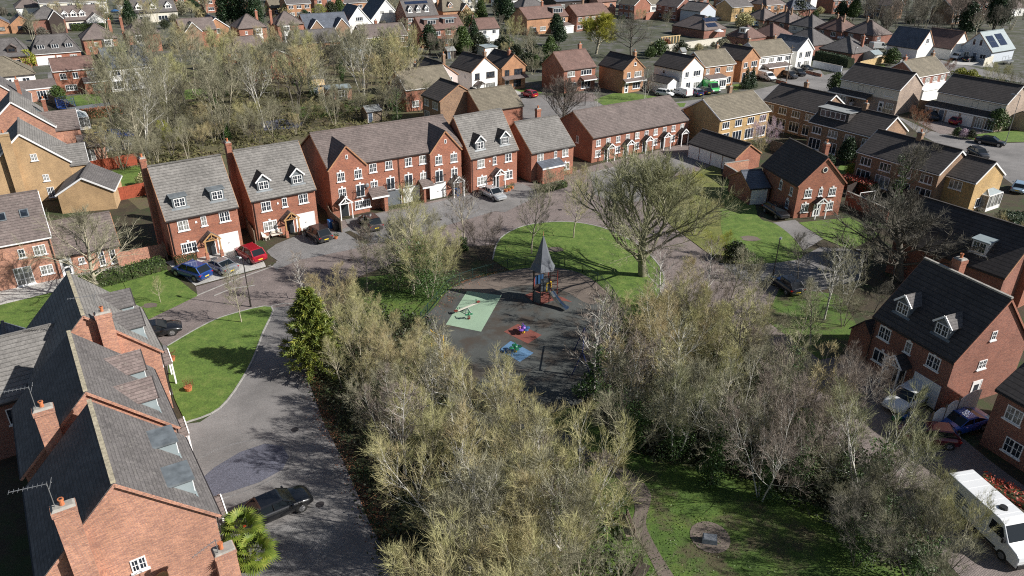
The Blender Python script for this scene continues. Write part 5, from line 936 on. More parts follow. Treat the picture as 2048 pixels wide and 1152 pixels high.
def bare_tree(seed, h=9, stems=1, lean=.1, first=.3, nprim=14, plen=.45, pang=(65, 30), nsec=7, nter=5, ntw=6, r0=.16, tw=.012, twl=.55, up=.06, stemr=0.0, wob=.07, droop=0.0, flat=1.0, fork=False):
    rg = np.random.default_rng(seed); V, F = [], []; TS, TD, TL = [], [], []
    def ang(d, a, az):
        u = np.cross(d, (0, 0, 1.0) if abs(d[2]) < .95 else (1.0, 0, 0)); u /= np.linalg.norm(u); w = np.cross(d, u); return d * math.cos(a) + (u * math.cos(az) + w * math.sin(az)) * math.sin(a)
    for s in range(stems):
        a0 = rg.uniform(0, 6.28) if stems == 1 else 6.28 * s / stems + rg.uniform(-.4, .4); ln = lean * rg.uniform(.6, 1.3)
        d0 = np.array([math.cos(a0) * ln, math.sin(a0) * ln, 1.0]); d0 /= np.linalg.norm(d0); hh = h * (rg.uniform(.8, 1.0) if stems > 1 else 1.0); rr0 = r0 * (rg.uniform(.6, 1) if stems > 1 else 1)
        P, _ = grow(rg, np.array([math.cos(a0) * stemr, math.sin(a0) * stemr, -.1]), d0, hh * (.62 if fork else .93), 10, wob * .6, .02)
        tube(V, F, P, rr0, rr0 * (.45 if fork else .14), 6)
        for i in range(nprim):
            t = first + (1 - first) * (i + rg.uniform(.1, .9)) / nprim; x = t * (len(P) - 1); k = min(int(x), len(P) - 2); q = P[k] + (P[k + 1] - P[k]) * (x - k)
            d = P[k + 1] - P[k]; d /= np.linalg.norm(d); tt = (t - first) / (1 - first); a = R(pang[0] + (pang[1] - pang[0]) * tt + rg.uniform(-8, 8))
            L = h * plen * (1 - .55 * tt ** 1.3) * rg.uniform(.75, 1.15); dd = ang(d, a, i * 2.4 + rg.uniform(-.5, .5)); dd[2] *= flat
            rp = rr0 * (.42 if fork else .42) * (1 - .6 * tt) * rg.uniform(.8, 1.1); Q, _ = grow(rg, q, dd, L, 6, wob * 1.15, up * 1.5 - droop); tube(V, F, Q, rp, rp * .2, 4)
            for j in range(nsec):
                t2 = .22 + .78 * (j + rg.uniform(.1, .9)) / nsec; x2 = t2 * 6; k2 = min(int(x2), 5); q2 = Q[k2] + (Q[k2 + 1] - Q[k2]) * (x2 - k2); e = Q[k2 + 1] - Q[k2]; e /= np.linalg.norm(e)
                L2 = L * .5 * (1.1 - .6 * t2) * rg.uniform(.7, 1.2); Z, _ = grow(rg, q2, ang(e, R(rg.uniform(22, 48)), rg.uniform(0, 6.28)), L2, 3, wob * 1.3, up * 1.8 - droop); tube(V, F, Z, rp * .4, rp * .14, 3)
                for m_ in range(nter):
                    t3 = .2 + .8 * (m_ + rg.uniform(0, 1)) / nter; x3 = t3 * 3; k3 = min(int(x3), 2); q3 = Z[k3] + (Z[k3 + 1] - Z[k3]) * (x3 - k3); e3 = Z[k3 + 1] - Z[k3]; e3 /= np.linalg.norm(e3)
                    d3 = ang(e3, R(rg.uniform(14, 42)), rg.uniform(0, 6.28)); L3 = max(.35, L2 * .5 * rg.uniform(.6, 1.1)); TS.append(q3); TD.append(d3); TL.append(L3 * 1.1)
                    for y in range(ntw):
                        f = rg.uniform(.1, 1); TS.append(q3 + d3 * L3 * f * .8); v = d3 + rg.normal(size=3) * .42; v[2] += .22 - droop * 7; TD.append(v); TL.append(twl * rg.uniform(.25, 1.25))
    limbs = npmesh('trunk', V, F, M['bark'], True)
    VV, FF = twigs(rg, np.array(TS), np.array(TD), np.array(TL), tw * rg.uniform(.6, 1.3, len(TS)), .16, .16 - droop * 4)
    return limbs, npmesh('crown', VV, FF, M['twig'])
def leaf_cloud(rg, C_, n, size, rad=None):
    """n small leaf quads around centres C_ (k x 4: x y z r)"""
    C_ = np.asarray(C_); i = rg.choice(len(C_), n, p=(C_[:, 3] ** 2) / (C_[:, 3] ** 2).sum()); D = rg.normal(size=(n, 3)); D /= np.linalg.norm(D, axis=1, keepdims=True)
    P = C_[i, :3] + D * (C_[i, 3] * rg.uniform(.45, 1.05, n) ** .6)[:, None]
    A = rg.normal(size=(n, 3)) + D * .8; A /= np.linalg.norm(A, axis=1, keepdims=True); U = np.cross(A, rg.normal(size=(n, 3))); U /= np.linalg.norm(U, axis=1, keepdims=True); W_ = np.cross(A, U)
    s = (size * rg.uniform(.5, 1.2, n))[:, None]; V = np.stack([P - U * s, P + W_ * s * .6, P + U * s, P - W_ * s * .6], 1).reshape(-1, 3); F = (np.arange(n) * 4)[:, None] + np.array([[0, 1, 2, 3]]); return V, F
def leafy(seed, h, r, shape='round', n=5000, size=.16, mat='hedge', nblob=26):
    rg = np.random.default_rng(seed); B = []
    for i in range(nblob):
        t = (i + .5) / nblob; a = i * 2.4
        if shape == 'cone': z = h * (.08 + .9 * t); rr = r * (1 - t) * rg.uniform(.75, 1.1) + .12; B.append((math.cos(a) * rr * .55, math.sin(a) * rr * .55, z, rr * .62 + .15))
        elif shape == 'col': z = h * (.06 + .88 * t); rr = r * (1 - .5 * t ** 3); B.append((math.cos(a) * rr * .45, math.sin(a) * rr * .45, z, rr * .6))
        else:
            z = h * (.25 + .62 * t); w = math.sin(math.pi * min(1, .18 + t * .82)) ; rr = r * w * rg.uniform(.5, 1); B.append((math.cos(a) * rr * .75, math.sin(a) * rr * .75, z, r * rg.uniform(.28, .42)))
    V, F = leaf_cloud(rg, B, n, size); VT, FT = [], []
    P, _ = grow(rg, np.array([0, 0, -.1]), np.array([0, 0, 1.0]), h * .85, 6, .03, 0); tube(VT, FT, P, max(.06, r * .07), .03, 6)
    for i in range(10):
        q = P[1 + i % 5]; Q, _ = grow(rg, q, np.array([math.cos(i * 2.4), math.sin(i * 2.4), .5]), r * .7, 4, .1, .05); tube(VT, FT, Q, .04, .015, 4)
    return npmesh('trunk', VT, FT, M['barkd'], True), npmesh('crown', V, F, M[mat])
def conifer(seed, h, r, n=7000, mat='coniy'):
    """tiered sprays that sweep out and up, ragged outline"""
    rg = np.random.default_rng(seed); VT, FT = [], []; P, _ = grow(rg, np.array([0, 0, -.1]), np.array([0, 0, 1.0]), h, 8, .02, 0); tube(VT, FT, P, .16, .02, 6); TS, TD, TL = [], [], []
    nb = 120
    for i in range(nb):
        t = .05 + .93 * i / nb; q = np.array([0, 0, h * t]); L = r * (1 - t) ** .8 * rg.uniform(.65, 1.2) + .2; a = i * 2.4 + rg.uniform(-.3, .3)
        Q, _ = grow(rg, q, np.array([math.cos(a), math.sin(a), .1]), L, 5, .08, .05); tube(VT, FT, Q, .03, .008, 3); m_ = int(n / nb)
        x = rg.uniform(.15, 1, m_) * 5; k = np.minimum(x.astype(int), 4); p = Q[k] + (Q[k + 1] - Q[k]) * (x - k)[:, None]; e = Q[k + 1] - Q[k]
        TS.append(p + rg.normal(size=(m_, 3)) * .06); v = e / np.linalg.norm(e, axis=1, keepdims=True) + rg.normal(size=(m_, 3)) * .7; v[:, 2] += .05; TD.append(v); TL.append(rg.uniform(.25, .6, m_))
    TS = np.concatenate(TS); TD = np.concatenate(TD); TL = np.concatenate(TL); V, F = twigs(rg, TS, TD, TL, .045, .3, -.05)
    return npmesh('trunk', VT, FT, M['barkd'], True), npmesh('crown', V, F, M[mat])
PROTO = {}
def P_(k):
    if k in PROTO: return PROTO[k]
    f = {
     'thick1': lambda: bare_tree(11, 8.5, 4, .34, .3, 9, .38, (50, 20), 8, 6, 5, .11, .0062, .6, stemr=.25),
     'thick2': lambda: bare_tree(12, 9.5, 3, .26, .35, 11, .38, (55, 22), 8, 6, 4, .13, .0062, .6, stemr=.2),
     'thick3': lambda: bare_tree(13, 7.5, 5, .42, .25, 8, .40, (46, 18), 8, 5, 5, .095, .0062, .6, stemr=.3),
     'thick4': lambda: bare_tree(14, 10, 1, .08, .25, 24, .36, (60, 24), 8, 6, 4, .16, .0062, .6),
     'spread': lambda: bare_tree(21, 12.5, 1, .06, .14, 24, .66, (62, 18), 12, 9, 12, .36, .0075, .6, up=.07, wob=.09, fork=True),
     'oak': lambda: bare_tree(22, 12, 1, .05, .30, 20, .50, (72, 22), 9, 7, 6, .27, .008, .55, wob=.13, fork=True, up=.03),
     'oakd': lambda: bare_tree(23, 9.5, 1, .05, .20, 26, .62, (80, 22), 10, 8, 8, .34, .009, .5, wob=.12, fork=True, up=.03),
     'small': lambda: bare_tree(24, 5.0, 1, .03, .30, 14, .38, (60, 30), 6, 4, 4, .07, .008, .35),
     'upr': lambda: bare_tree(25, 7.5, 1, .05, .28, 18, .42, (50, 22), 7, 5, 4, .10, .010, .4),
     'birch': lambda: bare_tree(26, 8.5, 1, .05, .22, 24, .26, (62, 35), 6, 4, 4, .10, .009, .35, droop=.02),
     'birchm': lambda: bare_tree(27, 8.0, 3, .22, .25, 12, .26, (55, 30), 6, 4, 4, .07, .009, .35, stemr=.15),
     'wood1': lambda: bare_tree(31, 15, 1, .06, .42, 18, .33, (52, 22), 7, 6, 4, .24, .011, .8, wob=.08, fork=True),
     'wood2': lambda: bare_tree(32, 13, 2, .16, .38, 12, .34, (48, 20), 7, 6, 4, .17, .011, .8, stemr=.2),
     'wood3': lambda: bare_tree(33, 11, 3, .2, .35, 10, .36, (46, 20), 7, 6, 4, .13, .010, .7, stemr=.2),
     'willow': lambda: bare_tree(34, 13, 1, .03, .28, 20, .46, (60, 18), 9, 7, 9, .35, .028, 1.3, up=.07, droop=.04, fork=True),
     'shrub': lambda: bare_tree(35, 3.2, 8, .55, .2, 5, .5, (45, 20), 5, 4, 5, .035, .012, .35, stemr=.3),
     'pyramid': lambda: leafy(41, 7, 1.6, 'cone', 4200, .15, 'conif'), 'round': lambda: leafy(42, 3.0, 1.7, 'round', 3600, .11, 'hedge'), 'roundbig': lambda: leafy(43, 9, 3.6, 'round', 7000, .24, 'conif', 34),
     'cypress': lambda: leafy(44, 13, 3.4, 'col', 9000, .26, 'conif', 30), 'tallcon': lambda: leafy(45, 12, 2.5, 'cone', 7000, .22, 'conif', 30), 'golden': lambda: conifer(46, 8.6, 3.2, 15000, 'coniy'),
     'ball': lambda: leafy(47, 1.5, .9, 'round', 1500, .08, 'lime', 14), 'mound': lambda: leafy(48, 2.2, 1.8, 'round', 2600, .12, 'bramble', 18)}[k]
    PROTO[k] = f(); return PROTO[k]
_ivy = {}
def ivy_mesh(seed, h, r):
    k = (seed, round(h), round(r * 10))
    if k not in _ivy:
        rg = np.random.default_rng(seed); B = [(rg.normal() * r * .35, rg.normal() * r * .35, h * (i + .5) / 16, r * rg.uniform(.5, 1) * (1 - .45 * i / 16)) for i in range(16)]
        V, F = leaf_cloud(rg, B, 2600, .09); _ivy[k] = npmesh('ivy', V, F, M['ivy'])
    return _ivy[k]
TN = [0]
def tree(kind, u, v, label, h=None, name='bare_tree', cat='tree', bark=None, twig=None, group=None, ivy=None, rz=None, xy=None, sx=1.0):
    tr, cr = P_(kind); TN[0] += 1; rr_ = random.Random(TN[0] * 7 + 1)
    x, y = xy or G(u, v)
    base = {'thick1': 8.5, 'thick2': 9.5, 'thick3': 7.5, 'thick4': 10, 'spread': 12.5, 'oak': 12, 'oakd': 9.5, 'small': 5, 'upr': 7.5, 'birch': 8.5, 'birchm': 8, 'wood1': 15, 'wood2': 13, 'wood3': 11, 'willow': 13, 'shrub': 3.2, 'pyramid': 7, 'round': 3, 'roundbig': 9, 'cypress': 13, 'tallcon': 12, 'golden': 8.6, 'ball': 1.5, 'mound': 2.2}[kind]
    s = (h or base) / base; o = empty(name, (x, y, 0), rr_.uniform(0, 6.28) if rz is None else rz); o.scale = (s * sx, s * sx, s)
    tag(o, label, cat, group); t = link('trunk', tr, o, mat=None); c = link('crown', cr, o)
    if bark: t.material_slots[0].link = 'OBJECT'; t.material_slots[0].material = M[bark]
    if twig: c.material_slots[0].link = 'OBJECT'; c.material_slots[0].material = M[twig]
    if ivy: link('ivy', ivy_mesh(TN[0] % 4, ivy[0] / s, ivy[1] / s), o)
    return o
def hedge(pts, w, h, mat, label, name='hedge', world=False, dens=55, size=.1):
    rg = np.random.default_rng(len(pts) * 13 + int(h * 10)); P = [np.array([*(p if world else G(*p)), 0]) for p in pts]; VS, FS, b = [], [], 0; core = MB()
    for a, c in zip(P[:-1], P[1:]):
        L = np.linalg.norm(c - a); d = (c - a) / L; n = np.array([-d[1], d[0], 0]); k = int(L * (w + 2 * h) * dens) + 20
        t = rg.uniform(0, 1, k) * L; s = rg.uniform(0, w + 2 * h, k); x = np.where(s < h, -w / 2, np.where(s < h + w, s - h - w / 2, w / 2)); z = np.where(s < h, s, np.where(s < h + w, h, w + 2 * h - s))
        x = x + rg.normal(size=k) * .07; z = np.maximum(.05, z + rg.normal(size=k) * .08); Q = a + d * t[:, None] + n * x[:, None]; Q[:, 2] = z
        A = rg.normal(size=(k, 3)); U = np.cross(A, rg.normal(size=(k, 3))); U /= np.linalg.norm(U, axis=1, keepdims=True); W_ = np.cross(A, U); W_ /= np.linalg.norm(W_, axis=1, keepdims=True)
        sz = (size * rg.uniform(.6, 1.3, k))[:, None]; V = np.stack([Q - U * sz, Q + W_ * sz * .6, Q + U * sz, Q - W_ * sz * .6], 1).reshape(-1, 3); VS.append(V); FS.append((np.arange(k) * 4)[:, None] + np.array([[0, 1, 2, 3]]) + b); b += 4 * k
        q = n * (w / 2 - .08); a2 = a - q; b2 = c - q; c2 = c + q; d2 = a + q
        core.hexa([a2, b2, c2, d2, a2 + [0, 0, h - .1], b2 + [0, 0, h - .1], c2 + [0, 0, h - .1], d2 + [0, 0, h - .1]])
    me = npmesh(name, np.concatenate(VS), np.concatenate(FS), M[mat]); o = link(name, me); tag(o, label, 'hedge'); core.build('inner_growth', [M['bramble']], o); return o
# ---------------------------------------------------------------- the trees one can tell apart
tree('spread', 1285, 552, 'great spreading bare tree whose trunk shadow crosses the lawn behind the slide tower', 14.5, twig='twigo', bark='barko', rz=.6, sx=1.25)
tree('upr', 1063, 508, 'slender bare tree on the lawn just behind the slide tower', 7.8, twig='twigg')
tree('upr', 1147, 476, 'vase-shaped young bare tree on the lawn, between the slide tower and the great spreading tree', 6.6, twig='twig')
tree('oak', 190, 598, 'big bare pale-trunked oak in front of the low wing with the arched door', 11.6, twig='twigg', sx=.95)
tree('small', 483, 645, 'small bare street tree on the crescent lawn by the lamp post', 5.2, twig='twigg')
tree('small', 322, 606, 'tiny bare sapling on the lawn right of the dormered grey roof', 2.6, twig='twig')
tree('birch', 1186, 800, 'tall pale birch with ivy-wrapped foot at the right edge of the play surface', 10.5, bark='birch', twig='twigp', ivy=(5, 1.0), name='birch_tree')
tree('birch', 1312, 680, 'slim pale birch just right of the small bright lawn corner', 9.5, bark='birch', twig='twigp', name='birch_tree')
tree('birch', 1648, 640, 'pale birch standing on the verge right of the dark car with the blue cover', 9.0, bark='birch', twig='twigg', name='birch_tree')
tree('upr', 1592, 572, 'dark-twigged young tree at the roadside below the lamp post on the right', 5.5, bark='barkd', twig='twigd')
tree('oakd', 1800, 560, 'wide dark bare oak filling the garden between the gable-fronted house and the two-dormered house', 10.8, bark='barkd', twig='twigd', sx=1.3)
tree('wood1', 1783, 430, 'tall bare tree with ivy-covered trunk behind the red-topped hedge', 12.5, bark='barkd', twig='twigd', ivy=(8, 1.1))
tree('birch', 610, 600, 'leaning white-barked birch by the road above the golden conifer', 5.5, bark='birch', twig='twigp', name='birch_tree')
tree('golden', 632, 738, 'golden-green conifer beside the road at the head of the thicket', 7.8, name='conifer_tree', sx=1.0)
for (u, v, hh, lb) in ((700, 690, 5.6, 'twiggy tan bare tree just right of the golden conifer'), (668, 640, 5.2, 'upright bare tree behind the golden conifer by the road'), (770, 690, 3.6, 'low tan bush on the dark grass between conifer and play area'), (740, 640, 2.6, 'low bush in the shade by the road, left of the play area')): tree('thick3', u, v, lb, hh, twig='twig')
tree('thick4', 826, 590, 'tall many-branched bare tree with ivy between the forecourts and the play area', 10.5, twig='twig', ivy=(6.0, 2.3), sx=1.1)
tree('thick1', 792, 580, 'ivy-covered bushy bare tree just left of the tall many-branched tree', 7.5, twig='twigg', ivy=(4.5, 2.0)); tree('thick1', 860, 596, 'green ivied bush-like tree against the play area railing', 7.0, twig='twig', ivy=(4.5, 1.9)); tree('thick3', 832, 545, 'bare tree behind the tall many-branched tree, nearest the forecourts', 7.0, twig='twigg', ivy=(3, 1.2))
tree('thick3', 875, 575, 'low bushy bare tree beside the play area railing', 6.0, twig='twig', ivy=(3, 1.6))
tree('upr', 928, 500, 'thin bare tree with ivy foot by the road, left of the lawn', 8.0, twig='twigp', ivy=(1.5, .5))
tree('thick3', 965, 520, 'dark bare thorn bush at the left end of the lawn', 5.0, twig='twigp', bark='barkd')
tree('upr', 735, 585, 'bare tree casting shade on the road at the far end of the thicket', 6.5, twig='twigp')
tree('thick1', 1100, 395, 'bare shrubby tree in front of the slate-roofed ground-floor bay', 4.2, twig='twigg')
tree('thick3', 1150, 385, 'olive bushy tree at the left end of the long terrace', 4.0, twig='twig')
tree('thick3', 1390, 470, 'drooping olive bush under the right side of the great spreading tree', 5.2, twig='twig', sx=1.3)
tree('thick3', 1435, 515, 'rounded olive bush at the roadside corner left of the bright lawn', 3.2, twig='willow', sx=1.2)
tree('mound', 1470, 522, 'dark low bush in shadow at the tip of the roadside lawn', 2.2, name='bush', cat='bush')
tree('thick3', 1380, 400, 'yellowish bush on the bank behind the great spreading tree', 4.0, twig='willow')
tree('thick2', 1862, 1132, 'bare multi-stemmed tree at the bottom right beside the white van', 6.8, twig='twig', sx=.85)
tree('thick3', 1960, 590, 'grey-green bush behind the two-dormered dark-roofed house', 3.8, twig='twigg')
tree('upr', 1840, 395, 'bare tree left of the orange gable end', 7.0, bark='barkd', twig='twigd')
tree('small', 1843, 286, 'round-headed small bare tree on the verge by the pink drive', 3.8, twig='red_twig', sx=1.2)
tree('thick3', 1830, 262, 'rust-leaved bush beside the parked black car', 4.2, twig='red_twig')
tree('upr', 1760, 305, 'bare tree growing against the box-dormered semi', 7.0, bark='barkd', twig='twigd')
tree('spread', 1128, 248, 'broad bare street tree in front of the red-brown roofed house', 9.0, bark='barkd', twig='twigp', sx=1.1)
tree('birch', 1192, 238, 'white birch on the verge just right of the broad bare street tree', 6.0, bark='birch', twig='twigp', name='birch_tree')
tree('birchm', 1290, 200, 'clump of two thin birches in front of the orange gable-fronted house', 7.0, bark='birch', twig='twigp', name='birch_tree')
tree('oak', 1262, 118, 'tall dark bare tree right of the yellow-green willow', 13.5, bark='barkd', twig='twigd')
tree('willow', 1192, 108, 'yellow-green weeping willow behind the red-brown roofed house', 12.5, twig='willow', name='willow_tree', sx=1.15)
tree('thick3', 1520, 305, 'pale blossoming bush with pink top beside the garage block', 5.6, twig='blossom')
tree('thick3', 1505, 322, 'evergreen creeper mound below the pale blossoming bush', 3.8, twig='twig', ivy=(3.4, 1.7))
tree('thick3', 892, 238, 'small pink-blossomed tree between the long block and the orange gable end', 5.5, twig='blossomd')
tree('cypress', 452, 46, 'left half of the dark cypress group at the top', 12, name='cypress_tree'); tree('cypress', 480, 46, 'middle tree of the dark cypress group at the top', 13, name='cypress_tree'); tree('cypress', 512, 48, 'right-hand tree of the dark cypress group at the top', 12, name='cypress_tree')
tree('tallcon', 262, 48, 'dark conifer left of the yellow hedge at the top left', 11, name='conifer_tree'); tree('tallcon', 962, 46, 'green conifer beside the small white cottage', 11.5, name='conifer_tree', twig='hedge')
tree('roundbig', 1012, 50, 'dark evergreen right of the small white cottage', 10, name='evergreen_tree'); tree('cypress', 1003, 30, 'dark columnar evergreen above the small white cottage', 13, name='evergreen_tree')
tree('roundbig', 860, 108, 'dark evergreen behind the white gable-fronted house, left one', 8, name='evergreen_tree'); tree('roundbig', 925, 112, 'green evergreen behind the white gable-fronted house, right one', 8, name='evergreen_tree', twig='hedge')
tree('tallcon', 838, 88, 'golden-topped conifer in front of the box-dormered semi', 8, name='conifer_tree', twig='coniy'); tree('tallcon', 948, 88, 'dark conifer in front of the box-dormered semi, right end', 9, name='conifer_tree')
tree('upr', 812, 112, 'leaning bare tree with grey fan of branches beside the orange brick semi', 9, twig='twigg', sx=1.3); tree('thick3', 880, 118, 'red-brown bare bush in front of the box-dormered semi', 6.5, twig='twigp'); tree('wood2', 905, 122, 'pale-trunked bare tree in front of the box-dormered semi', 9, twig='twigg')
tree('wood3', 1025, 110, 'pale green budding tree behind the orange brick gable-fronted house', 9.5, twig='twig'); tree('wood3', 1060, 128, 'bare grey tree right of the orange brick gable-fronted house', 9, twig='twigg'); tree('roundbig', 1100, 108, 'light green palm-like evergreen left of the red-brown roof', 5, name='evergreen_tree', twig='hedge'); tree('roundbig', 1118, 92, 'dark evergreen under the left edge of the willow', 6.5, name='evergreen_tree'); tree('roundbig', 1072, 142, 'bright green laurel right of the orange gable', 4, name='evergreen_tree', twig='hedge'); tree('roundbig', 1112, 72, 'grey-green evergreen below the tiled box dormer', 7, name='evergreen_tree')
tree('pyramid', 1490, 178, 'clipped conifer in front of the tan gable-fronted house, left one', 5, name='conifer_tree'); tree('pyramid', 1502, 176, 'clipped conifer in front of the tan gable-fronted house, right one', 5, name='conifer_tree')
tree('round', 1668, 190, 'round dark evergreen at the road bend above the brown semis', 5.0, name='evergreen_tree', sx=.75)
tree('round', 1988, 262, 'dark palm-like shrub on the lawn beside the black car', 4.2, name='evergreen_shrub', cat='shrub'); tree('round', 1912, 274, 'round clipped shrub, first of three on the pink drive corner', 1.8, name='shrub', cat='shrub'); tree('round', 1926, 277, 'pale flowering shrub, middle of three on the pink drive corner', 1.8, name='shrub', cat='shrub', twig='blossom'); tree('round', 1941, 279, 'olive shrub, last of three on the pink drive corner', 1.8, name='shrub', cat='shrub', twig='bramble')
tree('ball', 657, 392, 'small topiary ball in a pot by the dark grey garage door', 1.3, name='shrub', cat='shrub'); tree('ball', 60, 134, 'bright yellow-green bush between the two bungalows at the top left', 4.0, name='bush', cat='bush')
tree('ball', 315, 392, 'bright green conifer bush behind the end town house', 2.4, name='bush', cat='bush', twig='hedge'); tree('ball', 290, 372, 'olive bush in the small back garden by the red fence', 2.0, name='bush', cat='bush', twig='twig'); tree('round', 120, 204, 'bushy green shrub at the corner of the projecting lounge lawn', 3.4, name='shrub', cat='shrub', twig='hedge')
tree('roundbig', 2040, 520, 'bright green laurel at the right edge by the new timber fence', 4, name='evergreen_shrub', cat='shrub', twig='hedge'); tree('round', 1610 + 90, 352, 'round clipped bush on the small lawn behind the gable-fronted house', 2.0, name='bush', cat='bush', twig='lime')
tree('thick3', 240, 300, 'yellow-flecked shrub by the blue trampoline net', 4, twig='lime'); tree('thick3', 345, 300, 'olive bush behind the first town house roof', 4.5, twig='willow'); tree('thick3', 430, 286, 'olive bush behind the gap between the first two town houses', 4.0, twig='twig')
# thicket between the road and the park: bases on the ground in world metres
def sample(poly_, dmin, seed, n=400, world=False):
    rs = random.Random(seed); P = [p if world else G(*p) for p in poly_]; xs = [p[0] for p in P]; ys = [p[1] for p in P]; out = []
    def inside(x, y):
        c = False; j = len(P) - 1
        for i in range(len(P)):
            if (P[i][1] > y) != (P[j][1] > y) and x < (P[j][0] - P[i][0]) * (y - P[i][1]) / (P[j][1] - P[i][1]) + P[i][0]: c = not c
            j = i
        return c
    for _ in range(n * 30):
        x = rs.uniform(min(xs), max(xs)); y = rs.uniform(min(ys), max(ys))
        if inside(x, y) and all((x - a) ** 2 + (y - b) ** 2 > dmin * dmin for a, b in out): out.append((x, y))
        if len(out) >= n: break
    return out
rs = random.Random(77); TK = ['thick1', 'thick2', 'thick3', 'thick4']
def mass(poly_, dmin, seed, kinds, hs, label, group, twg, brk=('bark',), ivyp=0, n=400, name='bare_tree', cat='tree'):
    pts = sample(poly_, dmin, seed, n)
    for (x, y) in pts:
        k = rs.choice(kinds); tree(k, 0, 0, label, rs.uniform(*hs), xy=(x, y), twig=rs.choice(twg), bark=rs.choice(brk), group=group, ivy=(rs.uniform(2.5, 5.5), rs.uniform(.6, 1.3)) if rs.random() < ivyp else None, name=name, cat=cat, sx=rs.uniform(.9, 1.15))
    return len(pts)
OL = ('twig', 'twig', 'twig', 'twigg')
mass([(665, 810), (700, 735), (770, 715), (850, 740), (905, 830), (700, 860)], 2.7, 1, TK, (4.2, 5.8), 'tan bare tree in the upper thicket between the golden conifer and the yellow play panel', 'thicket trees near the golden conifer', OL, ('bark', 'bark', 'birch'))
mass([(735, 870), (900, 840), (970, 880), (1050, 915), (1070, 990), (830, 1010)], 3.0, 2, TK, (6.0, 7.8), 'olive bare tree in mid-thicket between the tarmac road and the play surface', 'thicket trees left of the play surface', OL, ('bark', 'bark', 'birch'))
mass([(880, 1035), (1075, 1010), (1150, 1120), (1175, 1300), (960, 1380), (900, 1200)], 3.0, 3, TK, (7.0, 9.0), 'large rounded olive bare tree at the bottom centre of the thicket by the park bench', 'thicket trees at the bottom centre', ('twig', 'twig', 'twigg'), ('bark', 'bark', 'birch'))
tree('thick2', 985, 900, 'pale-stemmed bare tree standing out on the right edge of the thicket above the park path', 8.2, bark='birch', twig='twig', sx=.95)
tree('birch', 812, 960, 'silvery pink birch rising from the left side of the thicket beside the tarmac road', 8.5, bark='birch', twig='twigp', name='birch_tree')
for (u, v, k, hh, tw, bk, lb) in ((1452, 640, 'upr', 7, 'twigg', 'bark', 'thin bare tree at the roadside left of the dark car with the blue cover'), (1405, 625, 'birch', 7.5, 'twigp', 'birch', 'pale birch at the top edge of the right thicket near the paved road'), (1370, 640, 'thick4', 7, 'twig', 'bark', 'olive bare tree at the top edge of the right thicket below the rounded roadside bush'), (1500, 665, 'upr', 6.8, 'twigg', 'bark', 'thin bare tree below the dark car with the blue cover'), (1690, 610, 'birchm', 6.5, 'twigg', 'birch', 'forked pale birch left of the two-dormered house ridge'), (1725, 560, 'upr', 6, 'twigd', 'barkd', 'dark thin tree at the far corner of the two-dormered house'), (1620, 690, 'thick4', 6, 'twigg', 'bark', 'grey bare tree on the verge grass below the pale verge birch'), (1700, 835, 'thick1', 6.2, 'twigp', 'birch', 'purple-grey bare tree in front of the white porch of the two-dormered house'),
    (905, 850, 'birch', 9, 'twigg', 'birch', 'pale birch stem in the middle of the thicket, left of the pale-stemmed multi-trunk tree'), (1080, 1120, 'birchm', 9.5, 'twigg', 'birch', 'pale forked birch at the bottom centre of the thicket'), (960, 1150, 'birch', 9.5, 'twigg', 'birch', 'tall pale birch at the bottom edge of the thicket'), (1120, 1095, 'birchm', 8, 'twigp', 'birch', 'pale stems at the thicket edge beside the weathered bench'), (780, 905, 'birchm', 7, 'twigp', 'birch', 'pinkish birch clump at the road side of the thicket'), (1255, 850, 'birchm', 9.5, 'twigp', 'birch', 'bare pale stems at the near left corner of the right thicket'), (1345, 880, 'birch', 10, 'twigg', 'birch', 'tall pale birch at the near edge of the right thicket above the memorial stone')):
    tree(k, u, v, lb, hh, twig=tw, bark=bk, name='birch_tree' if 'birch' in k else 'bare_tree')
# right-hand thicket
mass([(1270, 690), (1330, 655), (1440, 680), (1530, 760), (1430, 775), (1300, 755)], 3.0, 4, TK, (5, 6.8), 'brown-olive bare tree in the far part of the right thicket below the great spreading tree', 'right thicket trees, far part', OL)
mass([(1215, 770), (1300, 760), (1540, 780), (1660, 880), (1480, 900), (1245, 860)], 3.9, 5, TK + ['birch', 'birchm', 'birch'], (7.5, 9.6), 'grey-brown bare tree in the middle of the right thicket beside the play area', 'right thicket trees, middle part', ('twig', 'twigg', 'twig', 'twigo'), ('bark', 'birch', 'barkd'), .4)
mass([(1220, 880), (1480, 910), (1660, 905), (1715, 960), (1765, 1050), (1560, 1010), (1340, 945)], 2.9, 6, TK + ['birch'], (7, 9), 'ivy-clad bare tree along the near edge of the right thicket above the park path', 'ivy-clad trees along the park path', ('twigg', 'twig', 'twigo', 'twigp'), ('bark', 'birch'), .9)
mass([(1430, 680), (1530, 680), (1610, 770), (1670, 835), (1690, 890), (1620, 875)], 3.6, 7, TK, (4.2, 6.2), 'grey bare tree along the brown paved lane in front of the two-dormered house', 'bare trees along the brown paved lane', ('twigg', 'twig', 'twigg', 'twigp'), ('bark', 'barkd'), .2)
mass([(1650, 560), (1740, 560), (1760, 640), (1700, 690), (1670, 640)], 5.0, 8, TK, (3.2, 4.6), 'grey-green bare bush at the far side of the two-dormered house', 'bushes beyond the three-storey house', ('twigg', 'twigd'), ('barkd',))
mass([(1860, 520), (1950, 540), (2050, 600), (2060, 560), (1960, 500)], 3.0, 9, ['thick3', 'thick1'], (4, 5.5), 'olive-grey bush between the broad chimney gable and the two-dormered dark roof', 'bushes behind the three-storey house', ('twigg', 'twig'), ('bark',))
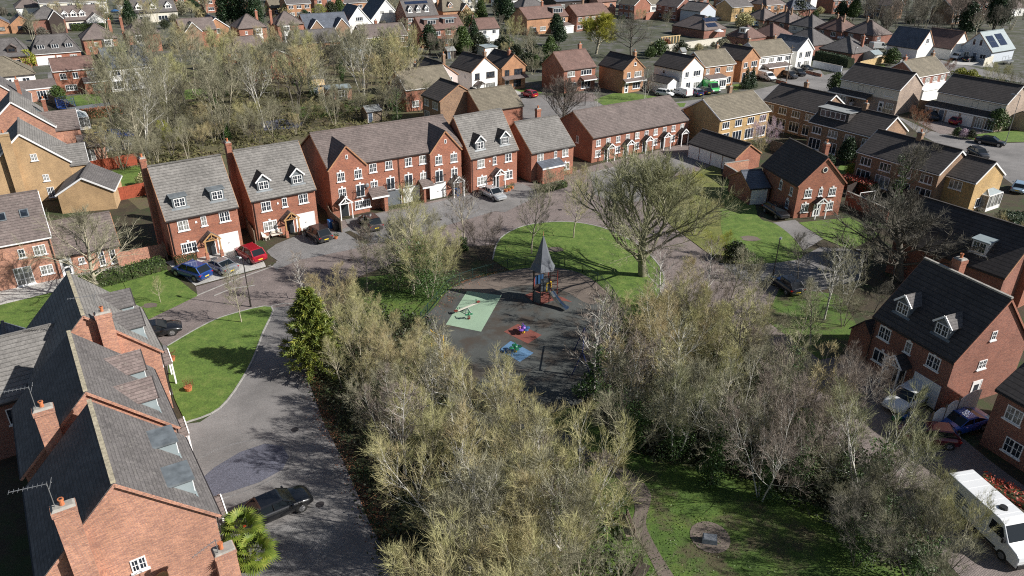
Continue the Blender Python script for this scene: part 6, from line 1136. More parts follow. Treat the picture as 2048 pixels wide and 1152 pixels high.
mass([(1640, 1010), (1760, 1040), (1850, 1110), (1880, 1200), (1780, 1200), (1690, 1110)], 2.6, 21, ['thick1', 'thick3'], (4.5, 6.5), 'low dark ivy-covered bare tree left of the white van in the bottom right corner', 'ivy-covered trees by the white van', ('twigg', 'twigd'), ('barkd',), .95)
# far wood, upper left
mass([(200, 240), (300, 150), (500, 150), (640, 150), (760, 150), (830, 175), (790, 240), (620, 240), (300, 330)], 7.2, 10, ['wood1', 'wood2', 'wood3'], (10, 14.5), 'bare tree of the wood behind the town houses, crowns merging into one grey-olive mass', 'bare trees of the wood behind the town houses', ('twigg', 'twig', 'twigo', 'twigg'), ('bark', 'barkd', 'barko', 'barkd', 'birch'), .25)
mass([(200, 330), (330, 268), (600, 250), (820, 205), (860, 225), (640, 262), (560, 280), (420, 300), (300, 360)], 4.0, 11, ['thick1', 'thick3', 'wood3'], (3.5, 7), 'low bare bush at the near edge of the wood just behind the town house roofs', 'bushes at the near edge of the wood', ('twigg', 'twig', 'twigg'), ('bark', 'barkd'))
tree('oak', 640, 166, 'gnarled dark oak with heavy limbs at the right end of the wood', 13, bark='barkd', twig='twigd'); tree('wood1', 292, 330, 'thick-trunked leaning tree at the left end of the wood beside the trampoline net', 14, twig='twigg'); tree('oak', 600, 190, 'dark-limbed oak in the clearing by the brick summerhouse', 12, bark='barkd', twig='twigg')
tree('wood1', 795, 245, 'dense dark tree at the right end of the wood just left of the brown-roofed house', 11, bark='barkd', twig='twigd', ivy=(6, 1.6))
# distant trees
mass([(150, 50), (240, 30), (430, 26), (430, 44), (300, 60), (180, 62)], 11, 12, ['wood1', 'wood2', 'wood3'], (8, 12), 'bare garden tree at the top left, between the chalet dormers and the dark cypress group', 'bare garden trees at the top left', ('twigg', 'twig', 'willow'), ('bark',))
mass([(1690, 20), (1760, 12), (2040, 20), (2060, 70), (1900, 88), (1790, 95), (1730, 60)], 8.5, 13, ['wood1', 'wood2', 'wood3'], (10, 15), 'dark bare tree of the belt at the top right, beyond the bungalow street', 'dark bare trees at the top right', ('twigd', 'twigd', 'twigp', 'twigg'), ('barkd', 'bark'))
mass([(-40, -8), (2090, -8), (2200, -30), (-150, -30)], 26, 14, ['wood1', 'wood3', 'wood2'], (8, 12), 'distant bare tree among the far roofs along the top edge', 'distant bare trees along the top edge', ('twigd', 'twigg', 'twig'), ('barkd',))
for i, (u, v, k, hh, tw, lb) in enumerate([(1985, 62, 'roundbig', 13, None, 'big dark evergreen above the solar-panelled chalet'), (1930, 75, 'roundbig', 11, None, 'dark evergreen left of the big one above the solar-panelled chalet'), (1705, 42, 'roundbig', 8, 'hedge', 'green evergreen mass above the right end of the bungalow street'), (1680, 40, 'roundbig', 7, None, 'dark evergreen beside the telegraph pole at the top right'),
    (575, 36, 'round', 5, 'twig', 'olive bush behind the slate bungalow'), (640, 36, 'round', 5, 'lime', 'yellow-green bush behind the two pointed gables'), (680, 30, 'roundbig', 6, 'hedge', 'green bush left of the small white steep gable'), (835, 38, 'thick3', 7, 'blossom', 'white blossoming tree in front of the three white dormers'), (1110, 44, 'round', 4, None, 'dark round bush beside the blue trampoline'),
    (1470, 110, 'round', 2.5, 'yellowfl', 'yellow forsythia by the teal shed'), (1300, 16, 'round', 3.5, 'yellowfl', 'yellow bush by the pale garden fence at the top'), (1332, 98, 'round', 3, 'beech', 'rust-coloured bush beside the garden shed'), (1318, 112, 'mound', 4, 'hedge', 'cordyline and shrubs behind the white rendered house'), (1580, 46 + 12, 'round', 2.2, 'yellowfl', 'small yellow bush beside the white car in the bungalow street'),
    (1780, 150 - 20, 'round', 4.5, None, 'dark evergreen by the white pickup'), (1915, 170, 'round', 4, 'lime', 'golden bush left of the dark verge hedge at the right'), (1936, 174, 'round', 4, 'lime', 'golden-green bush right of its twin on the verge at the right'), (1985, 180, 'thick3', 6, 'twig', 'olive bush on the verge below the chalet fence'), (2030, 190, 'thick3', 5, 'twigg', 'grey bush at the right edge above the far semi roof'),
    (1880, 100 + 62, 'thick3', 5, 'red_twig', 'rust-coloured beech bush between the two white-banded semis'), (1265, 95 - 66, 'round', 4.5, 'lime', 'bright green shrub above the terracotta wall'), (1690, 330, 'roundbig', 4.5, None, 'dark laurel in front of the box-dormered semi patio'), (1650, 300 + 60, 'roundbig', 4, None, 'dark evergreen behind the chimney of the gable-fronted house'), (70, 90, 'wood3', 9, 'twigg', 'bare tree right of the second orange-gabled bungalow'), (120, 60, 'wood2', 9, 'twig', 'bare tree in front of the white chalet dormers'), (212, 62, 'wood1', 10, 'twigg', 'bare tree beside the glazed white gable at the top left')]):
    tree(k, u, v, lb, hh, twig=tw, name='bare_tree' if k in ('wood1', 'wood2', 'wood3', 'thick3') else 'evergreen_bush', cat='tree' if k in ('wood1', 'wood2', 'wood3', 'thick3', 'roundbig') else 'bush')
# gardens behind the streets: shrubs, one by one
mass([(880, 100), (1000, 90), (1120, 120), (1100, 150), (1060, 150), (990, 112), (900, 120)], 5.5, 15, ['mound', 'round', 'thick3'], (2.5, 5), 'garden shrub behind the white and orange gable-fronted houses', 'garden shrubs behind the middle street', (None, 'twigg', 'hedge', 'bramble'), ('bark',), name='shrub', cat='shrub')
mass([(1290, 100), (1430, 92), (1560, 80), (1500, 100), (1380, 112), (1300, 125)], 6, 16, ['mound', 'round', 'thick3'], (1.8, 3.5), 'garden shrub between the middle street and the solar-panelled bungalow', 'garden shrubs by the long garden fence', (None, 'twig', 'hedge', 'bramble', 'twigg'), ('bark',), name='shrub', cat='shrub')
mass([(60, 90), (240, 60), (420, 66), (700, 62), (1000, 70), (1300, 60), (1700, 70), (1900, 40), (1500, -6), (900, 6), (300, 6), (0, 30)], 9.6, 31, ['mound', 'round', 'thick3', 'thick3', 'thick1'], (2.0, 5.5), 'garden bush among the far houses of the upper third', 'garden bushes among the far houses', ('hedge', 'twigg', 'twig', 'bramble', 'conif', 'twigd'), ('bark',), name='bush', cat='bush', n=230)
mass([(550, 30), (1100, 20), (1180, 60), (1000, 70), (700, 44)], 14, 17, ['mound', 'round', 'thick3', 'wood3'], (2.5, 7), 'garden tree or shrub between the far houses in the upper middle', 'garden shrubs in the upper middle', (None, 'twigg', 'twig', 'bramble'), ('bark',), name='shrub', cat='shrub')
mass([(640, 110), (730, 100), (800, 130), (800, 170), (700, 150), (600, 140)], 5, 18, ['mound', 'thick3', 'round'], (2.5, 5.5), 'bush on the slope below the flat-roofed white garage', 'bushes below the white garage', ('twigg', 'bramble', 'twig'), ('bark',), name='bush', cat='bush')
# undergrowth
def undergrowth(name, poly_, n, seed, hz, mat, size=.13, twl=None):
    pts = np.array(sample(poly_, .01, seed, n)); rg = np.random.default_rng(seed); k = len(pts) * 9; C_ = np.repeat(pts, 9, 0) + rg.normal(size=(k, 2)) * .45
    Q = np.c_[C_, rg.uniform(.03, 1, k) ** 1.5 * hz]; A = rg.normal(size=(k, 3)); A[:, 2] += 1; U = np.cross(A, rg.normal(size=(k, 3))); U /= np.linalg.norm(U, axis=1, keepdims=True); W_ = np.cross(A, U); W_ /= np.linalg.norm(W_, axis=1, keepdims=True)
    sz = (size * rg.uniform(.5, 1.3, k))[:, None]; V = np.stack([Q - U * sz, Q + W_ * sz * .6, Q + U * sz, Q - W_ * sz * .6], 1).reshape(-1, 3)
    tag(link(name, npmesh(name, V, (np.arange(k) * 4)[:, None] + np.array([[0, 1, 2, 3]]), M[mat])), kind='stuff')
undergrowth('undergrowth', [(600, 690), (700, 600), (860, 640), (900, 780), (1090, 900), (1230, 1000), (1260, 1300), (820, 1300), (690, 900)], 3000, 1, .9, 'bramble')
undergrowth('undergrowth', [(1210, 700), (1330, 600), (1460, 640), (1600, 800), (1740, 930), (1860, 1100), (1900, 1200), (1700, 1080), (1500, 960), (1230, 900)], 3200, 2, 1.0, 'bramble')
undergrowth('fallen_leaves', [(850, 640), (905, 572), (985, 546), (1000, 552), (910, 590), (880, 640)], 160, 3, .1, 'beech', .07)
undergrowth('undergrowth', [(190, 330), (300, 200), (560, 180), (780, 200), (800, 250), (560, 285), (300, 340)], 1500, 4, .7, 'woodleaf', .22)
undergrowth('grass_tufts', [(1080, 830), (1180, 850), (1300, 930), (1500, 1000), (1800, 1152), (1000, 1200)], 1500, 5, .12, 'hedge', .05)
# hedges
hedge([(190, 573), (262, 556), (330, 536)], 1.6, 1.3, 'hedge', 'long clipped hedge between the low wing patio and the small lawn')
hedge([(150, 590), (185, 575)], 1.2, 1.6, 'hedge', 'brown clipped hedge end at the foot of the big bare oak')
hedge([(1684, 372), (1745, 392)], 1.8, 1.8, 'redleaf', 'red-topped hedge behind the brick gable-fronted house')
hedge([(1950, 985), (2000, 1010), (2060, 1040)], 1.3, 1.5, 'redleaf', 'red and green hedge along the fence at the right edge above the white van')
hedge([(735, 118), (800, 112), (835, 112)], 3.0, 2.2, 'hedge', 'bright green tall hedge in front of the orange brick semi')
hedge([(1632, 118), (1680, 128), (1700, 136)], 1.8, 2.2, 'conif', 'trimmed dark hedge above the grey wall at the road bend')
hedge([(145, 62), (216, 60)], 2, 2.0, 'hedge', 'green hedge in front of the glazed white gable')
hedge([(1440, 38), (1475, 36)], 2, 2.0, 'hedge', 'square green hedge left of the yellow brick house')
hedge([(1618, 190), (1662, 198)], 1.5, 1.2, 'conif', 'low dark hedge beside the round evergreen at the road bend')
hedge([(1920, 160), (1990, 170), (2060, 184)], 1.5, 1.4, 'conif', 'long low hedge in front of the far right semi roofs')
hedge([(2010, 460), (2060, 500)], 3, 2.6, 'conif', 'big dark hedge right of the broad chimney gable')
hedge([(1300, 180), (1345, 188)], 1.5, 1.0, 'bramble', 'scrubby low hedge beside the white rendered house garage')
hedge([(165, 238), (262, 226)], 2.2, 1.6, 'beech', 'rust-brown hedge above the blue trampoline net')
hedge([(1085, 440 - 56), (1130, 372)], 1.2, .8, 'hedge', 'small bright hedge at the path of the second dormered house')

hedge([(352, 531), (392, 520)], .9, 1.0, 'beech', 'orange-brown clipped hedge under the ground-floor window of the end town house', dens=90, size=.06)

undergrowth('fallen_leaves', [(600, 680), (608, 680), (660, 830), (712, 940), (770, 1050), (850, 1180), (825, 1180), (745, 1055), (690, 930), (640, 840)], 420, 7, .08, 'beech', .06)

undergrowth('leaf_specks', [(1080, 840), (1200, 870), (1320, 950), (1500, 1010), (1800, 1152), (1000, 1200)], 160, 8, .03, 'beech', .045)
# ---------------------------------------------------------------- cars: lofted body, separate glass, roof, wheels, lamps
def paint(name, c, metal=.3):
    m, t, b = newmat(name); b.inputs['Base Color'].default_value = col(c); b.inputs['Metallic'].default_value = metal; b.inputs['Roughness'].default_value = .35; b.inputs['Coat Weight'].default_value = 1; b.inputs['Coat Roughness'].default_value = .04; return m
PT = {k: paint(k + '_car_paint', c, mt) for k, (c, mt) in dict(blue=((.02, .07, .28), .4), silver=((.42, .44, .47), .7), lsilver=((.55, .57, .58), .5), red=((.38, .01, .025), .2), dgrey=((.05, .05, .052), .5), brown=((.09, .08, .08), .5), black=((.012, .013, .016), .3), white=((.74, .75, .76), 0), navy=((.02, .03, .12), .4), green=((.06, .42, .10), 0), maroon=((.14, .01, .02), .3), iblue=((.02, .09, .40), .3), orange=((.30, .05, .02), .2), sky=((.30, .42, .55), .2)).items()}
M['tyre'] = plain('tyre_rubber', (.02, .02, .02), .8, var=0); M['rim'] = plain('alloy_rim', (.45, .45, .46), .35, .8, var=0); M['lamp'] = plain('headlamp_lens', (.75, .77, .8), .1, 0, var=0); M['tail'] = plain('tail_lamp_red', (.35, .01, .01), .2, var=0); M['plate'] = plain('yellow_number_plate', (.75, .55, .03), .5, var=0); M['cglass'] = plain('tinted_car_glass', (.012, .016, .02), .05, 0, var=0)
CK = {  # length, half width, shoulder profile [(x, zlow, zshoulder, hw factor)], glass [x base front, x top front, x top rear, x base rear], roof z, wheel x, wheel r
 'suv': (4.7, .94, [(-2.35, .45, .70, .80), (-2.28, .32, .98, .92), (-1.9, .28, 1.05, 1), (-.9, .25, 1.05, 1), (.4, .25, 1.03, 1), (1.1, .27, 1.0, 1), (1.9, .28, .88, .97), (2.28, .32, .72, .88), (2.35, .4, .6, .74)], (1.15, .42, -1.65, -2.2), 1.66, (-1.42, 1.42), .37),
 'hatch': (4.1, .88, [(-2.05, .42, .65, .82), (-1.98, .3, .92, .93), (-1.6, .25, .96, 1), (-.6, .22, .95, 1), (.5, .22, .93, 1), (1.0, .24, .90, 1), (1.65, .26, .78, .96), (1.98, .3, .66, .86), (2.05, .38, .55, .72)], (1.05, .35, -1.35, -1.95), 1.47, (-1.25, 1.27), .32),
 'saloon': (4.7, .92, [(-2.35, .42, .66, .80), (-2.28, .3, .95, .92), (-1.7, .25, .99, 1), (-.9, .22, .96, 1), (.5, .22, .93, 1), (1.1, .24, .90, 1), (1.9, .26, .80, .97), (2.27, .3, .66, .87), (2.35, .38, .55, .74)], (1.15, .35, -1.0, -1.75), 1.45, (-1.42, 1.42), .34),
 'coupe': (4.5, .95, [(-2.25, .42, .62, .82), (-2.18, .28, .90, .94), (-1.6, .22, .95, 1.02), (-.8, .18, .88, 1), (.5, .18, .85, .98), (1.0, .2, .82, 1), (1.7, .22, .74, .97), (2.15, .28, .60, .86), (2.25, .34, .5, .72)], (1.0, .2, -.75, -1.95), 1.29, (-1.3, 1.35), .35)}
_cc = {}
def car_mesh(kind):
    if kind in _cc: return _cc[kind]
    L, hw, st, gl, zr, wx, wr = CK[kind]; V, F = [], []; sec = []
    for (x, zl, zs, k) in st:
        w = hw * k; sec.append([(x, -w * .9, zl), (x, -w, zl + .12), (x, -w * 1.0, (zl + zs) / 2 + .05), (x, -w * .95, zs - .03), (x, -w * .82, zs + .02), (x, -w * .4, zs + .05), (x, w * .4, zs + .05), (x, w * .82, zs + .02), (x, w * .95, zs - .03), (x, w, (zl + zs) / 2 + .05), (x, w, zl + .12), (x, w * .9, zl)])
    n = 12
    for s in sec: V += s
    for i in range(len(sec) - 1):
        for j in range(n): a = i * n + j; b = i * n + (j + 1) % n; F.append((a, b, b + n, a + n))
    F.append(tuple(range(n))[::1]); F.append(tuple((len(sec) - 1) * n + k for k in reversed(range(n))))
    me = bpy.data.meshes.new('body'); me.from_pydata(V, [], F); me.update(); me.polygons.foreach_set('use_smooth', [True] * (len(F) - 2) + [False] * 2); me.materials.append(PT['black'])
    xb, xt, xu, xr = gl; zb = st[4][2] + .02; wt = hw * .70; wb = hw * .88; g = MB()
    g.hexa([(xr, -wb * .92, zb), (xb, -wb * .95, zb), (xb, wb * .95, zb), (xr, wb * .92, zb), (xu - .05, -wt, zr - .04), (xt, -wt, zr - .04), (xt, wt, zr - .04), (xu - .05, wt, zr - .04)])
    r = MB(); r.hexa([(xu - .1, -wt - .03, zr - .06), (xt + .06, -wt - .03, zr - .06), (xt + .06, wt + .03, zr - .06), (xu - .1, wt + .03, zr - .06), (xu, -wt + .08, zr), (xt - .06, -wt + .08, zr), (xt - .06, wt - .08, zr), (xu, wt - .08, zr)])
    for s in (-1, 1):
        r.bar((xb, s * wb * .95, zb - .02), (xt, s * (wt + .01), zr - .04), .06); r.bar((xr, s * wb * .92, zb - .02), (xu, s * (wt + .01), zr - .04), .09); r.bar((-.25, s * (wb + .0), zb - .02), (-.3, s * (wt + .015), zr - .04), .05)
    wl = MB(); wl.cyl((0, -.11, 0), (0, .11, 0), wr, wr, 16); ri = MB(); ri.cyl((0, -.125, 0), (0, -.112, 0), wr * .66, wr * .66, 12)
    for a in range(5): t = a * 1.2566; ri.bar((0, -.13, 0), (wr * .6 * math.cos(t), -.13, wr * .6 * math.sin(t)), .05)
    ar = MB()
    for x in wx:
        for s in (-1, 1): ar.cyl((x, s * hw * .96, wr), (x, s * (hw + .004), wr), wr + .06, wr + .06, 16)
    z1 = st[-2][2]; z2 = st[1][2]; xf = st[-2][0]; xk = st[1][0]
    hl = MB().hexa([(xf - .22, .42, z1 - .12), (xf + .04, .34, z1 - .16), (xf - .02, .70, z1 - .14), (xf - .35, .80, z1 - .08), (xf - .26, .42, z1 + .03), (xf - .02, .34, z1 - .02), (xf - .06, .68, z1 - .0), (xf - .40, .80, z1 + .03)])
    tl = MB().box(xk - .03, .48, z2 - .22, xk + .14, .88, z2 - .07); pl = MB().box(xk - .085, -.26, z2 - .42, xk - .06, .26, z2 - .31)
    mi = MB().box(xb - .35, hw + .02, zb - .04, xb - .2, hw + .2, zb + .1, tx=.02, ty=.02)
    _cc[kind] = dict(body=me, windows=g.mesh('windows', M['cglass']), roof=r.mesh('roof', PT['black'], False), wheel=wl.mesh('tyre', M['tyre']), rim=ri.mesh('rim', M['rim']), arch=ar.mesh('wheel_arch', M['tyre']), head=hl.mesh('headlight', M['lamp']), tail=tl.mesh('tail_light', M['tail']), plate=pl.mesh('number_plate', M['plate']), mirror=mi.mesh('wing_mirror', PT['black']), hw=hw, wx=wx, wr=wr)
    return _cc[kind]
def car(kind, colr, u, v, hd, label, z=0.0, roofc=None, cat='car', group=None, detail=True, to=None):
    c = car_mesh(kind); x, y = G(u, v); r = R(hd)
    if to: a = G(*to); r = math.atan2(a[1] - y, a[0] - x); x, y = (x + a[0]) / 2, (y + a[1]) / 2
    o = empty('parked_car', (x, y, z + .03), r); tag(o, label, cat, group)
    link('body', c['body'], o, mat=PT[colr]); link('windows', c['windows'], o); link('roof', c['roof'], o, mat=PT[roofc or colr]); link('wheel_arch', c['arch'], o)
    for xx in c['wx']:
        for s in (-1, 1):
            w = link('wheel', c['wheel'], o, (xx, s * (c['hw'] - .09), c['wr']), 0 if s < 0 else math.pi)
            if detail: link('rim', c['rim'], w)
    if detail:
        for nm, k in (('headlight', 'head'), ('tail_light', 'tail')):
            link(nm, c[k], o); q = link(nm, c[k], o); q.scale = (1, -1, 1)
        link('number_plate', c['plate'], o); link('wing_mirror', c['mirror'], o, mat=PT[colr]); q = link('wing_mirror', c['mirror'], o, mat=PT[colr]); q.scale = (1, -1, 1)
    return o
def van_mesh(L, W, H, nose=.9, hood=1.05):
    k = ('v', L, W, H)
    if k in _cc: return _cc[k]
    hood = 1.3 if H > 2.4 else hood; w = W / 2; x0 = -L / 2; xc = L / 2 - nose; xh = L / 2; P = [(x0, .35), (x0, H - .08), (x0 + .08, H), (xc - .95, H), (xc - .55, H - .12), (xc + .15, hood + .12), (xh - .22, hood - .06), (xh - .03, hood - .32), (xh, .35)]; V = []; n = len(P); F = []
    for s in (-1, 1):
        for (x, z) in P: V.append((x, s * (w * (.93 if z > hood + .3 else 1)), z))
    for i in range(n): j = (i + 1) % n; F.append((i, i + n, j + n, j))
    F.append(tuple(range(n))); F.append(tuple(n + i for i in reversed(range(n))))
    me = bpy.data.meshes.new('body'); me.from_pydata(V, [], [tuple(reversed(f)) for f in F]); me.update(); me.materials.append(PT['white'])
    g = MB(); a = Vector((xc - .5, 0, H - .2)); b = Vector((xc + .13, 0, hood + .16)); nn = Vector((b.z - a.z, 0, -(b.x - a.x))).normalized() * -.03
    g.quad(*[tuple(Vector(q) + nn * (1 if nn.x > 0 else -1)) for q in ((b.x, -w * .88, b.z), (b.x, w * .88, b.z), (a.x, w * .84, a.z), (a.x, -w * .84, a.z))])
    for s in (-1, 1):
        q = [(xc - 1.35, s * (w + .006), hood + .1), (xc - .12, s * (w + .006), hood + .1), (xc - .5, s * (w * .95 + .01), H - .35), (xc - 1.35, s * (w * .95 + .01), H - .35)]
        g.quad(*(q if s < 0 else q[::-1]))
    wl = MB().cyl((0, -.12, 0), (0, .12, 0), .36, .36, 16); ri = MB().cyl((0, -.135, 0), (0, -.121, 0), .22, .22, 12)
    bm = MB().box(xh - .05, -w * .95, .3, xh + .06, w * .95, .62); bm.box(x0 - .08, -w * .95, .3, x0 + .03, w * .95, .5)
    for s in (-1, 1): bm.box(x0 + .1, s * w - .02, .42, xh - 1.6, s * w + .02, .56)
    hl = MB().box(xh - .35, w * .55, hood - .42, xh + .02, w * .97, hood - .18, tx=.05); mi = MB().box(xc - .15, w + .03, hood + .05, xc - .02, w + .25, hood + .4); tl = MB().box(x0 - .025, w * .86, .8, x0 + .03, w * .98, 1.5)
    _cc[k] = dict(body=me, windows=g.mesh('windows', M['cglass']), wheel=wl.mesh('tyre', M['tyre']), rim=ri.mesh('rim', M['rim']), bumper=bm.mesh('bumper', M['black']), head=hl.mesh('headlight', M['lamp']), mirror=mi.mesh('wing_mirror', M['black']), tail=tl.mesh('tail_light', M['tail'])); return _cc[k]
def van(colr, u, v, hd, label, L=5.0, W=1.95, H=1.95, to=None, group=None, nose=.9):
    c = van_mesh(L, W, H, nose); x, y = G(u, v); r = R(hd)
    if to: a = G(*to); r = math.atan2(a[1] - y, a[0] - x); x, y = (x + a[0]) / 2, (y + a[1]) / 2
    o = empty('parked_van', (x, y, .03), r); tag(o, label, 'van', group); bo = link('body', c['body'], o, mat=PT[colr]); bv_ = bo.modifiers.new('round', 'BEVEL'); bv_.width = .12; bv_.segments = 3; bv_.limit_method = 'ANGLE'; bv_.angle_limit = R(20)
    for nm in ('windows', 'bumper'): link(nm, c[nm], o)
    for xx in (-L * .32, L * .33):
        for s in (-1, 1): w = link('wheel', c['wheel'], o, (xx, s * (W / 2 - .11), .36), 0 if s < 0 else math.pi); link('rim', c['rim'], w)
    for nm, k in (('headlight', 'head'), ('wing_mirror', 'mirror'), ('tail_light', 'tail')): link(nm, c[k], o); q = link(nm, c[k], o); q.scale = (1, -1, 1)
    return o
car('suv', 'blue', 0, 0, 0, 'metallic blue car, leftmost of the three on the pale drive') if False else None
car('suv', 'blue', 410, 560, 0, 'metallic blue car, leftmost of the three on the pale drive', to=(362, 545))
car('coupe', 'silver', 464, 549, 0, 'silver coupe with louvred rear window, between the blue and the red car', to=(420, 530))
car('suv', 'red', 520, 527, 0, 'bright red car with yellow number plate, right-hand end of the pale drive', to=(484, 506))
car('suv', 'dgrey', 652, 487, 0, 'dark grey car outside the white garage of the second town house', to=(620, 466))
car('suv', 'brown', 754, 465, 0, 'brown-black car on the drive of the left gabled bay of the long block', to=(728, 442), roofc='black')
car('saloon', 'lsilver', 968, 386, 0, 'silver saloon parked in front of the dormered house by the bare shrubs', to=(1004, 404))
car('coupe', 'black', 287, 674, 0, 'black sports car nosing out from behind the near houses onto the brown paving', to=(340, 664))
car('saloon', 'black', 508, 1046, 0, 'shiny black car beside the palm at the bottom left', to=(596, 1008))
car('hatch', 'black', 1536, 422, 0, 'black car on the narrow drive beside the brick gable-fronted house', to=(1566, 440))
car('hatch', 'black', 1590, 592, 0, 'dark car with a bright blue windscreen cover at the roadside below the lamp post', to=(1553, 565))
car('coupe', 'iblue', 1955, 846, 0, 'royal blue coupe behind the curved white fence panels', to=(1880, 866))
car('hatch', 'maroon', 1875, 885, 0, 'red-brown car half hidden by bare twigs left of the royal blue coupe', to=(1830, 880))
car('suv', 'white', 1826, 800, 0, 'white-topped car in shade at the garage of the two-dormered house', to=(1796, 818))
bv = van('white', 1912, 1008, 0, 'long white high-roofed delivery van at the bottom right with lettering on its side', L=6.3, W=2.0, H=2.42, nose=1.1, to=(2040, 1128))
def text_on(par, s, loc, rot, size, mat, name='lettering'):
    c = bpy.data.curves.new(name, 'FONT'); c.body = s; c.size = size; c.extrude = .002; c.align_x = 'LEFT'
    o = bpy.data.objects.new(name, c); dg = bpy.context.evaluated_depsgraph_get(); C.objects.link(o); dg.update(); me = bpy.data.meshes.new_from_object(o.evaluated_get(bpy.context.evaluated_depsgraph_get())); bpy.data.objects.remove(o)
    q = link(name, me, par); me.materials.clear(); me.materials.append(M[mat]); q.location = loc; q.rotation_euler = rot; return q
for i, w_ in enumerate((.9, 1.5, 1.2, .8, 1.3)):   # unreadable lines of small grey lettering
    MB().box(-2.2 + .05 * i, -1.008, 1.72 - i * .2, -2.2 + w_, -.99, 1.80 - i * .2).build('lettering_line', [M['greyg']], bv)
mm = MB(); mm.cyl((.4, 0, 2.41), (.4, 0, 2.56), .28, .22, 12); mm.build('roof_vent', [M['black']], bv)
for i in range(7): MB().box(-2.8 + i * .6, -.8, 2.415, -2.76 + i * .6, .8, 2.435).build('roof_rib', [PT['white']], bv)
mm = MB(); mm.box(-.1, -.6, 1.0, .9, .6, 1.02); tq = MB(); tq.hexa([(.25, -.72, 1.0), (1.2, -.75, .92), (1.2, .75, .92), (.25, .72, 1.0), (.30, -.62, 1.45), (1.15, -.70, .99), (1.15, .70, .99), (.30, .62, 1.45)])
M['tarp'] = plain('blue_cover', (.03, .16, .5), .5)
for ob in C.objects:
    if ob.get('label', '').startswith('dark car with a bright blue'): tq.build('windscreen_cover', [M['tarp']], ob)
g = None
car('hatch', 'white', 1316, 190, 0, 'white car left of the white van in the row of parked vehicles', to=(1342, 194)); van('white', 1378, 196, 0, 'white van in the row of parked vehicles in front of the white rendered house', L=4.6, H=1.85, to=(1350, 188))
car('hatch', 'navy', 1400, 194, 0, 'dark blue car right of the white van in the row of parked vehicles', to=(1382, 187)); car('hatch', 'black', 1418, 191, 0, 'black car between the dark blue car and the bright green van', to=(1400, 183)); van('green', 1408, 178, 0, 'bright green van outside the mottled-roof semi', L=5.2, H=2.3, to=(1434, 189))
van('white', 1518, 156, 0, 'white camper van with dark windows outside the white-fronted semi', L=4.9, H=1.95, to=(1546, 164)); car('suv', 'dgrey', 1564, 152, 0, 'grey estate car, front one outside the white-fronted semi', to=(1592, 160)); car('suv', 'black', 1584, 146, 0, 'dark car behind the grey estate outside the white-fronted semi', to=(1608, 155)); car('hatch', 'black', 1600, 139, 0, 'black car at the foot of the tall narrow white house', to=(1620, 144))
car('hatch', 'red', 1072, 197, 0, 'red car behind bare bushes on the middle street near the orange brick gable', to=(1045, 190))
car('hatch', 'white', 1692, 214, 0, 'white car in the shade of the long porch roof of the white-banded semi', to=(1712, 206)); car('suv', 'black', 1853, 232, 0, 'black car parked on the pink drive by the rust-leaved bush', to=(1868, 244)); car('hatch', 'red', 1905, 250, 0, 'small bright red car in front of the white garage doors', to=(1930, 247)); car('saloon', 'black', 1958, 286, 0, 'black car at the kerb below the tall lamp post at the right', to=(2000, 293))
car('hatch', 'sky', 2030, 392, 0, 'pale blue car beside the yellow gabled house end', to=(2042, 372)); car('hatch', 'dgrey', 1945, 308, 0, 'dark car just visible over the roof of the orange-gabled semi', to=(1965, 318))
van('white', 1925, 116, 0, 'white van on the drive of the solar-panelled chalet', L=4.6, H=1.9, to=(1900, 122)); car('hatch', 'black', 1930, 124, 0, 'black car beside the white van at the solar-panelled chalet', to=(1945, 122)); van('maroon', 1776, 122, 0, 'dark red van beside the red brick gable at the right', L=4.5, H=1.9, to=(1795, 128)); car('hatch', 'maroon', 1832, 110, 0, 'dark red car under the bare trees at the right', to=(1848, 110)); van('lsilver', 1740, 100, 0, 'pale grey van by the dark evergreen near the bungalows', L=5.4, H=2.2, to=(1768, 98))
van('sky', 1496, 54, 0, 'pale van between the bungalows at the left end of the far right street', L=4.8, H=2.0, to=(1518, 54)); car('hatch', 'white', 1545, 60, 0, 'white car beside the small yellow bush in the bungalow street', to=(1562, 57)); car('saloon', 'white', 1676, 80, 0, 'white car on the drive of the pinkish-roofed bungalow', to=(1700, 78)); van('white', 1394, 30, 0, 'white van behind the solar-panelled bungalow roof', L=5, H=2.2, to=(1415, 30)); car('hatch', 'white', 1422, 40, 0, 'white car behind the solar-panelled bungalow', to=(1440, 40)); car('hatch', 'red', 1557, 10, 0, 'red car at the top edge right of the yellow brick house', to=(1570, 9))
# low trailer with rail frame
x, y = G(2014, 128); t_ = empty('trailer', (x, y, 0), R(34)); tag(t_, 'small grey trailer with a rail frame beside the chalet fence', 'trailer'); MB().box(-1.6, -.8, .5, 1.6, .8, .9).build('trailer_bed', [M['metal']], t_); f_ = MB()
for xx in (-1.6, 0, 1.6):
    for yy in (-.8, .8): f_.bar((xx, yy, .9), (xx, yy, 1.9), .06)
for yy in (-.8, .8): f_.bar((-1.6, yy, 1.9), (1.6, yy, 1.9), .06)
f_.build('rail_frame', [M['metal']], t_)
for s in (-1, 1): MB().cyl((0, s * .85, .3), (0, s * 1.0, .3), .3, .3, 12).build('wheel', [M['tyre']], t_)
